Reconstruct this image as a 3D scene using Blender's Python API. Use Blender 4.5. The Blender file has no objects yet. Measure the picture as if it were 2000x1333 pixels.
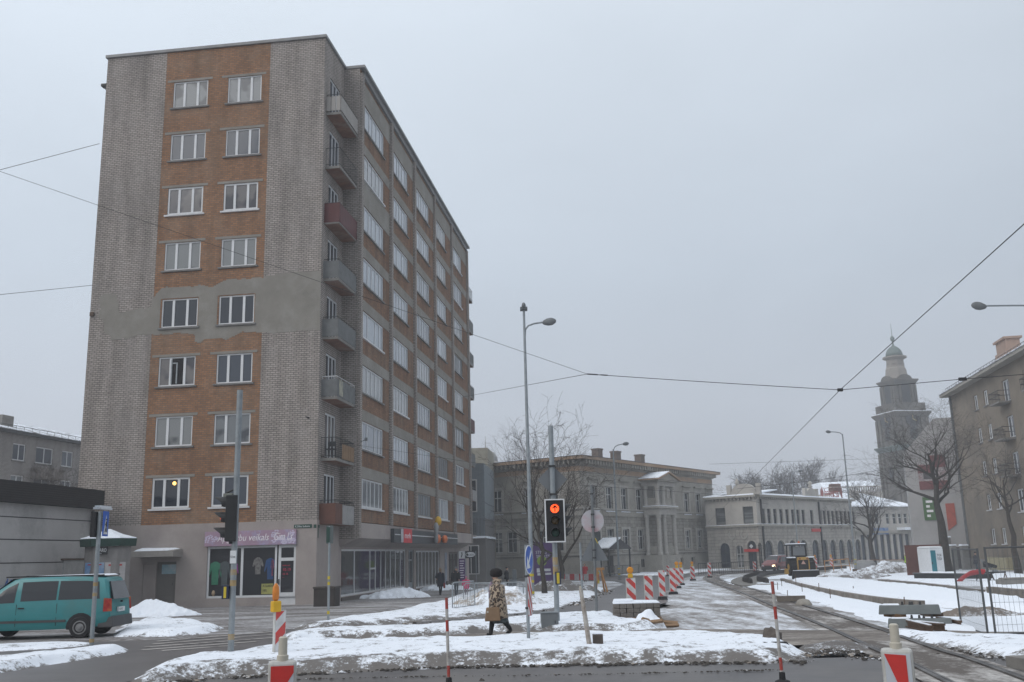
import bpy, bmesh, math, random
import numpy as np
from mathutils import Matrix, Vector, noise as mnoise

# ------------------------------------------------------------------ camera
SC = bpy.context.scene
COL = SC.collection
F_PX, H0 = 1882.0, 1.65
PIT, ROL = math.radians(12.5), math.atan(.0265)
_cp, _sp, _cr, _sr = math.cos(PIT), math.sin(PIT), math.cos(ROL), math.sin(ROL)
CX = Vector((_cr, _sr*_sp, -_sr*_cp)); CY = Vector((_sr, -_cr*_sp, _cr*_cp)); CF = Vector((0, _cp, _sp))
cam = bpy.data.cameras.new('camera'); cam.lens = F_PX/2000*36; cam.sensor_width = 36
cam.clip_start = .1; cam.clip_end = 3000
co = bpy.data.objects.new('camera', cam); COL.objects.link(co); SC.camera = co
_m = Matrix((CX, CY, -CF)).transposed().to_4x4(); _m.translation = (0, 0, H0); co.matrix_world = _m

# ------------------------------------------------------------------ sky, sun, exposure
world = bpy.data.worlds.new('World'); SC.world = world; world.use_nodes = True
_nt = world.node_tree; _n = _nt.nodes; _l = _nt.links
for q in list(_n): _n.remove(q)
SUN_EL, SUN_AZ = 36, -128      # degrees; azimuth from +Y, negative is to the left
_sky = _n.new('ShaderNodeTexSky'); _sky.sky_type = 'NISHITA'; _sky.sun_disc = False
_sky.sun_elevation = math.radians(SUN_EL); _sky.sun_rotation = math.radians(SUN_AZ)
_sky.air_density = 1.0; _sky.dust_density = 6.0
_tc = _n.new('ShaderNodeTexCoord'); _sx = _n.new('ShaderNodeSeparateXYZ'); _l.new(_tc.outputs['Generated'], _sx.inputs[0])
_rp = _n.new('ShaderNodeValToRGB'); _l.new(_sx.outputs['Z'], _rp.inputs[0])
_cl = _rp.color_ramp.elements
_cl[0].position = 0.0; _cl[0].color = (.43, .46, .515, 1)
_cl[1].position = 1.0; _cl[1].color = (1.12, 1.18, 1.25, 1)
for _p, _c in ((.10, (.475, .51, .575)), (.28, (.575, .645, .73)), (.52, (.74, .82, .91))):
    _e = _cl.new(_p); _e.color = (*_c, 1)
# cloud deck a little brighter towards the hidden sun on the left
_dx = _n.new('ShaderNodeMath'); _dx.operation = 'MULTIPLY_ADD'; _l.new(_sx.outputs['X'], _dx.inputs[0]); _dx.inputs[1].default_value = -.22; _dx.inputs[2].default_value = 1.0
_sc = _n.new('ShaderNodeVectorMath'); _sc.operation = 'SCALE'; _l.new(_rp.outputs[0], _sc.inputs[0]); 
_cn = _n.new('ShaderNodeTexNoise'); _cn.inputs['Scale'].default_value = 2.2; _cn.inputs['Detail'].default_value = 5; _cn.inputs['Distortion'].default_value = .4; _cm = _n.new('ShaderNodeMapping'); _cm.inputs['Scale'].default_value = (1, 1, 2.4); _l.new(_tc.outputs['Generated'], _cm.inputs[0]); _l.new(_cm.outputs[0], _cn.inputs['Vector'])
_cr2 = _n.new('ShaderNodeMapRange'); _l.new(_cn.outputs[0], _cr2.inputs[0]); _cr2.inputs[1].default_value = .25; _cr2.inputs[2].default_value = .75; _cr2.inputs[3].default_value = .94; _cr2.inputs[4].default_value = 1.07
_cx = _n.new('ShaderNodeMath'); _cx.operation = 'MULTIPLY'; _l.new(_dx.outputs[0], _cx.inputs[0]); _l.new(_cr2.outputs[0], _cx.inputs[1]); _l.new(_cx.outputs[0], _sc.inputs['Scale'])
_s2 = _n.new('ShaderNodeVectorMath'); _s2.operation = 'SCALE'; _l.new(_sc.outputs[0], _s2.inputs[0]); _s2.inputs['Scale'].default_value = 10.0
_mx = _n.new('ShaderNodeMixRGB'); _mx.inputs[0].default_value = .9; _l.new(_sky.outputs[0], _mx.inputs[1]); _l.new(_s2.outputs[0], _mx.inputs[2])
_bg = _n.new('ShaderNodeBackground'); _bg.inputs[1].default_value = .10; _l.new(_mx.outputs[0], _bg.inputs[0])
_wo = _n.new('ShaderNodeOutputWorld'); _l.new(_bg.outputs[0], _wo.inputs[0])
_sl = bpy.data.lights.new('sun', 'SUN'); _sl.energy = .85; _sl.angle = math.radians(45); _sl.color = (1, .96, .92)
_so = bpy.data.objects.new('sun', _sl); COL.objects.link(_so)
_a, _e2 = math.radians(SUN_AZ), math.radians(SUN_EL)
_so.rotation_euler = Vector((-math.sin(_a)*math.cos(_e2), -math.cos(_a)*math.cos(_e2), -math.sin(_e2))).to_track_quat('-Z', 'Y').to_euler()
vs = SC.view_settings; SC.display_settings.display_device = 'sRGB'
vs.view_transform = 'Standard'; vs.look = 'None'; vs.exposure = 0.06; vs.gamma = 1; vs.use_curve_mapping = False
SC.cycles.volume_bounces = 2; SC.cycles.max_bounces = 6; SC.cycles.diffuse_bounces = 3; SC.cycles.glossy_bounces = 3

# ------------------------------------------------------------------ helpers
def ray(px, py): return CF + CX*((px-1000)/F_PX) + CY*((666.5-py)/F_PX)
def gz(y):                                   # the square falls gently away from the camera
    return -.0096*max(-20.0, min(y, 100.0))
def G(px, py, dz=0):                         # where a line of sight meets the ground
    d = ray(px, py); lo, hi = 1., 600.
    for _ in range(50):
        m = (lo+hi)/2
        if H0+m*d.z-gz(m*d.y)-dz > 0: lo = m
        else: hi = m
    p = d*lo; return Vector((p.x, p.y, H0+p.z))
def P(px, py, Y):                            # a point on a line of sight at distance Y
    d = ray(px, py); t = Y/d.y; return Vector((d.x*t, Y, H0+d.z*t))

def tag(o, label=None, cat=None, group=None, kind=None):
    if label: o['label'] = label
    if cat: o['category'] = cat
    if group: o['group'] = group
    if kind: o['kind'] = kind
    return o
def empty(name, loc, rz=0, label=None, cat=None, group=None):
    o = bpy.data.objects.new(name, None); COL.objects.link(o); o.empty_display_size = .2
    o.location = loc; o.rotation_euler = (0, 0, rz); return tag(o, label, cat, group)
def copy_tree(o, parent=None):
    c = o.copy(); COL.objects.link(c); c.parent = parent
    for ch in list(o.children): copy_tree(ch, c)
    return c

class MB:
    """collects shapes for one mesh"""
    def __init__(s): s.v = []; s.f = []; s.m = []; s.uv = {}
    def quad(s, a, b, c, d, m=0, uv=None):
        i = len(s.v); s.v += [tuple(a), tuple(b), tuple(c), tuple(d)]; s.f.append((i, i+1, i+2, i+3)); s.m.append(m)
        if uv: s.uv[len(s.f)-1] = uv
    def poly(s, pts, m=0):
        i = len(s.v); s.v += [tuple(p) for p in pts]; s.f.append(tuple(range(i, i+len(pts)))); s.m.append(m)
    def hexa(s, p, m=0):                     # 8 corners: bottom ring, top ring
        i = len(s.v); s.v += [tuple(q) for q in p]
        for f in ((3, 2, 1, 0), (4, 5, 6, 7), (0, 1, 5, 4), (1, 2, 6, 5), (2, 3, 7, 6), (3, 0, 4, 7)):
            s.f.append(tuple(i+k for k in f)); s.m.append(m)
    def box(s, x0, x1, y0, y1, z0, z1, m=0, taper=0):
        t = taper
        s.hexa([(x0, y0, z0), (x1, y0, z0), (x1, y1, z0), (x0, y1, z0), (x0+t, y0+t, z1), (x1-t, y0+t, z1), (x1-t, y1-t, z1), (x0+t, y1-t, z1)], m)
    def mbox(s, mp, u0, u1, z0, z1, d0, d1, m=0):   # box in a facade's own (along, up, outward)
        s.hexa([mp(u0, z0, d1), mp(u1, z0, d1), mp(u1, z0, d0), mp(u0, z0, d0), mp(u0, z1, d1), mp(u1, z1, d1), mp(u1, z1, d0), mp(u0, z1, d0)], m)
    def tube(s, pts, r, n=6, m=0, caps=True):
        pts = [Vector(p) for p in pts]; R = r if isinstance(r, (list, tuple)) else [r]*len(pts)
        base = len(s.v); up = None
        for k, p in enumerate(pts):
            t = (pts[min(k+1, len(pts)-1)]-pts[max(k-1, 0)])
            if t.length < 1e-9: t = Vector((0, 0, 1))
            t.normalize()
            if up is None: up = Vector((0, 0, 1)) if abs(t.z) < .9 else Vector((1, 0, 0))
            a = t.cross(up); a.normalize(); b = a.cross(t); up = b if abs(t.z) >= .9 else up
            for q in range(n):
                an = 2*math.pi*q/n; s.v.append(tuple(p+a*(math.cos(an)*R[k])+b*(math.sin(an)*R[k])))
        for k in range(len(pts)-1):
            for q in range(n):
                i = base+k*n+q; j = base+k*n+(q+1) % n; s.f.append((i, j, j+n, i+n)); s.m.append(m)
        if caps:
            s.f.append(tuple(base+q for q in range(n))[::-1]); s.m.append(m)
            s.f.append(tuple(base+(len(pts)-1)*n+q for q in range(n))); s.m.append(m)
    def lathe(s, prof, n=16, m=0, c=(0, 0), sx=1, sy=1, a0=0):
        base = len(s.v)
        for r, z in prof:
            for q in range(n):
                an = a0+2*math.pi*q/n; s.v.append((c[0]+r*sx*math.cos(an), c[1]+r*sy*math.sin(an), z))
        for k in range(len(prof)-1):
            for q in range(n):
                i = base+k*n+q; j = base+k*n+(q+1) % n; s.f.append((i, j, j+n, i+n)); s.m.append(m)
        s.f.append(tuple(base+q for q in range(n))[::-1]); s.m.append(m)
        s.f.append(tuple(base+(len(prof)-1)*n+q for q in range(n))); s.m.append(m)
    def prism(s, pts, mp, d0, d1, m=0):      # outline (u, z) with thickness d0..d1
        n = len(pts); base = len(s.v)
        s.v += [tuple(mp(u, z, d1)) for u, z in pts]+[tuple(mp(u, z, d0)) for u, z in pts]
        s.f.append(tuple(range(base, base+n))); s.m.append(m); s.f.append(tuple(range(base+2*n-1, base+n-1, -1))); s.m.append(m)
        for k in range(n):
            j = (k+1) % n; s.f.append((base+k, base+n+k, base+n+j, base+j)); s.m.append(m)
    def xform(s, M, i0=0):
        for k in range(i0, len(s.v)): s.v[k] = tuple(M @ Vector(s.v[k]))
    def build(s, name, mats, parent=None, smooth=False, bevel=0, loc=None, rz=0, fix=True):
        me = bpy.data.meshes.new(name); me.from_pydata(s.v, [], s.f)
        if not isinstance(mats, (list, tuple)): mats = [mats]
        for q in mats: me.materials.append(q)
        if len(mats) > 1: me.polygons.foreach_set('material_index', s.m)
        if s.uv:
            ul = me.uv_layers.new(name='UVMap')
            for fi, uv in s.uv.items():
                for k, li in enumerate(me.polygons[fi].loop_indices): ul.data[li].uv = uv[k]
        if fix and not s.uv:
            bm = bmesh.new(); bm.from_mesh(me); bmesh.ops.recalc_face_normals(bm, faces=bm.faces); bm.to_mesh(me); bm.free()
        if smooth: me.polygons.foreach_set('use_smooth', [True]*len(me.polygons))
        me.update()
        o = bpy.data.objects.new(name, me); COL.objects.link(o)
        if parent: o.parent = parent
        if loc is not None: o.location = loc
        if rz: o.rotation_euler = (0, 0, rz)
        if bevel:
            b = o.modifiers.new('bevel', 'BEVEL'); b.width = bevel; b.segments = 2; b.limit_method = 'ANGLE'
        if smooth == 'auto':
            me.polygons.foreach_set('use_smooth', [True]*len(me.polygons)); o.modifiers.new('edges', 'EDGE_SPLIT').split_angle = math.radians(35)
        return o

# ------------------------------------------------------------------ materials
MATS = {}
def _nodes(name):
    m = bpy.data.materials.new(name); m.use_nodes = True; nt = m.node_tree; return m, nt, nt.nodes['Principled BSDF']
def M(name, col=(.5, .5, .5), rough=.75, metal=0, var=.15, scale=2.5, bump=0, col2=None, thr=.5, soft=.12, spec=.4, coat=0, scale2=None):
    """paint, stone, metal: a colour with uneven tone; col2 = worn or dirty patches"""
    if name in MATS: return MATS[name]
    m, nt, b = _nodes(name); N = nt.nodes; L = nt.links
    tc = N.new('ShaderNodeTexCoord'); nz = N.new('ShaderNodeTexNoise'); nz.inputs['Scale'].default_value = scale; nz.inputs['Detail'].default_value = 6
    nz.inputs['Roughness'].default_value = .65; L.new(tc.outputs['Object'], nz.inputs['Vector'])
    mr = N.new('ShaderNodeMapRange'); L.new(nz.outputs[0], mr.inputs[0]); mr.inputs[1].default_value = .3; mr.inputs[2].default_value = .7
    mr.inputs[3].default_value = 1-var; mr.inputs[4].default_value = 1+var
    vm = N.new('ShaderNodeVectorMath'); vm.operation = 'SCALE'; vm.inputs[0].default_value = col; L.new(mr.outputs[0], vm.inputs['Scale']); out = vm.outputs[0]
    if col2:
        n2 = N.new('ShaderNodeTexNoise'); n2.inputs['Scale'].default_value = scale2 or scale*.6; n2.inputs['Detail'].default_value = 8; n2.inputs['Roughness'].default_value = .7
        mp = N.new('ShaderNodeMapping'); mp.inputs['Location'].default_value = (7.3, 2.1, 4.4); L.new(tc.outputs['Object'], mp.inputs[0]); L.new(mp.outputs[0], n2.inputs['Vector'])
        r2 = N.new('ShaderNodeMapRange'); L.new(n2.outputs[0], r2.inputs[0]); r2.inputs[1].default_value = thr-soft; r2.inputs[2].default_value = thr+soft
        mx = N.new('ShaderNodeMixRGB'); L.new(r2.outputs[0], mx.inputs[0]); L.new(out, mx.inputs[1]); mx.inputs[2].default_value = (*col2, 1); out = mx.outputs[0]
    L.new(out, b.inputs['Base Color']); b.inputs['Roughness'].default_value = rough; b.inputs['Metallic'].default_value = metal
    b.inputs['Specular IOR Level'].default_value = spec; b.inputs['Coat Weight'].default_value = coat
    if bump:
        nb = N.new('ShaderNodeTexNoise'); nb.inputs['Scale'].default_value = scale*6; nb.inputs['Detail'].default_value = 5; L.new(tc.outputs['Object'], nb.inputs['Vector'])
        bp = N.new('ShaderNodeBump'); bp.inputs['Strength'].default_value = bump; bp.inputs['Distance'].default_value = .03; L.new(nb.outputs[0], bp.inputs['Height']); L.new(bp.outputs[0], b.inputs['Normal'])
    MATS[name] = m; return m
def Mbrick(name, c1, c2, mortar, bw=.27, bh=.1, ms=.014, stain=(.5, .5, .5), stain_amt=.5, bias=0.0, soot=.35):
    m, nt, b = _nodes(name); N = nt.nodes; L = nt.links
    uv = N.new('ShaderNodeTexCoord'); br = N.new('ShaderNodeTexBrick'); br.inputs['Scale'].default_value = 1
    br.inputs['Brick Width'].default_value = bw; br.inputs['Row Height'].default_value = bh; br.inputs['Mortar Size'].default_value = ms; br.inputs['Mortar Smooth'].default_value = .3
    br.inputs['Bias'].default_value = bias; br.inputs['Color1'].default_value = (*c1, 1); br.inputs['Color2'].default_value = (*c2, 1); br.inputs['Mortar'].default_value = (*mortar, 1)
    L.new(uv.outputs['UV'], br.inputs['Vector'])
    nz = N.new('ShaderNodeTexNoise'); nz.inputs['Scale'].default_value = .35; nz.inputs['Detail'].default_value = 9; nz.inputs['Roughness'].default_value = .68; L.new(uv.outputs['UV'], nz.inputs['Vector'])
    r = N.new('ShaderNodeMapRange'); L.new(nz.outputs[0], r.inputs[0]); r.inputs[1].default_value = .47; r.inputs[2].default_value = .68; r.inputs[4].default_value = stain_amt
    mx = N.new('ShaderNodeMixRGB'); mx.blend_type = 'MIX'; L.new(r.outputs[0], mx.inputs[0]); L.new(br.outputs['Color'], mx.inputs[1]); mx.inputs[2].default_value = (*stain, 1)
    # single bricks differ
    n2 = N.new('ShaderNodeTexWhiteNoise'); n2.noise_dimensions = '2D'
    sn = N.new('ShaderNodeVectorMath'); sn.operation = 'SNAP'; sn.inputs[1].default_value = (bw/2, bh, 1); L.new(uv.outputs['UV'], sn.inputs[0]); L.new(sn.outputs[0], n2.inputs['Vector'])
    r2 = N.new('ShaderNodeMapRange'); L.new(n2.outputs['Value'], r2.inputs[0]); r2.inputs[3].default_value = .91; r2.inputs[4].default_value = 1.08
    vm = N.new('ShaderNodeVectorMath'); vm.operation = 'SCALE'; L.new(mx.outputs[0], vm.inputs[0]); L.new(r2.outputs[0], vm.inputs['Scale'])
    # streaks of old soot, drawn out downwards
    mp = N.new('ShaderNodeMapping'); mp.inputs['Scale'].default_value = (1.6, .22, 1); L.new(uv.outputs['UV'], mp.inputs[0])
    n3 = N.new('ShaderNodeTexNoise'); n3.inputs['Scale'].default_value = 1; n3.inputs['Detail'].default_value = 7; L.new(mp.outputs[0], n3.inputs['Vector'])
    r3 = N.new('ShaderNodeMapRange'); L.new(n3.outputs[0], r3.inputs[0]); r3.inputs[1].default_value = .42; r3.inputs[2].default_value = .75; r3.inputs[3].default_value = 1; r3.inputs[4].default_value = 1-soot
    v2 = N.new('ShaderNodeVectorMath'); v2.operation = 'SCALE'; L.new(vm.outputs[0], v2.inputs[0]); L.new(r3.outputs[0], v2.inputs['Scale'])
    L.new(v2.outputs[0], b.inputs['Base Color']); b.inputs['Roughness'].default_value = .9; b.inputs['Specular IOR Level'].default_value = .2
    bp = N.new('ShaderNodeBump'); bp.inputs['Strength'].default_value = .5; bp.inputs['Distance'].default_value = .01; bp.invert = True; L.new(br.outputs['Fac'], bp.inputs['Height']); L.new(bp.outputs[0], b.inputs['Normal'])
    MATS[name] = m; return m
def Mglass(name, col=(.03, .035, .042), curtain=None, fold=9, rough=.06, cover=.5):
    """window pane; curtain = pale cloth hanging behind part of it"""
    m, nt, b = _nodes(name); N = nt.nodes; L = nt.links
    b.inputs['Base Color'].default_value = (*col, 1); b.inputs['Roughness'].default_value = rough; b.inputs['Specular IOR Level'].default_value = .6
    tc = N.new('ShaderNodeTexCoord')
    if curtain:
        w = N.new('ShaderNodeTexWave'); w.wave_type = 'BANDS'; w.bands_direction = 'X'; w.inputs['Scale'].default_value = fold; w.inputs['Distortion'].default_value = 3.5; w.inputs['Detail'].default_value = 2
        L.new(tc.outputs['UV'], w.inputs['Vector'])
        cr = N.new('ShaderNodeMapRange'); L.new(w.outputs[0], cr.inputs[0]); cr.inputs[3].default_value = .55; cr.inputs[4].default_value = 1
        vm = N.new('ShaderNodeVectorMath'); vm.operation = 'SCALE'; vm.inputs[0].default_value = curtain; L.new(cr.outputs[0], vm.inputs['Scale'])
        n2 = N.new('ShaderNodeTexNoise'); n2.inputs['Scale'].default_value = .8; mp = N.new('ShaderNodeMapping'); mp.inputs['Scale'].default_value = (1, .05, 1); L.new(tc.outputs['Object'], mp.inputs[0]); L.new(mp.outputs[0], n2.inputs['Vector'])
        r = N.new('ShaderNodeMapRange'); L.new(n2.outputs[0], r.inputs[0]); r.inputs[1].default_value = cover-.04; r.inputs[2].default_value = cover+.04; r.inputs[3].default_value = .15
        mx = N.new('ShaderNodeMixRGB'); L.new(r.outputs[0], mx.inputs[0]); mx.inputs[1].default_value = (*col, 1); L.new(vm.outputs[0], mx.inputs[2]); L.new(mx.outputs[0], b.inputs['Base Color'])
    nb = N.new('ShaderNodeTexNoise'); nb.inputs['Scale'].default_value = 1.3; L.new(tc.outputs['Object'], nb.inputs['Vector'])
    bp = N.new('ShaderNodeBump'); bp.inputs['Strength'].default_value = .12; bp.inputs['Distance'].default_value = .02; L.new(nb.outputs[0], bp.inputs['Height']); L.new(bp.outputs[0], b.inputs['Normal'])
    MATS[name] = m; return m
def Memit(name, col, power):
    m, nt, b = _nodes(name); b.inputs['Base Color'].default_value = (*col, 1); b.inputs['Emission Color'].default_value = (*col, 1); b.inputs['Emission Strength'].default_value = power
    MATS[name] = m; return m
def Mstripe(name, ca, cb, period=.35, ang=45, axes='XZ', rough=.5, dirt=.25):
    """retroreflective slanted bands"""
    m, nt, b = _nodes(name); N = nt.nodes; L = nt.links
    tc = N.new('ShaderNodeTexCoord'); sp = N.new('ShaderNodeSeparateXYZ'); L.new(tc.outputs['Object'], sp.inputs[0])
    a = N.new('ShaderNodeMath'); a.operation = 'MULTIPLY_ADD'; L.new(sp.outputs[axes[0]], a.inputs[0]); a.inputs[1].default_value = math.tan(math.radians(ang)); L.new(sp.outputs[axes[1]], a.inputs[2])
    d = N.new('ShaderNodeMath'); d.operation = 'DIVIDE'; L.new(a.outputs[0], d.inputs[0]); d.inputs[1].default_value = period
    fr = N.new('ShaderNodeMath'); fr.operation = 'FRACT'; L.new(d.outputs[0], fr.inputs[0]); gt = N.new('ShaderNodeMath'); gt.operation = 'GREATER_THAN'; gt.inputs[1].default_value = .5; L.new(fr.outputs[0], gt.inputs[0])
    mx = N.new('ShaderNodeMixRGB'); L.new(gt.outputs[0], mx.inputs[0]); mx.inputs[1].default_value = (*ca, 1); mx.inputs[2].default_value = (*cb, 1)
    nz = N.new('ShaderNodeTexNoise'); nz.inputs['Scale'].default_value = 5; nz.inputs['Detail'].default_value = 6; L.new(tc.outputs['Object'], nz.inputs['Vector'])
    r = N.new('ShaderNodeMapRange'); L.new(nz.outputs[0], r.inputs[0]); r.inputs[1].default_value = .4; r.inputs[2].default_value = .75; r.inputs[4].default_value = dirt*2
    m2 = N.new('ShaderNodeMixRGB'); L.new(r.outputs[0], m2.inputs[0]); L.new(mx.outputs[0], m2.inputs[1]); m2.inputs[2].default_value = (.16, .14, .12, 1)
    L.new(m2.outputs[0], b.inputs['Base Color']); b.inputs['Roughness'].default_value = rough
    MATS[name] = m; return m
def Msnow(name, clean=(.82, .86, .92), dirt=(.17, .14, .115), thr=.62, scale=1.6, soft=.08, edge=1.0, stretch=None):
    """snow with grit; the mesh attribute 'rim' (0 at the trodden or ploughed rim, 1 inside) says where grit lies"""
    m, nt, b = _nodes(name); N = nt.nodes; L = nt.links
    tc = N.new('ShaderNodeTexCoord'); at = N.new('ShaderNodeAttribute'); at.attribute_name = 'rim'
    n1 = N.new('ShaderNodeTexNoise'); n1.inputs['Scale'].default_value = scale; n1.inputs['Detail'].default_value = 10; n1.inputs['Roughness'].default_value = .72
    mp = N.new('ShaderNodeMapping'); L.new(tc.outputs['Object'], mp.inputs[0]); L.new(mp.outputs[0], n1.inputs['Vector'])
    if stretch: mp.inputs['Rotation'].default_value = (0, 0, stretch[2]); mp.inputs['Scale'].default_value = (stretch[0], stretch[1], 1)
    n2 = N.new('ShaderNodeTexNoise'); n2.inputs['Scale'].default_value = scale*7; n2.inputs['Detail'].default_value = 8; n2.inputs['Roughness'].default_value = .75; L.new(tc.outputs['Object'], n2.inputs['Vector'])
    inv = N.new('ShaderNodeMapRange'); L.new(at.outputs['Fac'], inv.inputs[0]); inv.inputs[1].default_value = 0; inv.inputs[2].default_value = 1; inv.inputs[3].default_value = .30*edge; inv.inputs[4].default_value = 0
    ad = N.new('ShaderNodeMath'); L.new(n1.outputs[0], ad.inputs[0]); L.new(inv.outputs[0], ad.inputs[1])
    a2 = N.new('ShaderNodeMath'); a2.operation = 'MULTIPLY_ADD'; L.new(n2.outputs[0], a2.inputs[0]); a2.inputs[1].default_value = .55; L.new(ad.outputs[0], a2.inputs[2])
    r = N.new('ShaderNodeMapRange'); L.new(a2.outputs[0], r.inputs[0]); r.inputs[1].default_value = thr+.275-soft; r.inputs[2].default_value = thr+.275+soft; r.inputs[4].default_value = .93
    mx = N.new('ShaderNodeMixRGB'); L.new(r.outputs[0], mx.inputs[0]); mx.inputs[1].default_value = (*clean, 1); mx.inputs[2].default_value = (*dirt, 1)
    L.new(mx.outputs[0], b.inputs['Base Color']); b.inputs['Roughness'].default_value = .8; b.inputs['Specular IOR Level'].default_value = .25
    bp = N.new('ShaderNodeBump'); bp.inputs['Strength'].default_value = .5; bp.inputs['Distance'].default_value = .04; L.new(n2.outputs[0], bp.inputs['Height']); L.new(bp.outputs[0], b.inputs['Normal'])
    MATS[name] = m; return m

def text(s, size, mat, mp, u, z, d, parent=None, name='lettering', align='LEFT', ext=.004, shear=0, xs=1.0):
    """lettering as a mesh on a facade: mp(u, z, d)"""
    cu = bpy.data.curves.new(name, 'FONT'); cu.body = s; cu.size = size; cu.align_x = align; cu.extrude = ext; cu.shear = shear; cu.resolution_u = 2
    t = bpy.data.objects.new(name, cu); COL.objects.link(t)
    dg = bpy.context.evaluated_depsgraph_get(); me = bpy.data.meshes.new_from_object(t.evaluated_get(dg)); bpy.data.objects.remove(t)
    for v in me.vertices: v.co = Vector(mp(u+v.co.x*xs, z+v.co.y, d+v.co.z))
    me.materials.clear(); me.materials.append(mat); me.name = name
    o = bpy.data.objects.new(name, me); COL.objects.link(o)
    if parent: o.parent = parent
    return o

# ------------------------------------------------------------------ facades
def wall(mb, mp, u0, u1, z0, z1, holes=(), depth=.12, m=0, rm=None):
    us = sorted({u0, u1, *[q for h in holes for q in h[:2] if u0 < q < u1]}); zs = sorted({z0, z1, *[q for h in holes for q in h[2:4] if z0 < q < z1]})
    for a, b in zip(us, us[1:]):
        for c, d in zip(zs, zs[1:]):
            um, zm = (a+b)/2, (c+d)/2
            if any(h[0] < um < h[1] and h[2] < zm < h[3] for h in holes): continue
            mb.quad(mp(a, c, 0), mp(b, c, 0), mp(b, d, 0), mp(a, d, 0), m, ((a, c), (b, c), (b, d), (a, d)))
    rm = m if rm is None else rm
    for h in holes:
        a, b, c, d = h[:4]
        for (p, q, uv) in (((a, c), (b, c), 0), ((b, c), (b, d), 1), ((b, d), (a, d), 0), ((a, d), (a, c), 1)):
            mb.quad(mp(*p, 0), mp(*q, 0), mp(*q, -depth), mp(*p, -depth), rm, ((p[0], p[1]), (q[0], q[1]), (q[0]+.1*uv, q[1]+.1*(1-uv)), (p[0]+.1*uv, p[1]+.1*(1-uv))))
def window(parent, mp, u0, u1, z0, z1, frame, pane, d=-.1, splits=(.3, .7), cross=(), fw=.06, mw=.09, sill=None, name='window', sill_name='sill', over=.12, proud=.09):
    mb = MB()
    mb.mbox(mp, u0, u1, z0, z0+fw, d, d+.05); mb.mbox(mp, u0, u1, z1-fw, z1, d, d+.05)
    mb.mbox(mp, u0, u0+fw, z0+fw, z1-fw, d, d+.05); mb.mbox(mp, u1-fw, u1, z0+fw, z1-fw, d, d+.05)
    for s in splits:
        c = u0+(u1-u0)*s; mb.mbox(mp, c-mw/2, c+mw/2, z0+fw, z1-fw, d, d+.047)
    for t, s0, s1 in cross:
        c = z0+(z1-z0)*t; mb.mbox(mp, u0+(u1-u0)*s0, u0+(u1-u0)*s1, c-fw/2, c+fw/2, d, d+.044)
    w = mb.build(name, frame, parent)
    g = MB(); e = d+.012
    g.quad(mp(u0, z0, e), mp(u1, z0, e), mp(u1, z1, e), mp(u0, z1, e), 0, ((u0, z0), (u1, z0), (u1, z1), (u0, z1)))
    g.build('pane', pane, w)
    if sill:
        q = MB(); q.mbox(mp, u0-over, u1+over, z0-.1, z0-.012, d, proud); q.build(sill_name, sill, w)
    return w
# ------------------------------------------------------------------ shared materials
m_white = M('white_plastic', (.62, .63, .64), .45, var=.06)
m_plaster = M('pinkish_render', (.335, .295, .275), .9, var=.08, scale=.7, col2=(.26, .225, .215), thr=.6, bump=.1)
m_grey_plaster = M('grey_cement_plaster', (.225, .21, .185), .95, var=.14, scale=.8, col2=(.30, .285, .26), thr=.62, bump=.2)
m_conc = M('weathered_concrete', (.20, .19, .175), .9, var=.2, scale=3, bump=.2)
m_dark = M('dark_painted_metal', (.035, .036, .038), .55, .2, var=.2)
m_black = M('black_rubber', (.018, .018, .02), .8, var=.2)
m_galv = M('galvanised_steel', (.25, .275, .29), .55, .35, var=.2, scale=5)
m_galv_dark = M('dull_steel', (.15, .16, .165), .6, .3, var=.2, scale=5)
m_rust = M('rusty_steel', (.10, .065, .045), .85, .1, var=.3, scale=6)
m_snowcap = Msnow('snow_cap', thr=.68, scale=2, edge=0)
m_red = M('red_reflective', (.50, .035, .03), .5, var=.12, scale=6)
m_yellow = M('yellow_plastic', (.62, .36, .02), .5, var=.1)
m_silicate = Mbrick('silicate_brick', (.40, .355, .325), (.335, .297, .268), (.125, .114, .104), .27, .105, .016, (.27, .25, .235), .55)
m_obrick = Mbrick('orange_brick', (.325, .17, .088), (.24, .126, .07), (.15, .12, .098), .27, .105, .014, (.29, .215, .155), .6, soot=.26)
gl = [Mglass('pane_dark', (.030, .035, .045)), Mglass('pane_blue', (.05, .06, .078)), Mglass('pane_curtain', (.04, .045, .055), (.22, .235, .245), 9, cover=.44),
      Mglass('pane_lace', (.05, .055, .06), (.28, .29, .29), 16, cover=.38), Mglass('pane_heavy', (.04, .04, .05), (.20, .185, .18), 7, cover=.47)]
g_shop = Mglass('shop_glass', (.028, .028, .032), rough=.04)
R = random.Random(5)

# ------------------------------------------------------------------ nine-storey block
O_T = G(615.6, 1182.6); A_T = math.radians(-7.3)
tower = empty('apartment_building', O_T, A_T, 'nine storey grey and orange brick apartment block at the street corner', 'building')
mF = lambda u, z, d: (-u, -d, z)                # end wall towards the square
mR = lambda v, z, d: (d, v, z)                  # recess wall with the balconies
XS = .9
mS = lambda v, z, d: (XS+d, v, z)               # long street side
mQ = lambda x, z, d: (x, 3.55-d, z)             # short return wall
mQ2 = lambda x, z, d: (x, 37.9+d, z)
ROWZ = [4.79+3.085*k for k in range(8)]; WH = 1.52
LEN, WID, TOP = 41.6, 12.55, 29.75
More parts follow.
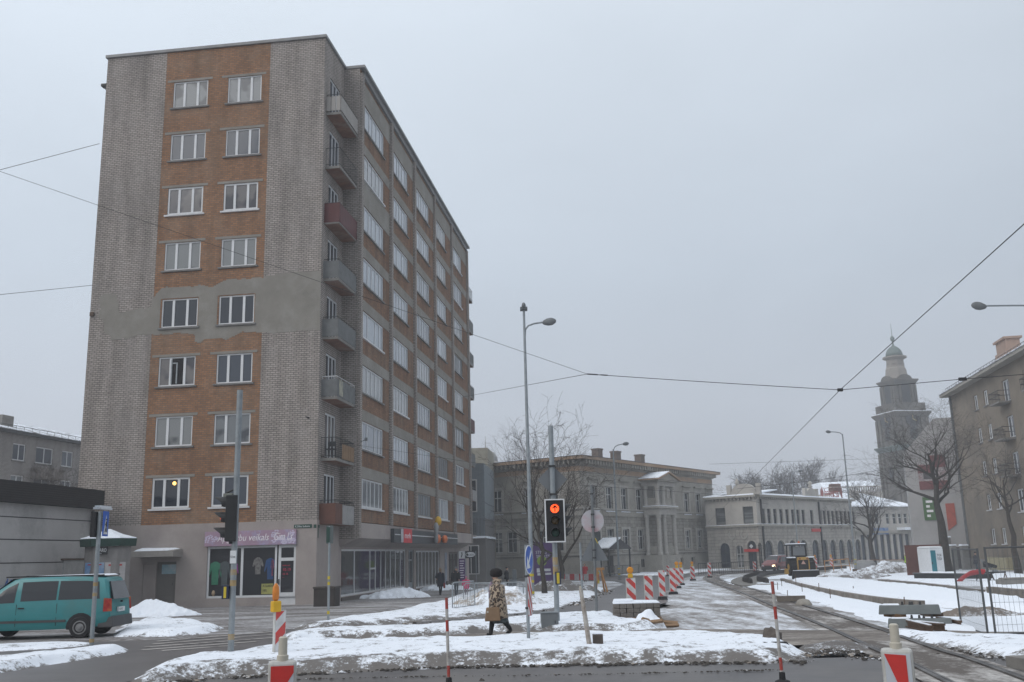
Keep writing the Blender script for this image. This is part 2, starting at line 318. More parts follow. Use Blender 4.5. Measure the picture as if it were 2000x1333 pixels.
# end wall
hs = []
for z in ROWZ: hs += [(3.53, 5.44, z, z+WH), (6.58, 8.57, z, z+WH)]
b = MB(); wall(b, mF, 9.04, WID, 4, TOP); b.build('grey_brick_wall', m_silicate, tower); b = MB(); wall(b, mF, 0, 3.07, 4, TOP)
wall(b, mR, 0, 3.55, 4, TOP, [(1.0, 2.75, z-.72 if k else z, z+WH) for k, z in enumerate(ROWZ)])
wall(b, mQ, 0, XS, 3.1, TOP); b.build('grey_brick_wall', m_silicate, tower); b = MB(); wall(b, mR, 37.9, LEN, 4, TOP); b.build('grey_brick_wall', m_silicate, tower)
b = MB(); wall(b, mF, 3.07, 9.04, 4, TOP, hs); b.build('orange_brick_panel', m_obrick, tower)
# long side: five bays between pilasters
BAY = [(3.97, 8.85), (10.81, 15.1), (17.2, 21.8), (23.9, 28.1), (30.8, 35.1)]
hs = [(a, c, z, z+WH) for a, c in BAY for z in ROWZ]
b = MB(); wall(b, mS, 3.55, 37.9, 4, TOP, hs)
for q in ((WID, 0), ): pass
b.quad((-WID, 0, -1.2), (-WID, LEN, -1.2), (-WID, LEN, TOP), (-WID, 0, TOP), 0, ((0, 0), (LEN, 0), (LEN, TOP), (0, TOP)))
b.quad((-WID, LEN, -1.2), (0, LEN, -1.2), (0, LEN, TOP), (-WID, LEN, TOP), 0, ((0, 0), (WID, 0), (WID, TOP), (0, TOP)))
b.quad((XS, 37.9, 3.1), (0, 37.9, 3.1), (0, 37.9, TOP), (XS, 37.9, TOP), 0, ((0, 0), (1, 0), (1, 26), (0, 26)))
b.build('street_wall', Mbrick('brown_orange_brick', (.28, .145, .08), (.20, .108, .064), (.14, .115, .095), .27, .105, .014, (.22, .17, .13), .6, soot=.4), tower)
for v in (3.55, 10.2, 16.6, 23.3, 30.1, 37.45):
    b = MB(); w_ = .42
    mp = lambda u, z, d, v=v: mS(v+u, z, d)
    zb = 3.16 if v in (3.55, 37.45) else 3.95
    z0 = zb
    b.quad(mp(0, zb, .17), mp(w_, zb, .17), mp(w_, TOP-.3, .17), mp(0, TOP-.3, .17), 0, ((0, zb), (w_, zb), (w_, TOP), (0, TOP)))
    b.quad(mp(0, zb, .003), mp(0, zb, .17), mp(0, TOP-.3, .17), mp(0, TOP-.3, .003), 0, ((.1, zb), (.27, zb), (.27, TOP), (.1, TOP)))
    b.quad(mp(w_, zb, .17), mp(w_, zb, .003), mp(w_, TOP-.3, .003), mp(w_, TOP-.3, .17), 0, ((.1, zb), (.27, zb), (.27, TOP), (.1, TOP)))
    b.quad(mp(0, zb, .003), mp(w_, zb, .003), mp(w_, zb, .17), mp(0, zb, .17), 0, ((0, 0), (.3, 0), (.3, .1), (0, .1)))
    b.build('pilaster', m_silicate, tower)
for j, (a, c) in enumerate(BAY):
    e = (10.2, 16.6, 23.3, 30.1, 37.45)[j]; s = (3.97, 10.62, 17.02, 23.72, 30.52)[j]
    for k, z in enumerate(ROWZ):
        hi = z+WH+(.62 if k < 7 else 1.3)
        b = MB(); b.mbox(mS, s, e, z+WH+.01, hi, .002, .02)
        if (j, k) in ((0, 5), ): b.mbox(mS, s, e, hi, z+3.085-.11, .002, .018)
        b.build('lintel_band', m_grey_plaster, tower)
# grey render patch on the end wall, ragged outline
pts = [(0, 16.55), (1.2, 16.6), (2.9, 16.5), (3.1, 16.4), (4.9, 16.45), (5.9, 16.05), (6.3, 16.2), (8.6, 16.2), (9.0, 15.75), (9.15, 15.2), (10.1, 15.1), (10.9, 15.0), (11.0, 15.5), (11.15, 16.0), (11.9, 16.05), (12.1, 15.8), (11.95, 15.3), (12.1, 14.9), (11.75, 14.6), (11.7, 14.0), (11.3, 13.75),
       (11.25, 13.55), (10.6, 13.6), (9.1, 13.75), (8.0, 13.7), (7.0, 13.65), (6.7, 13.65), (6.65, 13.2), (6.35, 13.1), (6.2, 13.3), (5.3, 13.35), (5.0, 13.2), (4.4, 13.45), (4.1, 13.6), (3.0, 13.5), (2.2, 13.42), (1.1, 13.5), (0, 13.45)]
rp = random.Random(3); fine = []
for (a, c), (d, e) in zip(pts, pts[1:]+pts[:1]):
    n = max(1, int(math.hypot(d-a, e-c)/.25))
    for k in range(n):
        t = k/n; ok = 0 < k; fine.append((a+(d-a)*t+(rp.uniform(-.06, .06) if ok and a+d > .1 else 0), c+(e-c)*t+(rp.uniform(-.05, .05) if ok and a+d > .1 else 0)))
# cut around the four windows it touches: build it as strips between openings
def inside(p, poly):
    x, y = p; c = False; j = len(poly)-1
    for i in range(len(poly)):
        if ((poly[i][1] > y) != (poly[j][1] > y)) and x < (poly[j][0]-poly[i][0])*(y-poly[i][1])/(poly[j][1]-poly[i][1])+poly[i][0]: c = not c
        j = i
    return c
b = MB(); st = .06; z3 = ROWZ[3]+3.085*.5
op = [(3.47, 5.5, z-.05, z+WH+.05) for z in ROWZ]+[(6.52, 8.63, z-.05, z+WH+.05) for z in ROWZ]
nz_, nu_ = int(4/st), int(12.3/st)
for i in range(nu_):
    for j in range(nz_):
        u, z = (i+.5)*st, 12.9+(j+.5)*st
        if not inside((u, z), fine) or any(a < u < c and d < z < e for a, c, d, e in op): continue
        b.quad(mF(u-st/2, z-st/2, .012), mF(u+st/2, z-st/2, .012), mF(u+st/2, z+st/2, .012), mF(u-st/2, z+st/2, .012), 0)
me_patch = b.build('render_patch', m_grey_plaster, tower)
bm = bmesh.new(); bm.from_mesh(me_patch.data); bmesh.ops.remove_doubles(bm, verts=bm.verts, dist=.005); bm.to_mesh(me_patch.data); bm.free()
# parapet and roof
b = MB(); b.box(-WID-.1, .1, -.1, 3.5, TOP, TOP+.16); b.box(-WID-.1, XS+.3, 3.5, 38.0, TOP+.002, TOP+.163); b.box(-WID-.1, .1, 38.0, LEN+.1, TOP, TOP+.16)
b.box(XS+.0, XS+.14, 3.97, 37.45, TOP-.32, TOP-.002)
b.build('roof_edge', M('zinc_flashing', (.22, .22, .22), .6, .3, var=.15), tower)
b = MB(); b.tube([(-1.9, 5, TOP+.1), (-1.9, 5, TOP+2.1)], .02, 5); b.build('antenna', m_dark, tower)
b = MB(); b.mbox(mF, WID-.02, WID+.32, 28.1, 28.25, -.3, .0); b.mbox(mF, WID-.02, WID+.12, 27.95, 28.1, -.2, -.05); b.build('wall_bracket', m_dark, tower)
# windows of the end wall
sill_m = M('grey_sill', (.17, .165, .16), .8, var=.2); sill_w = M('white_sill', (.55, .55, .56), .5)
for k, z in enumerate(ROWZ):
    for j, (a, c) in enumerate(((3.53, 5.44), (6.58, 8.57))):
        pm = {(0, 0): gl[1], (0, 1): gl[0], (1, 0): gl[2], (1, 1): gl[3], (2, 0): gl[1], (2, 1): gl[4], (3, 0): gl[0], (3, 1): gl[0], (4, 0): gl[3], (4, 1): gl[3], (5, 0): gl[4], (5, 1): gl[4], (6, 0): gl[1], (6, 1): gl[1], (7, 0): gl[2], (7, 1): gl[2]}[(k, j)]
        w = window(tower, mF, a, c, z, z+WH, m_white, pm, -.1, (.3, .68), fw=.07 if k not in (0, 5) else .1, mw=.13, sill=sill_w if k in (0, 5) else sill_m)
        if (k, j) == (0, 1):
            q = MB(); q.lathe([(.01, 5.93), (.07, 5.96), (.09, 6.02), (.07, 6.08), (.01, 6.11)], 10, c=(-7.42, .07)); q.build('ceiling_lamp', Memit('warm_bulb', (1, .55, .12), 3.5), w)
        if (k, j) == (2, 1):     # casement standing open inwards on the dark room
            q = MB(); mo = lambda u, zz, d: (-7.95+u*.35, .02+.0*u-d, zz)
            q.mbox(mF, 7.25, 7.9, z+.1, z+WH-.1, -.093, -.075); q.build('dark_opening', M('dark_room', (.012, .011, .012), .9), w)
            q = MB(); q.mbox(mF, 7.55, 7.62, z+.12, z+WH-.3, -.07, -.03); q.mbox(mF, 7.62, 7.86, z+WH-.36, z+WH-.3, -.07, -.03); q.mbox(mF, 7.84, 7.9, z+.12, z+WH-.14, -.07, -.03); q.build('open_casement', m_galv, w)
for z in ROWZ[:4]+ROWZ[4:]:
    if 13 < z < 15: continue
    for a, c in ((3.53, 5.44), (6.58, 8.57)): lb = MB(); lb.mbox(mF, a-.25, c+.35, z+WH+.005, z+WH+.14, .003, .02); lb.build('lintel', m_grey_plaster, tower)
# windows of the street side
gs = [Mglass('pane_street_pale', (.33, .36, .40), rough=.12), Mglass('pane_street_mid', (.20, .22, .25), rough=.1), Mglass('pane_street_curtain', (.10, .11, .125), (.38, .39, .40), 5, cover=.4)]
m_oldwood = M('old_grey_wood_frame', (.25, .24, .22), .8)
for j, (a, c) in enumerate(BAY):
    for k, z in enumerate(ROWZ):
        old = (j, k) in ((2, 0), (3, 1), (4, 2), (4, 4))
        window(tower, mS, a, c, z, z+WH, m_oldwood if old else m_white, gs[R.choice((0, 0, 1, 2, 2))], -.09, ((.14, .33, .5, .67, .84), (.18, .36, .5, .68, .86), (.16, .34, .66, .84))[R.randrange(3)], fw=.08, mw=.08, sill=sill_w if (k == 0 or R.random() < .2) else sill_m, over=.05, proud=.1)
# balcony doors in the recess and the eight balconies
m_bal = dict(white=M('white_balcony_slat', (.33, .31, .29), .7, col2=(.3, .28, .26)), red=M('dark_red_balcony_sheet', (.085, .02, .02), .6, var=.2), grey=M('grey_cement_board', (.135, .14, .14), .85, var=.2), pale=M('pale_cement_board', (.27, .265, .26), .85, var=.15),
             brown=M('red_brown_balcony_sheet', (.11, .045, .03), .7), wood=M('bare_balcony_plank', (.22, .14, .08), .8))
m_soffit = M('rusty_balcony_soffit', (.17, .085, .055), .9, var=.3, scale=1.5, col2=(.25, .2, .17), thr=.6)
def balcony(v0, v1, zf, style, mp=mR):
    xo = .82
    s = MB(); s.mbox(mp, v0, v1, zf-.16, zf-.03, .0, xo); sl = s.build('balcony', m_conc, tower)
    s = MB(); s.mbox(mp, v0+.04, v1-.04, zf-.175, zf-.161, .02, xo-.05); s.build('balcony_soffit', m_soffit, sl)
    r = MB(); zt = zf+1.0
    P3 = lambda v, d, z: mp(v, z, d)
    for zz in (zt, zf+.08):
        r.tube([P3(v0+.02, .02, zz), P3(v0+.02, xo-.02, zz), P3(v1-.02, xo-.02, zz), P3(v1-.02, .02, zz)], .018, 4)
    bars = 5 if style not in ('rail', 'wood') else 4
    n = 14 if style in ('rail', 'wood') else 4
    for i in range(n+1):
        v = v0+.02+(v1-v0-.04)*i/n; r.tube([P3(v, xo-.02, zf-.1), P3(v, xo-.02, zt)], .009, 4)
    for i in range(bars):
        d = .05+(xo-.07)*i/(bars-1); r.tube([P3(v0+.02, d, zf-.1), P3(v0+.02, d, zt)], .009, 4)
    r.build('railing', m_white if style == 'whitetop' else m_dark, sl)
    def panels(mat, lo, hi, a, c, slat, end=True, gap=.0):
        q = MB(); n = max(1, round((c-a)/slat))
        for i in range(n):
            q.mbox(mp, a+(c-a)*i/n+gap, a+(c-a)*(i+1)/n-gap, zf+lo, zf+hi, xo+.003, xo+.02+.004*(i % 2))
        if end:
            n = max(1, round(xo/slat))
            for i in range(n): q.mbox(mp, v0-.02-.004*(i % 2), v0-.003, zf+lo, zf+hi, xo*i/n+gap, xo*(i+1)/n-gap)
        q.build('balcony_panel', mat, sl)
    if style == 'white': panels(m_bal['white'], .05, .88, v0, v1, .28, True, .02)
    elif style == 'red': panels(m_bal['red'], -.08, .97, v0, v1, .14)
    elif style == 'grey': panels(m_bal['grey'], -.02, .9, v0, v1, 1.0)
    elif style == 'whitetop':
        panels(m_bal['grey'], -.02, .85, v0, v1, 1.0)
        q = MB(); q.mbox(mp, v0+.25, v0+.85, zf+.05, zf+.85, xo+.03, xo+.04); q.build('balcony_panel', M('cream_mat', (.42, .4, .3), .8, col2=(.2, .2, .18)), sl)
    elif style == 'wood':
        panels(m_bal['wood'], .0, .75, v0+.9, v1-.1, .2, False, .025)
        q = MB()
        for (a, d) in ((.35, .25), (.35, .6), (.75, .25), (.75, .6)): q.tube([P3(v0+a-.2, d, zf), P3(v0+a-.2, d, zf+(.85 if a > .5 else .45))], .02, 4)
        q.mbox(mp, v0+.12, v0+.6, zf+.42, zf+.46, .2, .65); q.mbox(mp, v0+.5, v0+.56, zf+.6, zf+.85, .22, .63)
        q.build('garden_chair', m_dark, sl)
    elif style == 'brown':
        panels(m_bal['brown'], -.15, .85, v0, v0+1.05, .15); panels(m_bal['pale'], -.15, .8, v0+1.07, v1, 1.0, False)
    return sl
for k, st_ in enumerate(('brown', 'wood', 'whitetop', 'grey', 'grey', 'red', 'rail', 'white')):
    z = ROWZ[k]; lo = z-.72 if k else z
    window(tower, mR, 1.0, 2.75, lo, z+WH, m_white, gl[(0, 4, 0, 0, 0, 0, 1, 1)[k]], -.1, (.36, .68), fw=.08, mw=.1, name='balcony_window')
    balcony(.35, 3.42, z-.84, st_)
    balcony(38.3, 41.2, z-.84, ('rail', 'brown', 'grey', 'red', 'grey', 'grey', 'grey', 'rail')[k])
# rendered base: end wall, street side, sloping underside of the overhang
b = MB()
mFb = lambda u, z, d: mF(u, z, d+.025)
wall(b, mFb, -.025, WID+.02, -1.2, 4.0, [(1.0, 5.5, .42, 2.86), (.98, 1.96, .05, .42), (7.07, 8.1, .0, 2.2)], .16)
mRb = lambda v, z, d: mR(v, z, d+.025)
GR = [(3.9, 18.15, .2, 2.62), (18.5, 20.45, -.55, 2.62), (20.85, 28.9, .0, 2.55), (32.3, 36.4, -.6, 2.45)]
wall(b, mRb, -.025, LEN, -1.6, 4.0, GR, .18)
b.mbox(mS, 3.56, 10.18, 3.16, 3.95, -.02, .13); b.mbox(mS, 30.0, 37.9, 3.16, 3.95, -.02, .13); b.mbox(mS, 10.18, 30.0, 3.16, 3.95, -.02, .03)
for a, c in ((3.56, 37.88), ):
    b.quad(mS(a, 3.16, .13), mS(c, 3.16, .13), mR(c, 2.74, .03), mR(a, 2.74, .03)); b.poly([mS(a, 3.16, .13), mR(a, 2.74, .03), mR(a, 3.95, .03), mS(a, 3.95, .13)]); b.poly([mS(c, 3.16, .13), mS(c, 3.95, .13), mR(c, 3.95, .03), mR(c, 2.74, .03)])
b.build('rendered_base', m_plaster, tower, fix=False)
b = MB(); b.mbox(mR, 3.9, 18.2, -1.3, .17, .02, .09); b.mbox(mR, 20.85, 28.9, -1.3, -.03, .02, .09); b.mbox(mR, 31.0, 32.2, -1.4, .2, .02, .12)
b.build('plinth', M('brown_plinth', (.10, .085, .075), .85, var=.2), tower)
# clothes shop in the end wall
w = window(tower, mF, 1.98, 5.5, .42, 2.86, m_white, g_shop, -.1, (.5, ), fw=.1, mw=.12, name='shop_window')
def garment(u, z0, z1, wd, mat):
    q = MB(); q.prism([(u-wd*.3, z0), (u+wd*.3, z0), (u+wd*.32, z1-.35), (u+wd*.55, z0+.35), (u+wd*.62, z0+.4), (u+wd*.45, z1-.1), (u+wd*.12, z1), (u-wd*.12, z1), (u-wd*.45, z1-.1), (u-wd*.62, z0+.4), (u-wd*.55, z0+.35), (u-wd*.32, z1-.35)], mF, -.085, -.06)
    return q.build('displayed_coat', mat, w)
garment(5.1, 1.05, 2.15, .55, M('mint_coat', (.03, .16, .095), .8)); garment(4.62, 1.0, 2.15, .5, M('grey_coat', (.07, .085, .09), .8)); garment(4.1, 1.2, 2.1, .3, M('magenta_coat', (.22, .04, .2), .8))
garment(2.93, 1.5, 2.3, .45, M('striped_jumper', (.15, .145, .14), .8, var=.6, scale=9)); garment(2.3, 1.25, 2.25, .5, M('blue_coat', (.022, .065, .17), .8)); garment(2.2, 1.4, 2.2, .14, M('pink_scarf', (.35, .08, .12), .8))
q = MB(); q.mbox(mF, 2.12, 2.72, .56, 1.05, -.055, -.045); q.build('yellow_notice', M('yellow_card', (.33, .32, .10), .7), w)
for s_, zz in (('ATLAIDE', .9), ('10%', .68)): text(s_, .15, m_dark, lambda u, z, d: mF(-u, z, d), -2.66, zz, -.04, w, xs=.9)
q = MB(); q.lathe([(.03, .52), (.07, .58), (.09, .66), (.06, .76), (.02, .79)], 8, c=(-5.15, .07)); q.build('mannequin_head', M('mannequin_skin', (.4, .3, .2), .6), w)
w = window(tower, mF, 1.0, 1.9, .05, 2.86, m_white, g_shop, -.1, (), ((.76, 0, 1), (.18, 0, 1)), fw=.13, name='shop_door')
q = MB(); q.mbox(mF, 1.12, 1.78, .15, .52, -.085, -.045); q.mbox(mF, 1.13, 1.77, 2.1, 2.24, -.085, -.045); q.build('door_rail', m_white, w)
for i in range(4): text(('DARBA LAIKS', '10-19', '10-16', '---')[i], (.07, .2, .14, .12)[i], M('red_vinyl', (.5, .03, .08), .6), lambda u, z, d: mF(-u, z, d), -1.68, (1.86, 1.62, 1.44, 1.3)[i], -.04, w, xs=.9)
q = MB(); q.mbox(mF, 1.82, 1.86, 1.0, 1.25, -.045, .03); q.build('door_handle', m_dark, w)
b = MB(); b.mbox(mF, .98, 5.6, 2.88, 3.58, .03, .16); sg = b.build('shop_sign', M('lilac_sign_board', (.34, .23, .30), .5, var=.12, scale=1.2, col2=(.33, .30, .45), thr=.56, soft=.05, scale2=1.1), tower)
m_ltr = M('white_lettering', (.75, .72, .74), .5)
text('Apģērbu veikals', .46, m_ltr, lambda u, z, d: mF(-u, z, d), -4.95, 3.1, .165, sg, shear=.25, xs=.85)
text('Gina Ls', .5, m_ltr, lambda u, z, d: mF(-u, z, d), -2.1, 3.1, .165, sg, shear=.3, xs=.62)
fl = MB(); rf = random.Random(8)
for i in range(26):
    u = rf.choice((rf.uniform(4.95, 5.5), rf.uniform(1.03, 1.3), rf.uniform(1.5, 2.2))); z = rf.uniform(2.95, 3.5)
    for k in range(5):
        a = k*1.257+rf.random(); fl.prism([(u+.09*math.cos(a)+.05*math.cos(t), z+.06*math.sin(a)+.04*math.sin(t)) for t in [j*1.2566 for j in range(5)]], mF, .161+.0001*i, .1625+.0001*i)
fl.build('painted_flower', M('pale_violet_petal', (.52, .47, .60), .5), sg)
# small street-name plates at the corner
for (u0, u1, z0, z1) in ((.22, 1.12, 3.63, 3.8), (.0, .13, 3.62, 3.78)):
    q = MB(); q.mbox(mF, u0, u1, z0, z1, .03, .05); q.build('street_plate', M('dark_green_enamel', (.012, .05, .035), .4), tower)
text('K.Zāles laukums', .13, m_white, lambda u, z, d: mF(-u, z, d), -1.06, 3.67, .055, tower, xs=.85)
q = MB(); q.mbox(mR, .1, .3, 3.62, 3.76, .03, .05); q.mbox(mR, .1, .2, 3.15, 3.6, .03, .045); q.build('street_plate', MATS['dark_green_enamel'], tower)
# service door with canopy
q = MB(); q.mbox(mF, 7.07, 8.1, -.05, 2.2, -.13, -.08); dr = q.build('steel_door', M('grey_brown_door', (.14, .13, .12), .7, var=.1), tower)
q = MB(); q.mbox(mF, 7.2, 7.9, .2, .9, -.079, -.07); q.mbox(mF, 7.2, 7.9, 1.05, 1.5, -.079, -.07); q.build('door_panel', MATS['grey_brown_door'], dr)
q = MB(); q.mbox(mF, 7.12, 7.85, 1.62, 2.07, -.079, -.06); nt_ = q.build('door_notice', M('turquoise_notice', (.12, .33, .40), .6, col2=(.45, .5, .52), thr=.5), dr)
q = MB(); q.tube([mF(7.25, 1.1, -.07), mF(7.25, 1.1, -.03), mF(7.25, 1.2, -.03)], .012, 5); q.build('door_handle', m_dark, dr)
b = MB(); b.hexa([mF(8.97, 2.42, .03), mF(6.8, 2.42, .03), mF(6.8, 2.45, .95), mF(8.97, 2.45, .95), mF(8.97, 2.82, .03), mF(6.8, 2.82, .03), mF(6.8, 2.72, .95), mF(8.97, 2.72, .95)]); cp = b.build('door_canopy', M('canopy_concrete', (.30, .28, .26), .85, var=.12), tower)
b = MB(); b.hexa([mF(8.9, 2.82, .05), mF(6.9, 2.82, .05), mF(7.1, 2.735, .9), mF(8.85, 2.735, .9), mF(8.85, 2.90, .08), mF(7.1, 2.87, .1), mF(7.3, 2.78, .8), mF(8.75, 2.8, .85)]); b.build('canopy_snow', m_snowcap, cp)
b = MB(); b.tube([mF(8.75, 0, .05), mF(8.75, 2.1, .05), mF(8.2, 2.12, .05)], .012, 4); b.build('cable_pipe', m_conc, tower)
b = MB(); b.tube([mF(.5, 9.0, .02), mF(.5, 9.0, .35)], .04, 5); b.build('wall_hook', m_dark, tower)
# long shop front
g2 = Mglass('shop_glass_grey', (.045, .05, .055), rough=.05)
window(tower, mR, *GR[0], m_white, g2, -.12, tuple((x-3.9)/14.25 for x in (6.62, 9.72, 10.9, 12.1, 13.2, 14.35, 15.6, 16.85)), ((.55, .41, .49), ), fw=.1, mw=.09, name='shop_window')
window(tower, mR, *GR[2], m_white, g2, -.12, tuple(i/7 for i in range(1, 7)), fw=.1, mw=.1, name='shop_window')
dr = window(tower, mR, GR[1][0]+.2, GR[1][1]-.2, GR[1][2], GR[1][3], m_galv, g2, -.12, (.45, ), ((.3, 0, 1), (.78, 0, 1)), fw=.12, name='shop_door')
q = MB(); q.mbox(mR, 18.8, 20.15, -.5, .45, -.1, -.06); q.build('door_panel', m_galv, dr)
q = MB(); q.mbox(mR, 18.5, 18.68, -.55, 2.62, -.15, .03); q.mbox(mR, 20.27, 20.45, -.55, 2.62, -.15, .03); q.build('door_jamb', m_plaster, tower)
dr = window(tower, mR, GR[3][0], GR[3][1], GR[3][2], GR[3][3], M('brown_frame', (.10, .075, .065), .6), g2, -.12, (.3, .6), ((.3, 0, .6), ), fw=.14, name='entrance_door')
b = MB(); b.mbox(mR, 30.7, 31.5, -.2, 2.4, .03, .06); b.build('blue_notice_strip', M('faded_blue_board', (.13, .17, .24), .6, col2=(.3, .33, .38)), tower)
b = MB(); b.mbox(mS, 10.1, 29.9, 2.98, 3.78, .14, .34); fs = b.build('fascia_sign', M('anthracite_fascia', (.045, .05, .055), .45, var=.15), tower)
b = MB(); b.mbox(mS, 10.3, 29.85, 3.42, 3.47, .342, .36); b.build('white_line', m_white, fs)
b = MB(); b.mbox(mS, 12.2, 14.3, 2.98, 3.82, .362, .42); rb_ = b.build('red_square', M('red_sign', (.55, .03, .04), .45), fs)
b = MB(); b.mbox(mS, 11.6, 12.19, 3.0, 3.8, .362, .40); b.build('grey_square', M('pale_grey_sign', (.4, .4, .42), .5), fs)
text('mrk', .5, m_ltr, mS, 12.35, 3.25, .425, rb_, xs=2.0)
m_or = M('orange_sign', (.55, .13, .03), .5)
b = MB(); b.lathe([(.05, -.38), (.32, -.3), (.42, 0), (.32, .3), (.05, .38)], 14)
b.xform(Matrix.Translation(mS(21.2, 3.32, .6)) @ Matrix.Diagonal((.5, 1.2, .8, 1))); b.build('orange_ball', m_or, fs, smooth=True)
b = MB(); b.lathe([(.05, -.36), (.3, -.28), (.4, 0), (.3, .28), (.05, .36)], 14)
b.xform(Matrix.Translation(mS(23.6, 3.32, .6)) @ Matrix.Diagonal((.5, 1.2, .8, 1))); b.build('orange_ball', m_or, fs, smooth=True)
b = MB(); b.lathe([(.06, 3.0), (.14, 3.1), (.12, 3.9), (.18, 4.1), (.13, 4.3), (.05, 4.4)], 10, c=mS(20.2, 0, .7)[:2]); b.build('figure_pole', M('grey_figure', (.3, .3, .3), .6), fs, smooth=True)
b = MB(); b.lathe([(.05, 4.2), (.2, 4.3), (.25, 4.5), (.18, 4.75), (.05, 4.85)], 10, c=mS(20.9, 0, .7)[:2]); b.build('yellow_emblem', m_yellow, fs, smooth=True)
# ------------------------------------------------------------------ ground, roads, snow
rs = np.random.RandomState(4); _tab = rs.rand(256, 256)
def vnoise(x, y):
    xi, yi = np.floor(x).astype(int), np.floor(y).astype(int); fx, fy = x-xi, y-yi
    fx, fy = fx*fx*(3-2*fx), fy*fy*(3-2*fy); t = lambda i, j: _tab[i & 255, j & 255]
    return (t(xi, yi)*(1-fx)+t(xi+1, yi)*fx)*(1-fy)+(t(xi, yi+1)*(1-fx)+t(xi+1, yi+1)*fx)*fy
def fbm(x, y, f=1., o=4):
    s = 0; a = .5; n = 0
    for k in range(o): s = s+a*vnoise(x*f+17.3*k, y*f+5.1*k); n += a; a *= .5; f *= 2.03
    return s/n
gzv = np.vectorize(gz)
def GP(pts): return [G(*p).xy for p in pts]
def smooth_poly(pts, n=1):
    for _ in range(n):
        q = []
        for a, b in zip(pts, pts[1:]+pts[:1]): q += [a*.75+b*.25, a*.25+b*.75]
        pts = q
    return pts
def sheet(name, px, mat, off, world=False, kind='structure'):
    pts = [Vector(p) for p in px] if world else GP(px)
    bm = bmesh.new(); bm.faces.new([bm.verts.new((p.x, p.y, 0)) for p in pts]); bmesh.ops.triangulate(bm, faces=bm.faces)
    bmesh.ops.bisect_plane(bm, geom=bm.verts[:]+bm.edges[:]+bm.faces[:], plane_co=(0, 100, 0), plane_no=(0, 1, 0))
    for v in bm.verts: v.co.z = gz(v.co.y)+off
    bmesh.ops.recalc_face_normals(bm, faces=bm.faces)
    me = bpy.data.meshes.new(name); bm.to_mesh(me); bm.free()
    if me.polygons and me.polygons[0].normal.z < 0: me.flip_normals()
    me.materials.append(mat); o = bpy.data.objects.new(name, me); COL.objects.link(o); o['kind'] = kind; return o
def snowfield(name, pts, h, w, mat, res=.12, rough=.35, rag=.3, ragf=.8, rimw=None, lump=.5, base=0., dip=.03, seed=0., cone=None, front=0):
    """heaped snow over an outline: rises over w metres from a ragged rim to height h"""
    X = np.array([[p[0], p[1]] for p in pts]); lo, hi = X.min(0)-.5, X.max(0)+.5
    nx, ny = int((hi[0]-lo[0])/res)+2, int((hi[1]-lo[1])/res)+2
    gx, gy = np.meshgrid(lo[0]+np.arange(nx)*res, lo[1]+np.arange(ny)*res); D = np.full(gx.shape, 1e9); Df = D.copy(); ar = (X[:, 0]*np.roll(X[:, 1], -1)-np.roll(X[:, 0], -1)*X[:, 1]).sum(); ins = np.zeros(gx.shape, bool)
    for a, b in zip(X, np.roll(X, -1, 0)):
        e = b-a; L2 = (e**2).sum()+1e-12; t = np.clip(((gx-a[0])*e[0]+(gy-a[1])*e[1])/L2, 0, 1)
        di = np.hypot(gx-a[0]-t*e[0], gy-a[1]-t*e[1]); D = np.minimum(D, di)
        if -e[0]*np.sign(ar) < -.5*np.sqrt(L2): Df = np.minimum(Df, di)
        c = ((a[1] > gy) != (b[1] > gy)) & (gx < (b[0]-a[0])*(gy-a[1])/(b[1]-a[1]+1e-12)+a[0]); ins ^= c
    D = np.where(ins, D, -D)+rag*(fbm(gx+seed, gy, ragf, 4)-.5)*2
    s = np.clip(D/w, 0, 1); s = s*s*(3-2*s) if cone is None else s**cone
    n = fbm(gx+31+seed, gy+11, lump, 5)
    fine = fbm(gx-7, gy+3+seed, 3.1, 4)
    z = gzv(gy)+base-dip*(D < 0)+s*(h*(1-rough+rough*2*n))+(fine-.5)*.12*min(1, h*2.5)*np.clip(D/.15, 0, 1)*(1.0 if cone is None else 2.2)
    z = np.where(D < 0, gzv(gy)+base-dip, z)
    rim = np.clip(D/(rimw or w*.6), 0, 1)
    if front: rim = np.minimum(rim, np.clip(.0+Df/front+(fbm(gx*.7, gy, 1.3, 3)-.5)*.5, 0, 1))
    keep = D > -res*1.5; idx = -np.ones(gx.shape, int)
    q = keep[:-1, :-1] & keep[1:, :-1] & keep[:-1, 1:] & keep[1:, 1:]
    used = np.zeros(gx.shape, bool); used[:-1, :-1] |= q; used[1:, :-1] |= q; used[:-1, 1:] |= q; used[1:, 1:] |= q
    idx[used] = np.arange(used.sum()); V = np.stack([gx[used], gy[used], z[used]], 1)
    j, i = np.nonzero(q); Fc = np.stack([idx[j, i], idx[j, i+1], idx[j+1, i+1], idx[j+1, i]], 1)
    me = bpy.data.meshes.new(name); me.from_pydata(V.tolist(), [], Fc.tolist()); me.materials.append(mat)
    at = me.attributes.new('rim', 'FLOAT', 'POINT'); at.data.foreach_set('value', rim[used].astype(np.float32))
    me.polygons.foreach_set('use_smooth', [True]*len(me.polygons))
    o = bpy.data.objects.new(name, me); COL.objects.link(o); return o

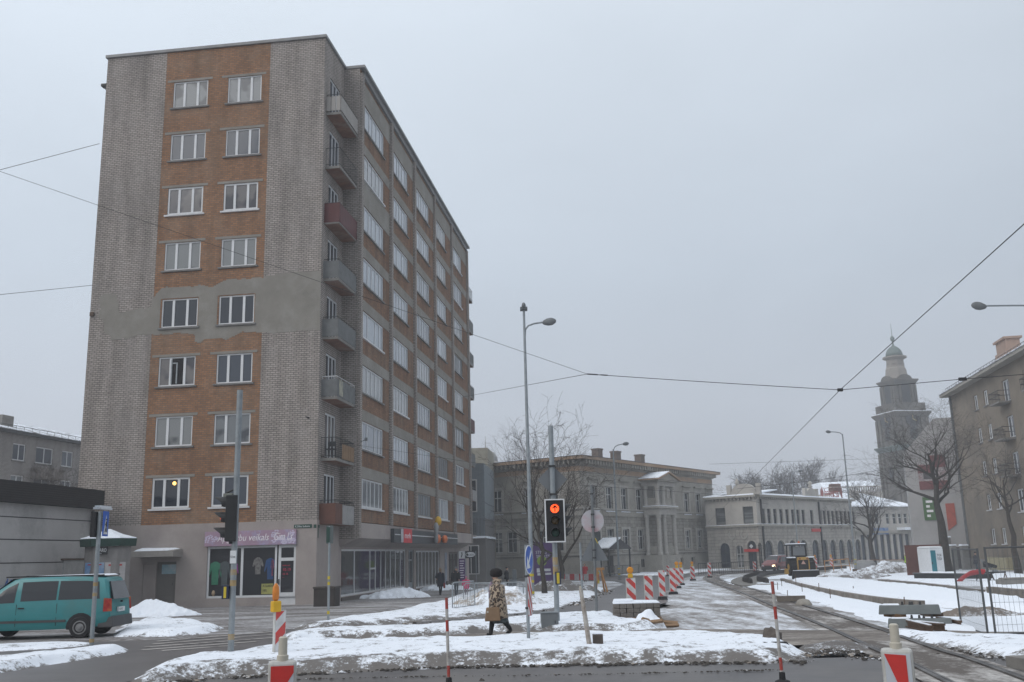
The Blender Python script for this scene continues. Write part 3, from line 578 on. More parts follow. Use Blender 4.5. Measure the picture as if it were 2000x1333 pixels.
def patch(name, px, mat, off, rag=.5, res=.2, ragf=.5, sm=1):    # trodden or driven-over snow: a thin layer with a ragged rim
    o = snowfield(name, smooth_poly(GP(px), sm), off, .3, mat, res=res, rag=rag, ragf=ragf, rough=.3, dip=.03); o['kind'] = 'structure'; return o
m_ground = Msnow('trodden_snow', (.66, .69, .73), (.15, .13, .115), thr=.50, scale=.5, soft=.1, edge=0)
m_asph = M('wet_asphalt', (.098, .092, .092), .55, var=.22, scale=.9, col2=(.14, .128, .12), thr=.58, scale2=.35, bump=.12, spec=.45)
m_asph2 = M('patched_asphalt', (.115, .108, .108), .5, var=.12, scale=.5, bump=.1, col2=(.085, .08, .08), thr=.6, scale2=.6)
m_slush = Msnow('brown_slush', (.30, .275, .25), (.115, .097, .085), thr=.47, scale=1.0, soft=.12, edge=0, stretch=(.35, 1.3, .1))
m_pave = Msnow('icy_paving', (.42, .42, .43), (.115, .10, .092), thr=.475, scale=.9, soft=.09, edge=0, stretch=(.3, 1.4, -.12))
m_yard = Msnow('rutted_snow', (.70, .73, .78), (.185, .165, .15), thr=.49, scale=.75, soft=.10, edge=0, stretch=(1.4, .28, -.22))
m_snow = Msnow('ploughed_snow', thr=.61, scale=2.2, edge=.70, soft=.055, dirt=(.11, .094, .08))
m_snow_c = Msnow('clean_snow', thr=.72, scale=1.2, edge=.55)
m_heap = Msnow('dirty_snow_heap', thr=.58, scale=1.1, edge=.3, dirt=(.24, .19, .14))
gy_ = [-60, 100, 420]; b = MB()
for y0, y1 in zip(gy_, gy_[1:]): b.quad((-320, y0, gz(y0)), (320, y0, gz(y0)), (320, y1, gz(y1)), (-320, y1, gz(y1)))
g = b.build('ground', m_ground); g['kind'] = 'structure'
# roads: the street along the bottom, the side street with the crossing on the left, the lane to the far buildings
yf = G(1000, 1302).y
sheet('road', [(-60, -30), (60, -30), (60, yf), (-60, yf)], m_asph, .004, True)
sheet('side_street', [(-300, 1296), (-300, 1275), (0, 1268), (200, 1252), (300, 1246), (545, 1228), (640, 1230), (719, 1224), (830, 1213), (945, 1206), (1055, 1192), (1105, 1183), (1147, 1168), (1192, 1152), (1222, 1140), (1200, 1135), (1040, 1135), (900, 1140), (900, 1129), (1040, 1126), (1240, 1125), (1400, 1116), (1480, 1113), (1490, 1119), (1410, 1123), (1342, 1128), (1312, 1140), (1302, 1178), (1250, 1190), (1200, 1202), (1100, 1214), (945, 1226), (825, 1232), (719, 1239), (640, 1246), (545, 1262), (330, 1305), (280, 1322)], m_asph2, .008)
sheet('side_road', [(-300, 1300), (-40, 1296), (340, 1262), (540, 1262), (200, 1345), (-300, 1370)], m_asph2, .012)
patch('pavement', [(-250, 1262), (-250, 1205), (150, 1196), (615, 1181), (720, 1165), (900, 1130), (960, 1126), (945, 1148), (880, 1168), (800, 1187), (640, 1212), (540, 1236), (250, 1256)], m_pave, .03, .4, .2)
patch('path', [(535, 1266), (700, 1250), (900, 1240), (1150, 1228), (1500, 1232), (1800, 1232), (2300, 1240), (2300, 1262), (1800, 1258), (1500, 1256), (1150, 1254), (900, 1262), (700, 1266), (535, 1275)], m_slush, .035, .25, .12, .9)
patch('work_yard', [(1300, 1182), (1310, 1142), (1345, 1129), (1480, 1119), (1700, 1112), (2100, 1115), (2300, 1240), (1800, 1236), (1300, 1236), (1290, 1220)], m_yard, .02, .7, .25)
# zebra stripes on the side street
b = MB()
for k, (p, q, w_) in enumerate([((307, 1254.5), (540, 1235), .16), ((298, 1260), (540, 1240.5), .16), ((283, 1266), (540, 1247), .17), ((277, 1271.5), (500, 1255), .17), ((316, 1273), (460, 1262.5), .15)]):
    A, B = G(*p), G(*q); d = (B-A); d.z = 0; nrm = Vector((-d.y, d.x, 0)).normalized()*w_*.5
    b.quad(*[Vector((r.x, r.y, gz(r.y)+.021)) for r in (A-nrm, B-nrm, B+nrm, A+nrm)])
o = b.build('crossing_stripes', M('worn_road_paint', (.50, .47, .44), .7, col2=(.14, .13, .125), thr=.56, scale=2, soft=.06)); o['kind'] = 'structure'
m_grit = M('mud_and_grit', (.055, .048, .042), .95, var=.4, scale=6)
def grit_band(name, line, n, w, smin, smax, seed, snowy=.12):
    """clods of mud and dirty ice along a line"""
    r = random.Random(seed); mb = MB(); L_ = [G(*p) for p in line]; seg = [(a, c, (c-a).length) for a, c in zip(L_, L_[1:])]; tot = sum(s[2] for s in seg); cl = [r.random() for _ in range(34)]
    for _ in range(n):
        t = min(.999, max(0, cl[r.randrange(len(cl))]+r.gauss(0, .012)))*tot if r.random() < .75 else r.random()*tot
        for a, c, l in seg:
            if t <= l: break
            t -= l
        p = a+(c-a)*(t/l); p = p+Vector((r.gauss(0, .15), w*.6+r.gauss(0, w), 0)); s = smin+(smax-smin)*r.random()**7
        i0 = len(mb.v); m_ = 1 if r.random() < snowy else 0
        pr = [(s*r.uniform(.5, .7), -s*.3), (s*r.uniform(.8, 1.2), 0), (s*r.uniform(.5, .9), s*r.uniform(.3, .6)), (s*.15, s*r.uniform(.5, .7))]
        mb.lathe(pr, 6, m_); 
        for k in range(i0, len(mb.v)): v = mb.v[k]; mb.v[k] = (v[0]*r.uniform(.8, 1.25), v[1]*r.uniform(.8, 1.2), v[2]*r.uniform(.55, .95))
        mb.xform(Matrix.Translation((p.x, p.y, gz(p.y)+.02)) @ Matrix.Rotation(r.random()*6.28, 4, 'Z'), i0)
    o = mb.build(name, [m_grit, m_heap]); return o
# ploughed snow
def snow(name, px, h, w, mat=None, label=None, n=1, **k):
    o = snowfield(name, smooth_poly(GP(px), n), h, w, mat or m_snow, **k)
    return tag(o, label, 'snow', 'ploughed snow banks', 'stuff')
snow('snow_bank', [(236, 1337), (300, 1306), (360, 1293), (440, 1283), (520, 1272), (560, 1262), (640, 1260), (760, 1261), (870, 1258), (1000, 1254), (1100, 1250), (1150, 1247), (1190, 1250), (1330, 1250), (1490, 1252), (1545, 1261), (1590, 1280), (1560, 1297), (1400, 1298), (1150, 1301), (900, 1306), (640, 1316), (560, 1320), (400, 1329), (280, 1341)], .20, .55, label='long white snow bank along the road in the foreground', res=.05, rag=.16, ragf=1.1, lump=.55, rimw=.2, front=1.25)
snow('snow_bank', [(523, 1254), (560, 1247), (634, 1234), (693, 1232), (760, 1236), (850, 1230), (945, 1222), (1000, 1217), (1060, 1210), (1150, 1207), (1200, 1199), (1215, 1214), (1290, 1224), (1300, 1234), (1150, 1238), (1000, 1236), (900, 1243), (760, 1250), (640, 1252), (560, 1260)], .2, .5, label='snow bank between the trodden path and the side street', res=.07, rag=.2, rimw=.2, front=.8)
snow('snow_verge', [(560, 1231), (600, 1220), (640, 1212), (700, 1206), (760, 1198), (800, 1187), (860, 1178), (880, 1167), (930, 1152), (1000, 1147), (1060, 1154), (1130, 1150), (1190, 1148), (1160, 1166), (1105, 1184), (1055, 1193), (940, 1207), (825, 1214), (719, 1224), (640, 1231)], .16, .8, label='snowy verge round the two bare trees', res=.11, rag=.4, rimw=.25, front=1.2)
snow('snow_bank', [(-90, 1336), (0, 1318), (100, 1302), (180, 1288), (268, 1272), (230, 1268), (180, 1272), (100, 1282), (0, 1294), (-90, 1305)], .16, .4, label='snow strip by the pedestrian sign pole at the lower left', res=.06, rag=.15, rimw=.15, front=.5)
snow('snow_bank', [(-70, 1278), (0, 1274), (110, 1268), (215, 1258), (150, 1254), (50, 1258), (0, 1261), (-70, 1264)], .06, .4, label='thin strip of snow on the road beside the teal van', res=.08, rag=.25)
snow('snow_bank', [(200, 1246), (240, 1222), (300, 1214), (390, 1218), (450, 1231), (400, 1243), (300, 1248)], .2, .6, label='low snow bank behind the rear of the teal van', res=.1, rag=.35)
snow('snow_bank', [(1700, 1238), (1800, 1240), (1850, 1246), (2120, 1250), (2120, 1296), (1985, 1292), (1900, 1279), (1820, 1262)], .15, .5, label='snow patch right of the rails at the lower right', res=.06, rag=.2, rimw=.3, front=.7, mat=m_snow)
snow('snow_cover', [(1440, 1146), (1500, 1136), (1555, 1139), (1620, 1160), (1720, 1180), (1810, 1190), (2200, 1215), (2200, 1238), (1900, 1240), (1740, 1232), (1640, 1196), (1560, 1170), (1490, 1155)], .10, .7, mat=m_snow_c, label='clean snow between the rails and the raised concrete strip', res=.12, rag=.3)
snow('snow_cover', [(1290, 1125), (1345, 1121), (1480, 1108), (1500, 1103), (1380, 1107), (1280, 1113), (1190, 1118), (1100, 1121), (1100, 1124), (1190, 1125)], .14, .9, label='strip of snow at the foot of the grey building', res=.25, rag=.5)
snow('snow_cover', [(900, 1122), (1000, 1119), (1090, 1117), (1180, 1116), (1180, 1124), (1040, 1125), (900, 1128)], .14, .9, label='strip of snow on the pavement beside the purple stand', res=.25, rag=.5)
snow('snow_cover', [(1600, 1112), (1700, 1107), (1790, 1110), (1880, 1113), (2050, 1125), (2100, 1155), (1920, 1150), (1720, 1132), (1640, 1124)], .12, .9, mat=m_snow_c, label='snowy ground round the portable toilet', res=.25, rag=.5)
snow('snow_cover', [(1400, 1135), (1440, 1128), (1500, 1122), (1560, 1120), (1590, 1128), (1570, 1135), (1500, 1131), (1450, 1139), (1470, 1152), (1440, 1148)], .05, .5, mat=m_snow_c, label='white snow between the curving tram rails', res=.15, rag=.3)
def heap(px_c, w, d, h, label, mat=None, seed=1, lumps=True, name='snow_pile', ca=.85, cat='snow pile'):
    c = G(*px_c); pts = [Vector((c.x+w*.5*math.cos(a)*(1+.15*math.sin(3*a+seed)), c.y+d*.5*math.sin(a)*(1+.12*math.cos(2*a+seed)))) for a in [k*math.pi/10 for k in range(20)]]
    o = snowfield(name, pts, h, min(w, d)*.5, mat or m_heap, res=max(.05, min(w, d)/38), rag=min(w, d)*.1, ragf=1.4/max(1, d*.4), lump=1.2, rough=.4, cone=ca, seed=seed, rimw=min(w, d)*.2)
    return tag(o, label, cat, 'shovelled piles')
heap((300, 1205), 3.4, 2.0, .55, 'white snow pile in front of the steel service door', m_snow_c, 2)
heap((775, 1169), 4.2, 2.4, .5, 'snow pile below the long shop window', m_snow_c, 5)
heap((862, 1154), 4.0, 2.0, .45, 'snow pile on the pavement behind the walker in the dark coat', m_snow_c, 7)
heap((945, 1186), 3.0, 2.4, .72, 'sandy snow pile behind the crowd barrier', Msnow('sandy_heap', thr=.52, scale=1.0, edge=.3, dirt=(.30, .24, .17)), 9)
heap((990, 1188), 3.6, 2.6, .80, 'stony snow pile behind the woman in the leopard coat', m_heap, 12)
heap((1090, 1160), 4.2, 2.4, .8, 'dark earth pile at the foot of the two bare trees', Msnow('earth_heap', thr=.40, scale=1.4, edge=.2, dirt=(.10, .085, .07)), 14, name='earth_pile', cat='earth pile')
heap((1738, 1122), 6.5, 4.0, 1.1, 'tall rubble pile under snow left of the portable toilet', Msnow('rubble_heap', thr=.50, scale=1.6, edge=.3, dirt=(.13, .11, .095)), 16, name='rubble_pile', cat='rubble pile')
heap((1668, 1131), 6.0, 3.0, .6, 'brown rubble pile beside the raised snow strip', MATS['rubble_heap'], 19, name='rubble_pile', cat='rubble pile')
heap((1910, 1210), 2.8, 1.3, .30, 'brown heap of broken paving behind the mesh fence', Msnow('broken_paving', thr=.42, scale=2.2, edge=.1, dirt=(.14, .105, .075)), 23, name='rubble_pile', cat='rubble pile')
heap((1640, 1266), 1.5, 1.6, .15, 'churned muddy snow heap beside the rail in the foreground', Msnow('churned_mud', thr=.40, scale=3.5, edge=.1, dirt=(.085, .07, .058)), 27, name='mud_heap', cat='mud')
o = grit_band('grit', [(262, 1341), (400, 1330), (560, 1321), (640, 1316), (900, 1306), (1150, 1301), (1400, 1298), (1570, 1296)], 4200, .13, .004, .05, 3); tag(o, 'dark clods of mud along the rim of the front snow bank', 'mud', kind='stuff')
o = grit_band('grit', [(600, 1330), (760, 1326), (900, 1324), (1050, 1322), (1200, 1320), (1370, 1316), (1520, 1312)], 900, .05, .004, .03, 5, .05); tag(o, 'line of grit left between the wheel tracks of the road', 'mud', kind='stuff')
o = grit_band('grit', [(1540, 1290), (1600, 1282), (1640, 1270), (1690, 1288), (1720, 1290)], 900, .14, .006, .045, 8, .3); tag(o, 'mud clods on the churned ground beside the rail', 'mud', kind='stuff')
o = grit_band('grit', [(640, 1236), (820, 1219), (945, 1212), (1058, 1197), (1108, 1188), (1150, 1172), (1195, 1154)], 700, .2, .012, .09, 11, .3); tag(o, 'brown clods along the kerb of the lane', 'mud', kind='stuff')
o = grit_band('grit', [(1820, 1265), (1900, 1282), (1985, 1294), (2060, 1297)], 250, .06, .01, .05, 12, .2); tag(o, 'grit along the edge of the snow at the lower right', 'mud', kind='stuff')
rb = random.Random(77)
for k, (x, y, s, lb) in enumerate([(765, 1301, .15, 'largest dark clod on the rim of the front snow bank'), (735, 1303, .10, 'dark clod left of the largest one on the front snow bank'), (940, 1330, .045, 'small brown clod lying on the road at the bottom edge'), (1197, 1288, .1, 'dark clod right of the leaning post'), (1508, 1268, .19, 'round stone weighing down a marker foot'), (1424, 1284, .1, 'dark clod on the snow bank left of the round stone')]):
    p = G(x, y); q = MB(); fl_ = .6 if k != 4 else 1; q.lathe([(s*.6, -s*.3), (s*.95, 0), (s*.9, s*.5*fl_), (s*.55, s*.85*fl_), (s*.1, s*fl_)], 9)
    for i, v in enumerate(q.v): nn = mnoise.noise(Vector(v)*(1.2/s)+Vector((k, 0, 0))); q.v[i] = tuple(Vector(v)*(1+.9*nn))
    tag(q.build('mud_clod' if k != 4 else 'stone', m_grit if k != 4 else M('grey_stone', (.10, .085, .075), .9, var=.3, scale=8), loc=(p.x, p.y, gz(p.y)+(.17 if k == 4 else .10) if y < 1320 else gz(p.y)), smooth=True), lb, 'clod' if k != 4 else 'stone', 'clods beside the road' if k != 4 else None)
# tram rails
m_rail = M('tram_rail', (.06, .052, .048), .45, .5, var=.3, col2=(.25, .24, .23), thr=.6, scale=1.5)
m_bed = Msnow('rail_bed', (.52, .5, .48), (.085, .07, .06), thr=.42, scale=1.0, soft=.1, edge=0, stretch=(1.5, .4, -.3))
def catmull(p, n=8):
    p = [p[0]*2-p[1]]+p+[p[-1]*2-p[-2]]; o = []
    for a, b_, c, d in zip(p, p[1:], p[2:], p[3:]):
        for k in range(n):
            t = k/n; o.append(.5*((2*b_)+(c-a)*t+(2*a-5*b_+4*c-d)*t*t+(3*b_-a-3*c+d)*t**3))
    return o+[p[-2]]
def offset_line(L_, d):
    o = []
    for k, p in enumerate(L_):
        t = L_[min(k+1, len(L_)-1)]-L_[max(k-1, 0)]; t.normalize(); o.append(Vector((p.x-t.y*d, p.y+t.x*d)))
    return o
def strip(mb, L_, w, z0, z1, m=0):
    A, B = offset_line(L_, w/2), offset_line(L_, -w/2)
    for k in range(len(L_)-1):
        p = [A[k], B[k], B[k+1], A[k+1]]; mb.hexa([(q.x, q.y, gz(q.y)+z0) for q in p]+[(q.x, q.y, gz(q.y)+z1) for q in p], m)
mid = [Vector(((G(*a).x+G(*c).x)/2, (G(*a).y+G(*c).y)/2)) for a, c in (((1905, 1358), (2035, 1353)), ((1775, 1299), (1880, 1290)), ((1721, 1278), (1808, 1267)), ((1597, 1223), (1692, 1223)), ((1510, 1185), (1567, 1185)), ((1440, 1154), (1478, 1157)), ((1395, 1139), (1419, 1139)), ((1378, 1132), (1400, 1130)))]
mid += [G(1400, 1124).xy, G(1450, 1119).xy, G(1540, 1114).xy, G(1640, 1108).xy]
Lm = catmull(mid, 10)
b = MB(); strip(b, Lm, 1.5, .022, .028); o = b.build('track_bed', m_bed); o['kind'] = 'structure'
for k, d in enumerate((.5, -.5)):
    b = MB(); strip(b, offset_line(Lm, d), .07, .0, .055); strip(b, offset_line(Lm, d-.075), .04, .0, .05)
    strip(b, offset_line(Lm, d-.037), .033, .0, .034); tag(b.build('tram_rail', m_rail), ('left' if k == 0 else 'right')+' grooved tram rail running from the road towards the far buildings', 'rail', 'rails of the tram line')
Ln = catmull([G(*p).xy for p in ((1488, 1146), (1464, 1140), (1464, 1133), (1478, 1128), (1510, 1124), (1560, 1120), (1640, 1115))], 8)
b = MB(); strip(b, Ln, 2.4, .0, .10); o = b.build('track_slab', m_conc); o['kind'] = 'structure'
Ln2 = catmull([G(*p).xy for p in ((1476, 1143), (1460, 1138), (1464, 1133), (1480, 1127), (1510, 1123), (1560, 1119), (1640, 1113))], 8)
for d, t in ((.25, 'outer'), (-.75, 'inner')):
    b = MB(); strip(b, offset_line(Ln2, d), .16, .1, .34); strip(b, offset_line(Ln2, d), .07, .34, .40); tag(b.build('tram_rail', M('new_dark_rail', (.04, .035, .035), .6, .3)), t+' dark new rail curving up on its slab left of the loader', 'rail', 'new raised rails')
# raised concrete strip under snow, kerbs and the second kerb
def kerbline(px, w, z0, z1, mat, label, name='kerb', jag=0):
    L_ = [G(*p).xy for p in px]; mb = MB(); strip(mb, catmull(L_, 5), w, z0, z1); return tag(mb.build(name, mat), label, 'kerb', 'concrete kerbs of the building site')
m_kerb = M('raw_concrete_edge', (.16, .14, .12), .95, var=.3, scale=2, col2=(.27, .25, .23), thr=.58, bump=.3)
kerbline([(1528, 1136), (1550, 1144), (1600, 1157), (1680, 1173), (1760, 1184), (1801, 1187)], .25, -.05, .21, m_kerb, 'long raw concrete edge of the raised snowy strip')
kerbline([(1719, 1140), (1780, 1145), (1850, 1154), (1919, 1164)], .22, -.05, .22, m_kerb, 'second raw concrete kerb nearer the portable toilet')
kerbline([(1935, 1164), (2000, 1172), (2080, 1182)], .25, -.05, .34, m_kerb, 'kerb behind the mesh fence at the right edge')
snow('snow_cover', [(1535, 1138), (1570, 1133), (1660, 1134), (1720, 1142), (1800, 1150), (1920, 1166), (2050, 1184), (2050, 1202), (1850, 1190), (1800, 1186), (1680, 1171), (1600, 1155)], .22, .35, mat=m_snow_c, label='smooth snow on the raised concrete strip', res=.12, rag=.12, rough=.12)
kerbline([(1985, 1303), (2100, 1322)], .3, -.05, .16, m_conc, 'dark kerb at the lower right corner')
# ------------------------------------------------------------------ other buildings
class Fac:
    """a facade: along u, up z, outward d, in the frame of its building's empty"""
    def __init__(s, org, ang, side='R'):
        s.Mi = (Matrix.Translation(org) @ Matrix.Rotation(ang, 4, 'Z')).inverted(); s.side = side; s.mp = (lambda u, z, d: (u, -d, z)) if side == 'R' else (lambda v, z, d: (-d, v, z))
    def inv(s, px, py, d=0):
        o = s.Mi @ Vector((0, 0, H0)); r = s.Mi.to_3x3() @ ray(px, py)
        if s.side == 'R': t = (-d-o.y)/r.y; return o.x+r.x*t, o.z+r.z*t
        t = (-d-o.x)/r.x; return o.y+r.y*t, o.z+r.z*t
    def u(s, px, py, d=0): return s.inv(px, py, d)[0]
    def z(s, px, py, d=0): return s.inv(px, py, d)[1]
m_stone = M('grey_stucco', (.335, .315, .28), .9, var=.12, scale=.5, col2=(.235, .215, .185), thr=.58, bump=.1, scale2=.4)
m_stone2 = M('pale_stucco', (.43, .405, .37), .9, var=.1, scale=.6, col2=(.28, .265, .25), thr=.6)
m_peach = M('peach_frieze', (.39, .27, .185), .9, var=.12, scale=.5, col2=(.25, .22, .19), thr=.58)
m_trim = M('stone_trim', (.40, .38, .35), .9, var=.12)
m_roof = M('dark_roof_sheet', (.07, .07, .075), .7, var=.2)
m_brown = M('brown_wood_door', (.045, .04, .038), .7)
gd = Mglass('old_pane', (.035, .04, .045)); gd2 = Mglass('old_pane_curtain', (.04, .045, .05), (.26, .27, .27), 6, cover=.5)
m_green = M('dark_green_paint', (.015, .05, .038), .5)
def rusticated(name, c, j=.45):
    return Mbrick(name, c, tuple(x*.88 for x in c), tuple(x*.5 for x in c), 1.1, j, .03, tuple(x*.78 for x in c), .5, soot=.3)
m_rust_st = rusticated('rusticated_stucco', (.345, .325, .29))
m_rust_pale = rusticated('pale_rusticated_stucco', (.42, .39, .35), .42)

# --- grey classical building
A_ = G(1140, 1128); az = math.radians(35.5); ang = math.pi/2-az
B2 = empty('grey_mansion', A_, ang, 'two storey grey classical mansion with a columned porch and bracketed cornice', 'building')
fr = Fac(A_, ang); fl = Fac(A_, ang, 'L'); L2 = fr.u(1402, 1110); E2 = 13.25
D2 = 13.3
zu0, zu1 = fr.z(1159, 995), fr.z(1159, 949); zl0, zl1 = fr.z(1193, 1075), fr.z(1193, 1034); zb = fr.z(1159, 1005)
uu = [fr.u(x, 975) for x in (1159, 1190, 1219, 1248)]+[fr.u(1283, 975)]+[fr.u(x, 980) for x in (1340.5, 1363, 1385)]
ul = [fr.u(x, 1055) for x in (1164, 1193, 1223, 1252)]+[fr.u(x, 1055) for x in (1344, 1367)]
hw = .74
hu = [(u-hw, u+hw, zu0, zu1) for u in uu]; hl = [(u-hw, u+hw, zl0, zl1) for u in ul]
udoor = fr.u(1389, 1060); hd = [(udoor-.75, udoor+.75, .3, zl1)]
hb = [(fr.u(x, 1100)-.8, fr.u(x, 1100)+.8, .7, 1.7) for x in (1258, 1329)]+[(fr.u(1353, 1098)-.6, fr.u(1353, 1098)+.6, .8, 1.7)]
vv = [fl.u(x, 975) for x in (970, 1034, 1080)]; vl = [fl.u(x, 1055) for x in (972, 1000, 1060, 1090)]
b = MB(); wall(b, fr.mp, 0, L2, 2.1, zb, hl+[(h[0], h[1], 2.1, h[3]) for h in hd], .25); wall(b, fl.mp, 0, D2, 2.1, zb, [(v-.7, v+.7, zl0, zl1) for v in vl], .25); b.build('rusticated_wall', m_rust_st, B2)
b = MB(); wall(b, fr.mp, 0, L2, zb, E2, hu, .25); wall(b, fl.mp, 0, D2, zb, E2, [(v-.7, v+.7, zu0, zu1) for v in vv], .25)
b.box(L2-.01, L2, 0, D2, -2, E2); b.box(0, L2, D2-.01, D2, -2, E2); b.build('upper_wall', m_stone, B2, fix=False)
b = MB(); mpp = lambda u, z, d: fr.mp(u, z, d+.06); wall(b, mpp, -.06, L2+.06, -2, 2.1, hb+[(h[0], h[1], h[2], 2.1) for h in hd], .3); wall(b, lambda v, z, d: fl.mp(v, z, d+.06), -.06, D2, -2, 2.1, [], .3)
b.quad(mpp(-.06, 2.1, 0), mpp(L2, 2.1, 0), mpp(L2, 2.1, -.06), mpp(-.06, 2.1, -.06)); b.build('plinth', m_stone, B2, fix=False)
def band(z0, z1, p, mat, name, par, skip=()):
    q = MB(); q.mbox(fr.mp, -p, L2+p, z0, z1, -.02, p); q.mbox(fl.mp, 0, D2, z0, z1, -.02, p); return q.build(name, mat, par)
band(zb-.15, zb+.55, .12, m_stone, 'belt_course', B2); band(zb+.56, zb+.72, .25, m_trim, 'belt_ledge', B2); band(2.35, 2.5, .14, m_trim, 'sill_course', B2)
band(zu1+1.55, zu1+2.1, .03, m_peach, 'frieze', B2)
band(E2-.95, E2-.4, .2, m_stone, 'cornice_base', B2); band(E2-.39, E2-.05, .95, m_peach, 'cornice', B2)
b = MB(); n = int(L2/.62)
for i in range(n): u = .2+i*L2/n; b.mbox(fr.mp, u, u+.26, E2-.86, E2-.41, .2, .8)
for i in range(int(D2/.62)): b.mbox(fl.mp, .2+i*.62, .46+i*.62, E2-.86, E2-.41, .2, .8)
q = b.build('cornice_bracket', m_stone, B2); q['kind'] = 'stuff'
b = MB(); o_ = .9
b.poly([(-o_, -o_, E2-.04), (L2+o_, -o_, E2-.04), (L2-8, 9, E2+1.3), (9, 9, E2+1.3)]); b.poly([(-o_, D2, E2-.04), (-o_, -o_, E2-.04), (9, 9, E2+1.3), (9, D2, E2+1.3)]); b.poly([(L2+o_, -o_, E2-.04), (L2+o_, D2, E2-.04), (L2-8, D2, E2+1.3), (L2-8, 9, E2+1.3)]); b.poly([(9, 9, E2+1.3), (L2-8, 9, E2+1.3), (L2-8, D2, E2+1.3), (9, D2, E2+1.3)])
b.build('roof', Msnow('thin_roof_snow', thr=.56, scale=.8, edge=0, dirt=(.1, .1, .11)), B2)
b = MB(); b.mbox(fr.mp, -1, L2+1, E2-.05, E2+.0, .9, 1.0); b.mbox(fl.mp, -1, D2, E2-.05, E2+.0, .9, 1.0); b.build('gutter', m_roof, B2)
m_chim = Mbrick('chimney_brick', (.16, .12, .10), (.12, .095, .08), (.2, .19, .18))
for x, y in ((1165, 886), (1201, 890), (1248, 897)):
    u = fr.u(x, y, -7); q = MB(); q.box(u-.55, u+.55, 6.4, 7.4, E2+.5, E2+2.3); q.box(u-.62, u+.62, 6.33, 7.47, E2+2.3, E2+2.5); q.build('chimney', M('sooty_brick', (.10, .075, .06), .9, var=.3, scale=4), B2)
    q = MB(); q.box(u-.7, u+.7, 6.2, 7.6, E2+.45, E2+1.0, taper=.1); q.build('chimney_snow', m_snowcap, B2)
m_wf = M('greyed_white_frame', (.5, .5, .49), .6)
def oldwin(f, u0, u1, z0, z1, par, hood=True, name='window', pane=None):
    w = window(par, f.mp, u0, u1, z0, z1, m_wf, pane or R.choice((gd, gd, gd2)), -.22, (.5, ), ((.66, 0, 1), ), fw=.09, mw=.1, name=name)
    q = MB()
    for a, c in ((u0-.36, u0-.02), (u1+.02, u1+.36)): q.mbox(f.mp, a, c, z0-.1, z1+.3, .0, .07)
    q.mbox(f.mp, u0-.02, u1+.02, z1+.02, z1+.3, .0, .07); q.build('window_surround', m_trim, w)
    if hood:
        q = MB(); q.mbox(f.mp, u0-.3, u1+.3, z1+.31, z1+.75, 0, .05); q.mbox(f.mp, u0-.45, u1+.45, z1+.76, z1+.92, 0, .3); q.build('window_hood', m_stone, w)
    q = MB(); q.mbox(f.mp, u0-.35, u1+.35, z0-.22, z0-.11, 0, .16); q.build('sill', m_snowcap if hood else m_trim, w)
for h in hu: oldwin(fr, *h, B2)
for h in hl: oldwin(fr, *h, B2, False)
for v in vv: oldwin(fl, v-.7, v+.7, zu0, zu1, B2)
for v in vl: oldwin(fl, v-.7, v+.7, zl0, zl1, B2, False)
for h in hb: window(B2, fr.mp, *h, m_stone, gd, -.2, (.5, ), name='cellar_window')
q = MB(); q.mbox(fr.mp, hd[0][0], hd[0][1], .3, zl1, -.2, -.12); w = q.build('side_door', M('green_black_door', (.03, .04, .04), .6), B2)
q = MB()
for a, c in ((hd[0][0]-.3, hd[0][0]-.02), (hd[0][1]+.02, hd[0][1]+.3)): q.mbox(fr.mp, a, c, -.5, zl1+.3, .02, .14)
q.build('door_surround', m_trim, w)
ud2 = fr.u(1166, 1085); q = MB(); q.mbox(fr.mp, ud2-.75, ud2+.75, -.3, 4.9, .06, .12); w = q.build('side_door', MATS['green_black_door'], B2); q = MB(); q.mbox(fr.mp, ud2+.76, ud2+1.05, -.3, 5.2, .06, .16); q.mbox(fr.mp, ud2-1.05, ud2-.76, -.3, 5.2, .06, .16); q.build('door_surround', m_trim, w)
# porch: two storeys of columns under a gable
uf0, uf1 = fr.u(1294, 1100, 2.4), fr.u(1327, 1100, 2.4); pj = 2.4
zc0 = 2.2; zc1 = zb+.1; zt1 = fr.z(1310, 951, 2.4)
b = MB(); b.mbox(fr.mp, uf0-.2, uf1+.2, -2, zc0-.1, .07, pj+.1); pb = b.build('porch_base', m_stone, B2)
b = MB(); b.mbox(fr.mp, uf0-.1, uf1+.1, zc1, zc1+.75, .26, pj); b.mbox(fr.mp, uf0-.3, uf1+.3, zc1+.76, zc1+1.0, .27, pj+.25); b.build('porch_entablature', m_trim, B2)
b = MB(); b.mbox(fr.mp, uf0-.25, uf1+.25, zc1+1.01, zc1+1.08, .3, pj+.2); b.build('porch_snow', m_snowcap, B2)
b = MB(); b.mbox(fr.mp, uf0-.1, uf1+.1, zt1, zt1+.55, .1, pj); b.build('upper_entablature', m_trim, B2)
b = MB(); um = (uf0+uf1)/2; b.prism([(uf0-.5, zt1+.56), (uf1+.5, zt1+.56), (uf1+.5, zt1+.7), (um, zt1+1.55), (uf0-.5, zt1+.7)], fr.mp, .1, pj+.35); b.build('pediment', m_stone, B2)
b = MB()
for a, c in ((uf0-.75, um), (um, uf1+.75)):
    za, zc = (zt1+.7, zt1+1.6) if c == um else (zt1+1.6, zt1+.7); b.hexa([fr.mp(a, za, pj+.6), fr.mp(c, zc, pj+.6), fr.mp(c, zc, .05), fr.mp(a, za, .05), fr.mp(a, za+.16, pj+.6), fr.mp(c, zc+.16, pj+.6), fr.mp(c, zc+.16, .05), fr.mp(a, za+.16, .05)])
b.build('pediment_moulding', m_peach, B2)
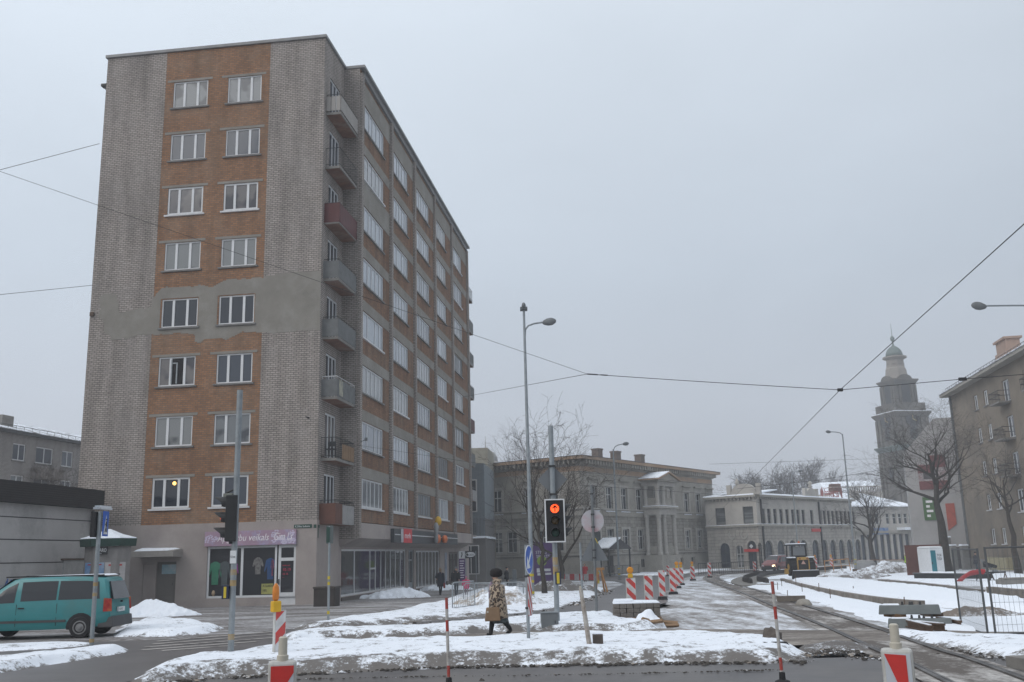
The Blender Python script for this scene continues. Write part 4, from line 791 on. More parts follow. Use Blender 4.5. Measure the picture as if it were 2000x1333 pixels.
b = MB(); b.hexa([fr.mp(uf0-.7, zt1+.88, pj+.5), fr.mp(um, zt1+1.78, pj+.5), fr.mp(um, zt1+1.78, .06), fr.mp(uf0-.7, zt1+.88, .06), fr.mp(uf0-.7, zt1+.95, pj+.5), fr.mp(um, zt1+1.85, pj+.5), fr.mp(um, zt1+1.85, .06), fr.mp(uf0-.7, zt1+.95, .06)]); b.build('pediment_snow', m_snowcap, B2)
for (z0, z1) in ((zc0, zc1), (zc1+1.08, zt1)):
    for u in (uf0+.2, uf0+.2+(uf1-uf0-.4)*.36, uf1-.2):
        for d in (pj-.3, ) if u != uf0+.2 else (pj-.3, .5):
            c = fr.mp(u, 0, d); q = MB(); q.lathe([(.34, z0-.1), (.34, z0+.2), (.27, z0+.25), (.24, z1-.4), (.33, z1-.3), (.35, z1)], 12, c=c[:2]); q.build('column', m_trim, B2, smooth='auto')
    q = MB(); q.mbox(fr.mp, uf0+1.6, uf1-.5, z0, z0+.95, pj-.4, pj-.3); q.build('porch_parapet', m_stone, B2); q = MB(); q.mbox(fr.mp, uf0+.1, uf0+.2, z0, z0+.95, .8, pj-.6); q.build('porch_parapet', m_stone, B2)
ub = fr.u(1310, 1000); oldwin(fr, ub-.5, ub+.6, zu0, zu1, B2, False, 'porch_window', gd)
# small gabled doorway canopy at the foot of the wall
c0, c1 = fr.u(1190, 1100, 2.2), fr.u(1232, 1100, 2.2)
cn = empty('entrance_canopy', (0, 0, 0)); cn.parent = B2
b = MB(); um = (c0+c1)/2; z0 = 2.9; b.prism([(c0, z0), (c1, z0), (c1+.2, z0+.1), (um, z0+1.15), (c0-.2, z0+.1)], fr.mp, .07, 2.3); b.build('canopy_gable', m_roof, cn)
b = MB(); b.hexa([fr.mp(c0-.3, z0+.12, 2.4), fr.mp(um, z0+1.2, 2.4), fr.mp(um, z0+1.2, .1), fr.mp(c0-.3, z0+.12, .1), fr.mp(c0-.3, z0+.25, 2.4), fr.mp(um, z0+1.33, 2.4), fr.mp(um, z0+1.33, .1), fr.mp(c0-.3, z0+.25, .1)]); b.build('canopy_snow', m_snowcap, cn)
b = MB()
for u in (c0+.1, c1-.1): b.mbox(fr.mp, u-.07, u+.07, -1, z0, 2.1, 2.24)
b.build('canopy_post', m_dark, cn)
b = MB(); b.mbox(fr.mp, c0+.7, c0+1.6, -1, 2.3, .07, .14); b.build('white_door', m_wf, cn)
b = MB(); b.mbox(fr.mp, c1-1.6, c1-.3, .3, 2.2, .07, .12); b.build('dark_opening', m_brown, cn)

# --- low annex with corrugated wall between tower and mansion, domed turret far behind
p0 = G(915, 1130); p0 = P(915, 1130, 97); p0.z = gz(97)
AN = empty('annex_building', p0, math.radians(-4), 'low grey annex with corrugated upper wall left of the grey mansion', 'building')
m_corr = M('blue_grey_corrugated_sheet', (.19, .22, .24), .6, .2, var=.12)
b = MB(); b.box(-12, 1.75, 0, 10, -1, 6.2); b.build('lower_wall', Mbrick('dull_block', (.22, .21, .2), (.18, .17, .165), (.12, .115, .11), .4, .2, .02), AN)
b = MB(); n = 26
for i in range(n):
    u = -2.0+i*(3.75/n); b.box(u, u+3.75/n*.55, -.12, -.02, 4.4, 11.6)
b.box(-12, 1.75, -.02, 10, 6.2, 11.6); b.build('corrugated_cladding', m_corr, AN)
b = MB(); b.box(-.5, 1.0, -.2, -.13, 6.8, 10); w = b.build('window', m_wf, AN); b = MB(); b.box(-.4, .2, -.23, -.21, 6.9, 9.9); b.box(.3, .9, -.23, -.21, 6.9, 9.9); b.build('pane', gd, w)
b = MB(); b.box(-.5, 1.1, -.06, -.02, .8, 3.6); w = b.build('window', m_wf, AN); b = MB(); b.box(-.4, .25, -.09, -.07, .9, 3.5); b.box(.35, 1.0, -.09, -.07, .9, 3.5); b.build('pane', gd, w)
b = MB(); b.box(-12, 1.85, -.3, 10.2, 4.25, 4.45); b.build('ledge', m_snowcap, AN)
b = MB(); b.box(-12, 1.1, 10.5, 18, -1, 14.3); b.build('rear_wall', M('yellow_grey_render', (.30, .28, .23), .9, var=.15), AN)
p0 = P(949, 915, 165); TU = empty('domed_turret', (p0.x, 165, gz(165)), 0, 'small round turret with a pale dome behind the roofs left of the mansion', 'turret')
zt = p0.z-gz(165)
b = MB(); b.lathe([(1.9, 0), (1.9, zt+.6), (2.15, zt+.7), (2.15, zt+1.1)], 16); b.build('turret_drum', m_stone2, TU, smooth='auto')
b = MB(); b.lathe([(2.1, zt+1.1), (1.95, zt+1.9), (1.5, zt+2.6), (.8, zt+3.05), (.12, zt+3.2), (.08, zt+3.5), (.03, zt+5.5)], 16); b.build('dome', M('pale_dome', (.30, .29, .28), .7), TU, smooth=True)
b = MB(); b.box(-9, -2.4, -1, 8, 0, zt+1.2); b.build('side_wing', m_stone2, TU)

# --- long arcaded building
O3 = G(1487, 1112); Y2 = 147.0; e3 = P(1675, 1106, Y2); dv = Vector((e3.x-O3.x, e3.y-O3.y)); ang = math.atan2(dv.y, dv.x); L3 = dv.length
B3 = empty('arcaded_building', O3, ang, 'long pale two storey building with a row of arched shop windows', 'building')
f3 = Fac(O3, ang); E3 = f3.z(1487, 967)
pl = P(1385, 1109, 131.5); dl = Vector((pl.x-O3.x, pl.y-O3.y)); angl = math.atan2(-dl.y, -dl.x); Lc = dl.length
f3c = Fac(O3, angl)       # chamfered corner face, u runs from -Lc to 0
Mr = Matrix.Rotation(angl-ang, 4, 'Z'); f3c.mp = lambda u, z, d: tuple(Mr @ Vector((u, -d, z)))
zbelt = f3.z(1487, 1026); ztop = f3.z(1503, 1056); zbot = .2
ac = [(f3.u(380*0+1380+x/4.444, 1085), w_) for x, w_ in ((550, 2.2), (657, 2.2), (756, 2.2), (854, 2.2), (956, 2.1), (1037, 1.7), (1109, 1.9), (1183, 1.9), (1253, 1.9), (1326, 1.9))]
uw = [f3.u(1380+x/4.444, 1010) for x in (495, 545, 597, 650, 702, 752, 797, 842, 915, 990, 1026, 1062, 1098, 1134, 1170, 1206, 1242, 1278)]
zw0, zw1 = f3.z(1502, 1024), f3.z(1502, 994)
cc = [(f3c.u(1380+x/4.444, 1080), w_, t) for x, w_, t in ((160, 1.5, 1060), (287, 1.1, 1065), (396, 1.25, 1057), (466, .5, 1062))]
ccw = [f3c.u(1380+x/4.444, 1010) for x in (120, 362)]
def arch(mb, f, u, w_, zt, depth=.3):   # fills the two corners over a round-headed opening
    r = w_/2*1.0; n = 8
    for s in (-1, 1):
        pts = [(u+s*r, zt-r)]+[(u+s*r*math.cos(t), zt-r+r*math.sin(t)) for t in [k*math.pi/2/n for k in range(1, n+1)]]+[(u+s*r, zt)]
        mb.prism(pts if s > 0 else pts[::-1], f.mp, -depth, -.003)
b = MB(); ha = [(u-w_/2, u+w_/2, zbot, ztop) for u, w_ in ac]; wall(b, f3.mp, 0, L3, -2, zbelt, ha, .3)
hc = [(u-w_/2, u+w_/2, zbot if k != 2 else -.2, f3c.z(1450, t)) for k, (u, w_, t) in enumerate(cc)]; wall(b, f3c.mp, -Lc, 0, -2, zbelt, hc, .3); b.build('arcade_wall', m_rust_pale, B3)
b = MB()
for u, w_ in ac: arch(b, f3, u, w_, ztop)
for h in hc: arch(b, f3c, (h[0]+h[1])/2, h[1]-h[0], h[3])
b.build('arch_head', m_stone2, B3)
b = MB(); wall(b, f3.mp, 0, L3, zbelt, E3, [(u-.48, u+.48, zw0, zw1) for u in uw], .25); hcw = [(u-.75, u+.75, zw0+.1, zw1+.3) for u in ccw]; wall(b, f3c.mp, -Lc, 0, zbelt, E3, hcw, .25)
c_ = f3.mp; b.quad(c_(L3, -2, 0), c_(L3, -2, -14), c_(L3, E3, -14), c_(L3, E3, 0)); b.quad(c_(L3, -2, -14), c_(0, -2, -14), c_(0, E3, -14), c_(L3, E3, -14)); b.build('upper_wall', m_stone2, B3, fix=False)
m_sf = M('shop_frame_dark', (.04, .045, .05), .5); g3 = Mglass('arcade_glass', (.035, .045, .06), rough=.08)
for u, w_ in ac: window(B3, f3.mp, u-w_/2, u+w_/2, zbot, ztop, m_sf, g3, -.28, (.5, ), ((.55, 0, 1), ), fw=.08, name='arched_window')
for k, h in enumerate(hc): window(B3, f3c.mp, *h, m_sf if k != 1 else m_wf, g3 if k != 1 else gd2, -.28, (.5, ) if k != 3 else (), ((.6, 0, 1), ), fw=.09, name='arched_window' if k != 2 else 'arched_door')
for u in uw: window(B3, f3.mp, u-.48, u+.48, zw0, zw1, m_sf, gd, -.22, (), ((.68, 0, 1), ), fw=.07)
for h in hcw: window(B3, f3c.mp, *h, m_sf, gd2, -.22, (), ((.5, 0, 1), ), fw=.09)
def band3(z0, z1, p, mat, name):
    q = MB(); q.mbox(f3.mp, 0, L3+p, z0, z1, -.02, p); q.mbox(f3c.mp, -Lc, p*.3, z0, z1, -.02, p); return q.build(name, mat, B3)
band3(zbelt-.15, zbelt+.12, .25, m_stone, 'belt_course'); band3(zbelt+.121, zbelt+.18, .2, m_snowcap, 'belt_snow'); band3(E3-.28, E3, .5, m_stone, 'cornice')
b = MB()
for i in range(int(L3/.55)): b.mbox(f3.mp, .1+i*.55, .3+i*.55, E3-.55, E3-.29, .0, .35)
for i in range(int(Lc/.55)): b.mbox(f3c.mp, -.3-i*.55, -.1-i*.55, E3-.55, E3-.29, .0, .35)
q = b.build('cornice_dentil', m_stone, B3); q['kind'] = 'stuff'
b = MB(); m3 = f3.mp
for f, u0, u1 in ((f3, .1, L3), (f3c, -Lc, -.1)):
    b.hexa([f.mp(u0, E3+.005, .45), f.mp(u1, E3+.005, .45), f.mp(u1, E3+.75, -6.0), f.mp(u0, E3+.75, -6.0), f.mp(u0, E3+.16, .35), f.mp(u1, E3+.16, .35), f.mp(u1, E3+.9, -6.0), f.mp(u0, E3+.9, -6)])
b.build('roof', m_snowcap, B3)
# attic ornaments
def attic(f, u0, u1, h, mat):
    n = 10; um = (u0+u1)/2; r = (u1-u0)/2
    q = MB(); q.prism([(u0, E3+.01), (u1, E3+.01)]+[(um+r*math.cos(t), E3+.35+(h-.35)*math.sin(t)) for t in [k*math.pi/n for k in range(n+1)]], f.mp, -.1, .3)
    for u in (u0-.35, u1+.35): q.mbox(f.mp, u-.3, u+.3, E3+.01, E3+h*.95, -.1, .32); 
    q.build('attic_ornament', mat, B3)
attic(f3c, f3c.u(1426, 960)+.3, f3c.u(1478, 960), 1.5, m_stone2); attic(f3, f3.u(1573, 968), f3.u(1591, 970), 1.3, m_stone2); attic(f3, f3.u(1662, 975), f3.u(1672, 975), 1.4, m_stone2)
c = f3.mp(f3.u(1582, 960), 0, .1); q = MB(); q.lathe([(.12, E3+1.3), (.35, E3+1.5), (.15, E3+1.75), (.4, E3+2.0), (.05, E3+2.3)], 8, c=c[:2]); q.build('urn', m_stone2, B3, smooth=True)
c = f3c.mp(-2.5, 0, .1); q = MB(); q.lathe([(.12, E3+1.3), (.3, E3+1.6), (.1, E3+2.2)], 8, c=c[:2]); q.build('urn', m_stone2, B3, smooth=True)
for x in (1486, 1599): u = f3.u(x, 1000); q = MB(); q.mbox(f3.mp, u-.12, u+.12, -.5, E3-.3, .02, .2); q.build('downpipe', m_dark, B3)
h = hc[2]; q = MB(); q.mbox(f3c.mp, h[0]-.4, h[1]+.4, h[3]-1.4, h[3]-1.05, .0, .25); sgn = q.build('shop_sign', m_red, B3); q = MB(); q.lathe([(.28, -.02), (.28, .02)], 4); q.xform(Matrix.Translation(f3c.mp((h[0]+h[1])/2, h[3]-.7, .1)) @ Matrix.Rotation(angl-ang, 4, 'Z') @ Matrix.Rotation(math.pi/2, 4, 'X')); q.build('logo', m_white, sgn)
um = f3.u(1593, 1036); q = MB(); q.mbox(f3.mp, um-1.3, um+1.3, f3.z(1593, 1039), f3.z(1593, 1033), .02, .15); q.build('shop_sign', m_red, B3)
# horseshoe reliefs
for x in (1430, 1454): 
    u = f3c.u(x, 1045); q = MB(); q.tube([f3c.mp(u+.45*math.sin(t), zbelt-1.15-.55*math.cos(t)*1.0, .05) for t in [k*.45-2.4 for k in range(11)]], .09, 5); q.build('relief', m_trim, B3)

# --- next building to the right, hipped snowy roof
p0 = P(1677, 1103, 150); p0.z = gz(150); p1 = P(1800, 1104, 156)
ang = math.atan2(p1.y-p0.y, p1.x-p0.x); f4 = Fac(p0, ang); L4 = (p1.xy-p0.xy).length; E4 = f4.z(1735, 990)
B4 = empty('hip_roofed_building', p0, ang, 'pale two storey building with snowy hipped roof below the church tower', 'building')
u4 = [f4.u(x, 1012) for x in (1700, 1713, 1734, 1747, 1758, 1769, 1779, 1788)]; z40, z41 = f4.z(1747, 1024), f4.z(1747, 1003)
zk = f4.z(1747, 1040)
b = MB(); wall(b, f4.mp, 0, L4, -2, E4, [(u-.4, u+.4, z40, z41) for u in u4]+[(1.0+i*1.35, 1.85+i*1.35, .3, zk-.3) for i in range(int(L4/1.35)-1)], .3); b.quad((L4, 0, -2), (L4, 14, -2), (L4, 14, E4), (L4, 0, E4)); b.quad((0, 14, -2), (0, 0, -2), (0, 0, E4), (0, 14, E4)); b.build('wall', m_stone2, B4, fix=False)
for u in u4: window(B4, f4.mp, u-.4, u+.4, z40, z41, m_wf, gd, -.2, (), ((.6, 0, 1), ), fw=.08)
for i in range(int(L4/1.35)-1): window(B4, f4.mp, 1.0+i*1.35, 1.85+i*1.35, .3, zk-.3, m_sf, g3, -.25, (), fw=.07, name='shop_window')
b = MB(); b.mbox(f4.mp, 0, L4, zk-.1, zk+.25, .0, .3); b.build('belt_course', m_stone, B4)
b = MB(); b.mbox(f4.mp, f4.u(1752, 1040), f4.u(1778, 1040), zk+.3, zk+.7, .0, 1.6); b.build('porch_roof', m_snowcap, B4)
b = MB(); o_ = .6; hr = 2.6; b.poly([(-o_, -o_, E4), (L4+o_, -o_, E4), (L4-5, 6.5, E4+hr), (3.5, 6.5, E4+hr)]); b.poly([(-o_, 14, E4), (-o_, -o_, E4), (3.5, 6.5, E4+hr)]); b.poly([(L4+o_, -o_, E4), (L4+o_, 14, E4), (L4-5, 6.5, E4+hr)]); b.poly([(L4+o_, 14, E4), (-o_, 14, E4), (3.5, 6.5, E4+hr), (L4-5, 6.5, E4+hr)]); b.poly([(-o_, -o_, E4-.02), (-o_, 14, E4-.02), (L4+o_, 14, E4-.02), (L4+o_, -o_, E4-.02)])
b.build('roof', Msnow('roof_snow', thr=.58, scale=.7, edge=0, dirt=(.16, .16, .17)), B4)
b = MB()
for u in (f4.u(1705, 1050), f4.u(1719, 1050), f4.u(1729, 1047)): b.mbox(f4.mp, u-.6, u+.6, 4.2, 5.2, .05, .2)
b.build('blue_shop_sign', M('blue_sign', (.03, .12, .35), .5, col2=(.35, .4, .45), thr=.55, scale=2), B4)
# hall with a balustraded roof behind it, and the roof sign
p0 = P(1632, 1100, 178); HA = empty('balustraded_hall', (p0.x, 178, gz(178)), 0, 'hall with a balustraded snowy roof behind the arcaded building', 'building')
zt = P(1690, 961, 178).z-gz(178); xr = P(1722, 950, 178).x-p0.x
b = MB(); b.box(0, xr, 0, 12, -2, zt); b.build('wall', m_stone2, HA)
b = MB(); b.box(0, xr, .0, .25, zt+.85, zt+1.05)
for i in range(14): x = xr*.4+i*(xr*.6/14); b.box(x, x+.22, .02, .23, zt+.0, zt+.85)
b.build('balustrade', m_stone2, HA)
b = MB(); b.hexa([(0, 1, zt), (xr, 1, zt), (xr, 12, zt), (0, 12, zt), (0, 5, zt+2.2), (xr, 5, zt+2.4), (xr, 11, zt+2.4), (0, 11, zt+2.2)]); b.build('roof', m_snowcap, HA)
b = MB(); b.box(.6, 2.4, .3, 1.6, zt-.2, zt+1.6); b.build('chimney', M('brown_chimney', (.16, .09, .07), .9), HA)
p0 = P(1603, 968, 150); RS = empty('roof_sign', p0, math.radians(-3), 'red and white letter sign standing on the snowy roof ridge', 'sign')
ww = (P(1645, 968, 150)-p0).length; mps = lambda u, z, d: (u, -d, z)
m_rs = M('red_white_letters', (.24, .09, .085), .5); 
text('FENIKSS', 1.38, M('red_letters', (.30, .07, .07), .5), mps, ww*.17, -.35, .12, RS, xs=.44, ext=.05)
for u0 in (0, ww-.45): q = MB(); q.prism([(u0+.22, -.5), (u0+.45, .4), (u0+.22, 1.3), (u0, .4)], mps, .05, .15); q.build('red_diamond', m_rs, RS)
q = MB(); q.mbox(mps, 0, ww, -.6, -.5, -.05, .05); q.mbox(mps, .4, ww-.4, .2, .28, -.05, .05); q.mbox(mps, .4, ww-.4, 1.05, 1.12, -.05, .05)
for i in range(6): q.mbox(mps, i*(ww-.1)/5, i*(ww-.1)/5+.08, -2.2, 1.0, -.1, -.03)
q.build('sign_frame', m_rs, RS)

# --- church tower
YC = 215.0; zc = lambda py, px=1750: P(px, py, YC).z-gz(YC)
cx0 = P(1743, 665, YC+5); CH = empty('church_tower', (cx0.x, YC+5, gz(YC)), math.radians(13), 'tall hazy church tower with a green cupola in the distance', 'church')
m_ch = M('church_stone', (.092, .085, .075), .95, var=.2, scale=.3, col2=(.13, .118, .10), thr=.55); m_ch2 = M('church_stone_pale', (.24, .215, .19), .95, var=.15, scale=.3); m_cu = M('green_copper', (.115, .145, .135), .7, var=.2, scale=.4)
z1, z2, z3, z4, z5 = zc(872, 1720), zc(806, 1725), zc(740, 1730), zc(690), zc(672)
def stage(s, z0, z1, name, mat, pil=3, win=()):
    q = MB(); q.box(-s/2, s/2, -s/2, s/2, z0, z1)
    o = q.build(name, mat, CH)
    for k in range(2):
        for u in (-s*.46, -s*.30, s*.30-.02, s*.46): q = MB(); q.box(u-.045*s, u+.045*s, -s/2-.3, -s/2+.01, z0, z1-.1); q.xform(Matrix.Rotation(k*-math.pi/2, 4, 'Z')); q.build('tower_pilaster', mat, o)
    return o
def cornice(s, z, mat, p=.9, h=.9, name='cornice'):
    q = MB(); q.hexa([(-s/2, -s/2, z-h), (s/2, -s/2, z-h), (s/2, s/2, z-h), (-s/2, s/2, z-h)]+[(a*(s/2+p), c*(s/2+p), z) for a, c in ((-1, -1), (1, -1), (1, 1), (-1, 1))]); q.box(-s/2-p, s/2+p, -s/2-p, s/2+p, z, z+.25); return q.build(name, mat, CH)
s1, s2, s3 = 8.1, 7.9, 5.4
st1 = stage(s1, -3, z1-1, 'tower_shaft', m_ch); cornice(s1, z1, m_cu, .7, 1.0); st2 = stage(s2, z1, z2-1, 'clock_stage', m_ch); cornice(s2, z2, m_ch, .7, 1.1)
q = MB(); q.box(-s2/2+.1, s2/2-.1, -s2/2+.1, s2/2-.1, z2+.2, z2+2.3); q.build('parapet', m_ch, CH); q = MB(); q.box(-s2/2-.6, s2/2+.6, -s2/2-.6, s2/2+.6, z2+.251, z2+.4); q.build('ledge_snow', m_snowcap, CH)
st3 = stage(s3, z2+2.3, z3-.9, 'belfry_stage', m_ch); cornice(s3, z3, m_ch, .6, .9)
mc = lambda u, z, d: (u, -d, z)
for k in range(2):
    Mk = Matrix.Rotation(-k*math.pi/2+0, 4, 'Z')
    mk = lambda u, z, d, Mk=Mk: tuple(Mk @ Vector((u, -d, z)))
    n = 9; q = MB(); q.prism([(-s3*.32, z3+.25), (s3*.32, z3+.25)]+[(s3*.32*math.cos(t), z3+.3+1.0*math.sin(t)) for t in [j*math.pi/n for j in range(n+1)]], mk, s3/2-.3, s3/2+.4); q.build('arched_gable', m_ch, CH)
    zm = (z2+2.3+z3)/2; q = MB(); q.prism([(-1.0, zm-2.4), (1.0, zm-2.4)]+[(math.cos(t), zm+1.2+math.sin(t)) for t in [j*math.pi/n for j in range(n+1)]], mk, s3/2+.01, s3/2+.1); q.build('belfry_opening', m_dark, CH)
    zm = zc(818, 1752); q = MB(); q.prism([(1.75*math.cos(j*.3142), zm+1.75*math.sin(j*.3142)) for j in range(20)], mk, s2/2+.01, s2/2+.25); ck = q.build('clock_face', M('dark_clock_face', (.03, .03, .032), .6), CH)
    q = MB(); q.mbox(mk, -.06, .06, zm, zm+1.3, s2/2+.26, s2/2+.3); q.hexa([mk(0, zm-.08, s2/2+.3), mk(.9, zm-.5, s2/2+.3), mk(.9, zm-.5, s2/2+.26), mk(0, zm-.08, s2/2+.26), mk(0, zm+.08, s2/2+.3), mk(.9, zm-.35, s2/2+.3), mk(.9, zm-.35, s2/2+.26), mk(0, zm+.08, s2/2+.26)]); q.build('clock_hand', M('gilt', (.4, .3, .1), .5), ck)
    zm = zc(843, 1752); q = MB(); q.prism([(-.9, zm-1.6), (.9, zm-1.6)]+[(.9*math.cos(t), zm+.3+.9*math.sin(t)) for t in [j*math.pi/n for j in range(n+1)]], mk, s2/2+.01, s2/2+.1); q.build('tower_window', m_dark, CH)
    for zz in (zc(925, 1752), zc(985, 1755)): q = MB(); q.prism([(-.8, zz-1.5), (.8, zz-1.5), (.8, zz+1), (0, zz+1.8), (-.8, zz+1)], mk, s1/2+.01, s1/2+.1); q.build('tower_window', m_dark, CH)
q = MB(); q.lathe([(3.0, z3+.25), (2.5, z3+1.2), (2.25, z3+3.0), (2.05, z3+3.3), (1.9, z4-.8), (2.05, z4-.6)], 8, a0=.39); q.build('lantern', m_ch2, CH)
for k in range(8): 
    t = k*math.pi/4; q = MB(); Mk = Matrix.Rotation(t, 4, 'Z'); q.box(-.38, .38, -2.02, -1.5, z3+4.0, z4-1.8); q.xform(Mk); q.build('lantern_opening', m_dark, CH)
q = MB(); q.lathe([(2.0, z4-.6), (2.7, z4-.3), (2.7, z4), (2.0, z4+.15)], 16); q.build('lantern_cornice', m_ch2, CH)
q = MB(); q.lathe([(1.95, z4+.1), (1.85, z4+.9), (1.5, z4+1.7), (.95, z4+2.3), (.3, z4+2.7), (.14, z4+3.6), (.45, z4+4.1), (.5, z4+4.5), (.3, z4+4.9), (.07, z4+5.1), (.04, z4+8)], 16); q.build('cupola', m_cu, CH, smooth=True)
q = MB(); q.box(-7, 16, s1/2-1, 30, -3, 12); q.build('nave', m_ch, CH)

# --- blank pale gable wall with hoardings
p0 = P(1790, 1110, 106); p0.z = gz(106); WB = empty('blank_gable_house', p0, math.radians(-21), 'house with a blank pale gable wall carrying torn advertising hoardings', 'building')
fw_ = Fac(p0, math.radians(-21)); u1 = fw_.u(1905, 1000)
zg0, zg1 = fw_.z(1793, 885), fw_.z(1822, 818)
b = MB(); b.prism([(0, -2), (u1, -2), (u1, zg1), (fw_.u(1822, 818), zg1), (0, zg0)], fw_.mp, -10, 0); b.build('gable_wall', M('pale_blank_render', (.36, .35, .345), .95, var=.1, scale=.4, col2=(.27, .26, .255), thr=.62), WB)
def hoard(x0, y0, x1, y1, mat, label=None, name='hoarding', d=.1):
    a, zt = fw_.inv(x0, y0); c, zb_ = fw_.inv(x1, y1); q = MB(); q.mbox(fw_.mp, a, c, zb_, zt, .01, d); return q.build(name, mat, WB), a, c, zb_, zt
m_hr = M('faded_red_banner', (.16, .05, .05), .6); m_hw = M('faded_white_banner', (.42, .40, .40), .6, col2=(.2, .1, .1), thr=.55, scale=.9)
h_, a, c, zb_, zt = hoard(1791, 908, 1852, 955, m_hw)
for z0, z1, a0, c0 in ((zb_, zb_+.9, a, c), (zt-.95, zt-.1, a, a+(c-a)*.55), (zt-.4, zt+.9, a+(c-a)*.45, c)): q = MB(); q.mbox(fw_.mp, a0, c0, z0, z1, .11, .14); q.build('red_band', m_hr, h_)
q = MB(); q.mbox(fw_.mp, a+.5, a+(c-a)*.6, zb_+1.1, zb_+2.3, .11, .13); q.build('dark_picture', M('dark_print', (.08, .075, .08), .6, var=.5, scale=2), h_)
h_, a, c, zb_, zt = hoard(1801, 972, 1831, 1016, M('green_banner', (.07, .14, .05), .6, var=.2, col2=(.05, .12, .04)))
for k in range(4): q = MB(); q.mbox(fw_.mp, a+.3, c-.3-.3*(k % 2), zt-.6-k*.5, zt-.35-k*.5, .101, .11); q.build('print_line', m_ltr, h_)
h_, a, c, zb_, zt = hoard(1846, 984, 1868, 1020, M('red_orange_banner', (.36, .08, .05), .6, var=.2))
q = MB(); q.prism([(a, zb_-.9), (c, zb_-.2), (c, zb_), (a, zb_)], fw_.mp, .01, .09); q.build('torn_flap', MATS['red_orange_banner'], h_)
# white board with a yellow sun, on posts
pb_ = P(1806, 1108, 84); SB = empty('site_board', (pb_.x, 84, gz(84)), 0, 'white site board with a yellow sun beside the portable toilet', 'sign')
fb = Fac(SB.location, 0); a, zt = fb.inv(1804, 1074); c, zb_ = fb.inv(1842, 1104)
q = MB(); q.mbox(fb.mp, a, c, zb_, zt, -.03, .03); q.build('board', m_white, SB)
q = MB(); um = fb.u(1814, 1088); zm = (zb_+zt)/2; q.prism([(um+(.28 if j % 2 else .21)*math.cos(j*.314), zm+(.28 if j % 2 else .21)*math.sin(j*.314)) for j in range(20)], fb.mp, .031, .036); q.build('yellow_sun', m_yellow, SB)
q = MB(); q.mbox(fb.mp, a+.1, a+.2, -.1, zt, -.1, -.031); q.mbox(fb.mp, c-.2, c-.1, -.1, zt, -.1, -.031); q.build('post', m_dark, SB)

# --- plastered flats at the right edge
Q5 = G(1899, 1111); az5 = math.radians(9.34); ang5 = math.atan2(-math.cos(az5), -math.sin(az5))
B5 = empty('plastered_flats', Q5, ang5, 'five storey brown plastered block of flats at the right edge', 'building'); f5 = Fac(Q5, ang5)
E5 = f5.z(1853, 776); L5 = 34.0
m_bp = M('brown_plaster', (.215, .18, .14), .95, var=.14, scale=.35, col2=(.145, .125, .105), thr=.54, scale2=.3, bump=.15)
rows = [f5.inv(1906, 802), f5.inv(1916.5, 868), f5.inv(1923, 930), f5.inv(1934, 998), f5.inv(1942, 1063)]
zr = [r[1] for r in rows]; zr = [zr[4]+(zr[0]-zr[4])*(4-k)/4 for k in range(5)]; wh5 = f5.z(1906, 772)-f5.z(1906, 802)
uA, uB, uC = f5.u(1906, 787), f5.u(1925.5, 780), f5.u(1965, 765); uD = uC+(uC-uA)*.62
cols = [uA, uB, uC, uD, uD+2.8, uD+6.0, uD+9, uD+12]
hs = []
for z in zr:
    for k, u in enumerate(cols): hs.append((u-(.6 if k < 2 else .9), u+(.6 if k < 2 else .9), z, z+wh5) if k != 2 or z == zr[4] else (u-.85, u+.85, z-.5, z+wh5))
b = MB(); wall(b, f5.mp, 0, L5, 1.0, E5, hs, .2); b.quad((0, 12, -2), (0, 0, -2), (0, 0, E5), (0, 12, E5)); b.quad((L5, 0, -2), (L5, 12, -2), (L5, 12, E5), (L5, 0, E5)); b.build('plastered_wall', m_bp, B5, fix=False)
b = MB(); b.mbox(f5.mp, -.05, L5, -2, .99, -.1, .08); b.build('plinth', m_conc, B5)
for i, z in enumerate(zr):
    for k, u in enumerate(cols):
        h = hs[i*len(cols)+k]; window(B5, f5.mp, *h, m_white, gl[(i*3+k*2) % 3], -.16, (.5, ), fw=.11, mw=.12, sill=sill_m if i < 3 else sill_w, proud=.12)
        if k in (2, 4) and i < 3:
            q = MB(); u0, u1, zf = u-1.7, u+.9, z-.55; q.mbox(f5.mp, u0, u1, zf-.14, zf, .0, 1.0); sl = q.build('balcony', m_conc, B5); q = MB()
            for zz in (zf+.95, zf+.5): q.tube([f5.mp(u0, zz, .02), f5.mp(u0, zz, 1), f5.mp(u1, zz, 1), f5.mp(u1, zz, .02)], .03, 4)
            for j in range(9): q.tube([f5.mp(u0+(u1-u0)*j/8, zf, 1), f5.mp(u0+(u1-u0)*j/8, zf+.95, 1)], .018, 4)
            for j in range(3): q.tube([f5.mp(u0, zf, .3*j+.1), f5.mp(u0, zf+.95, .3*j+.1)], .018, 4)
            q.build('railing', m_dark, sl)
b = MB(); b.mbox(f5.mp, -.9, L5, E5-.05, E5+.25, -.1, .9); b.build('eaves', m_stone, B5)
b = MB(); b.hexa([f5.mp(-1, E5+.25, 1), f5.mp(L5, E5+.25, 1), f5.mp(L5, E5+.25, -12), f5.mp(-1, E5+.25, -12), f5.mp(-1, E5+.33, 1), f5.mp(L5, E5+.33, 1), f5.mp(L5, E5+3.0, -5.5), f5.mp(4.5, E5+3.0, -5.5)]); b.build('roof', Msnow('thin_snow_on_tiles', thr=.54, scale=.8, edge=0, dirt=(.13, .11, .1)), B5)
b = MB(); 
for zz in (.45, .85): b.tube([f5.mp(-.5, E5+zz, .3), f5.mp(L5, E5+zz, .3)], .025, 4)
for i in range(40): b.tube([f5.mp(-.5+i*.85, E5+.3, .5), f5.mp(-.5+i*.85, E5+.9, .28)], .02, 4)
b.build('snow_guard', m_dark, B5)
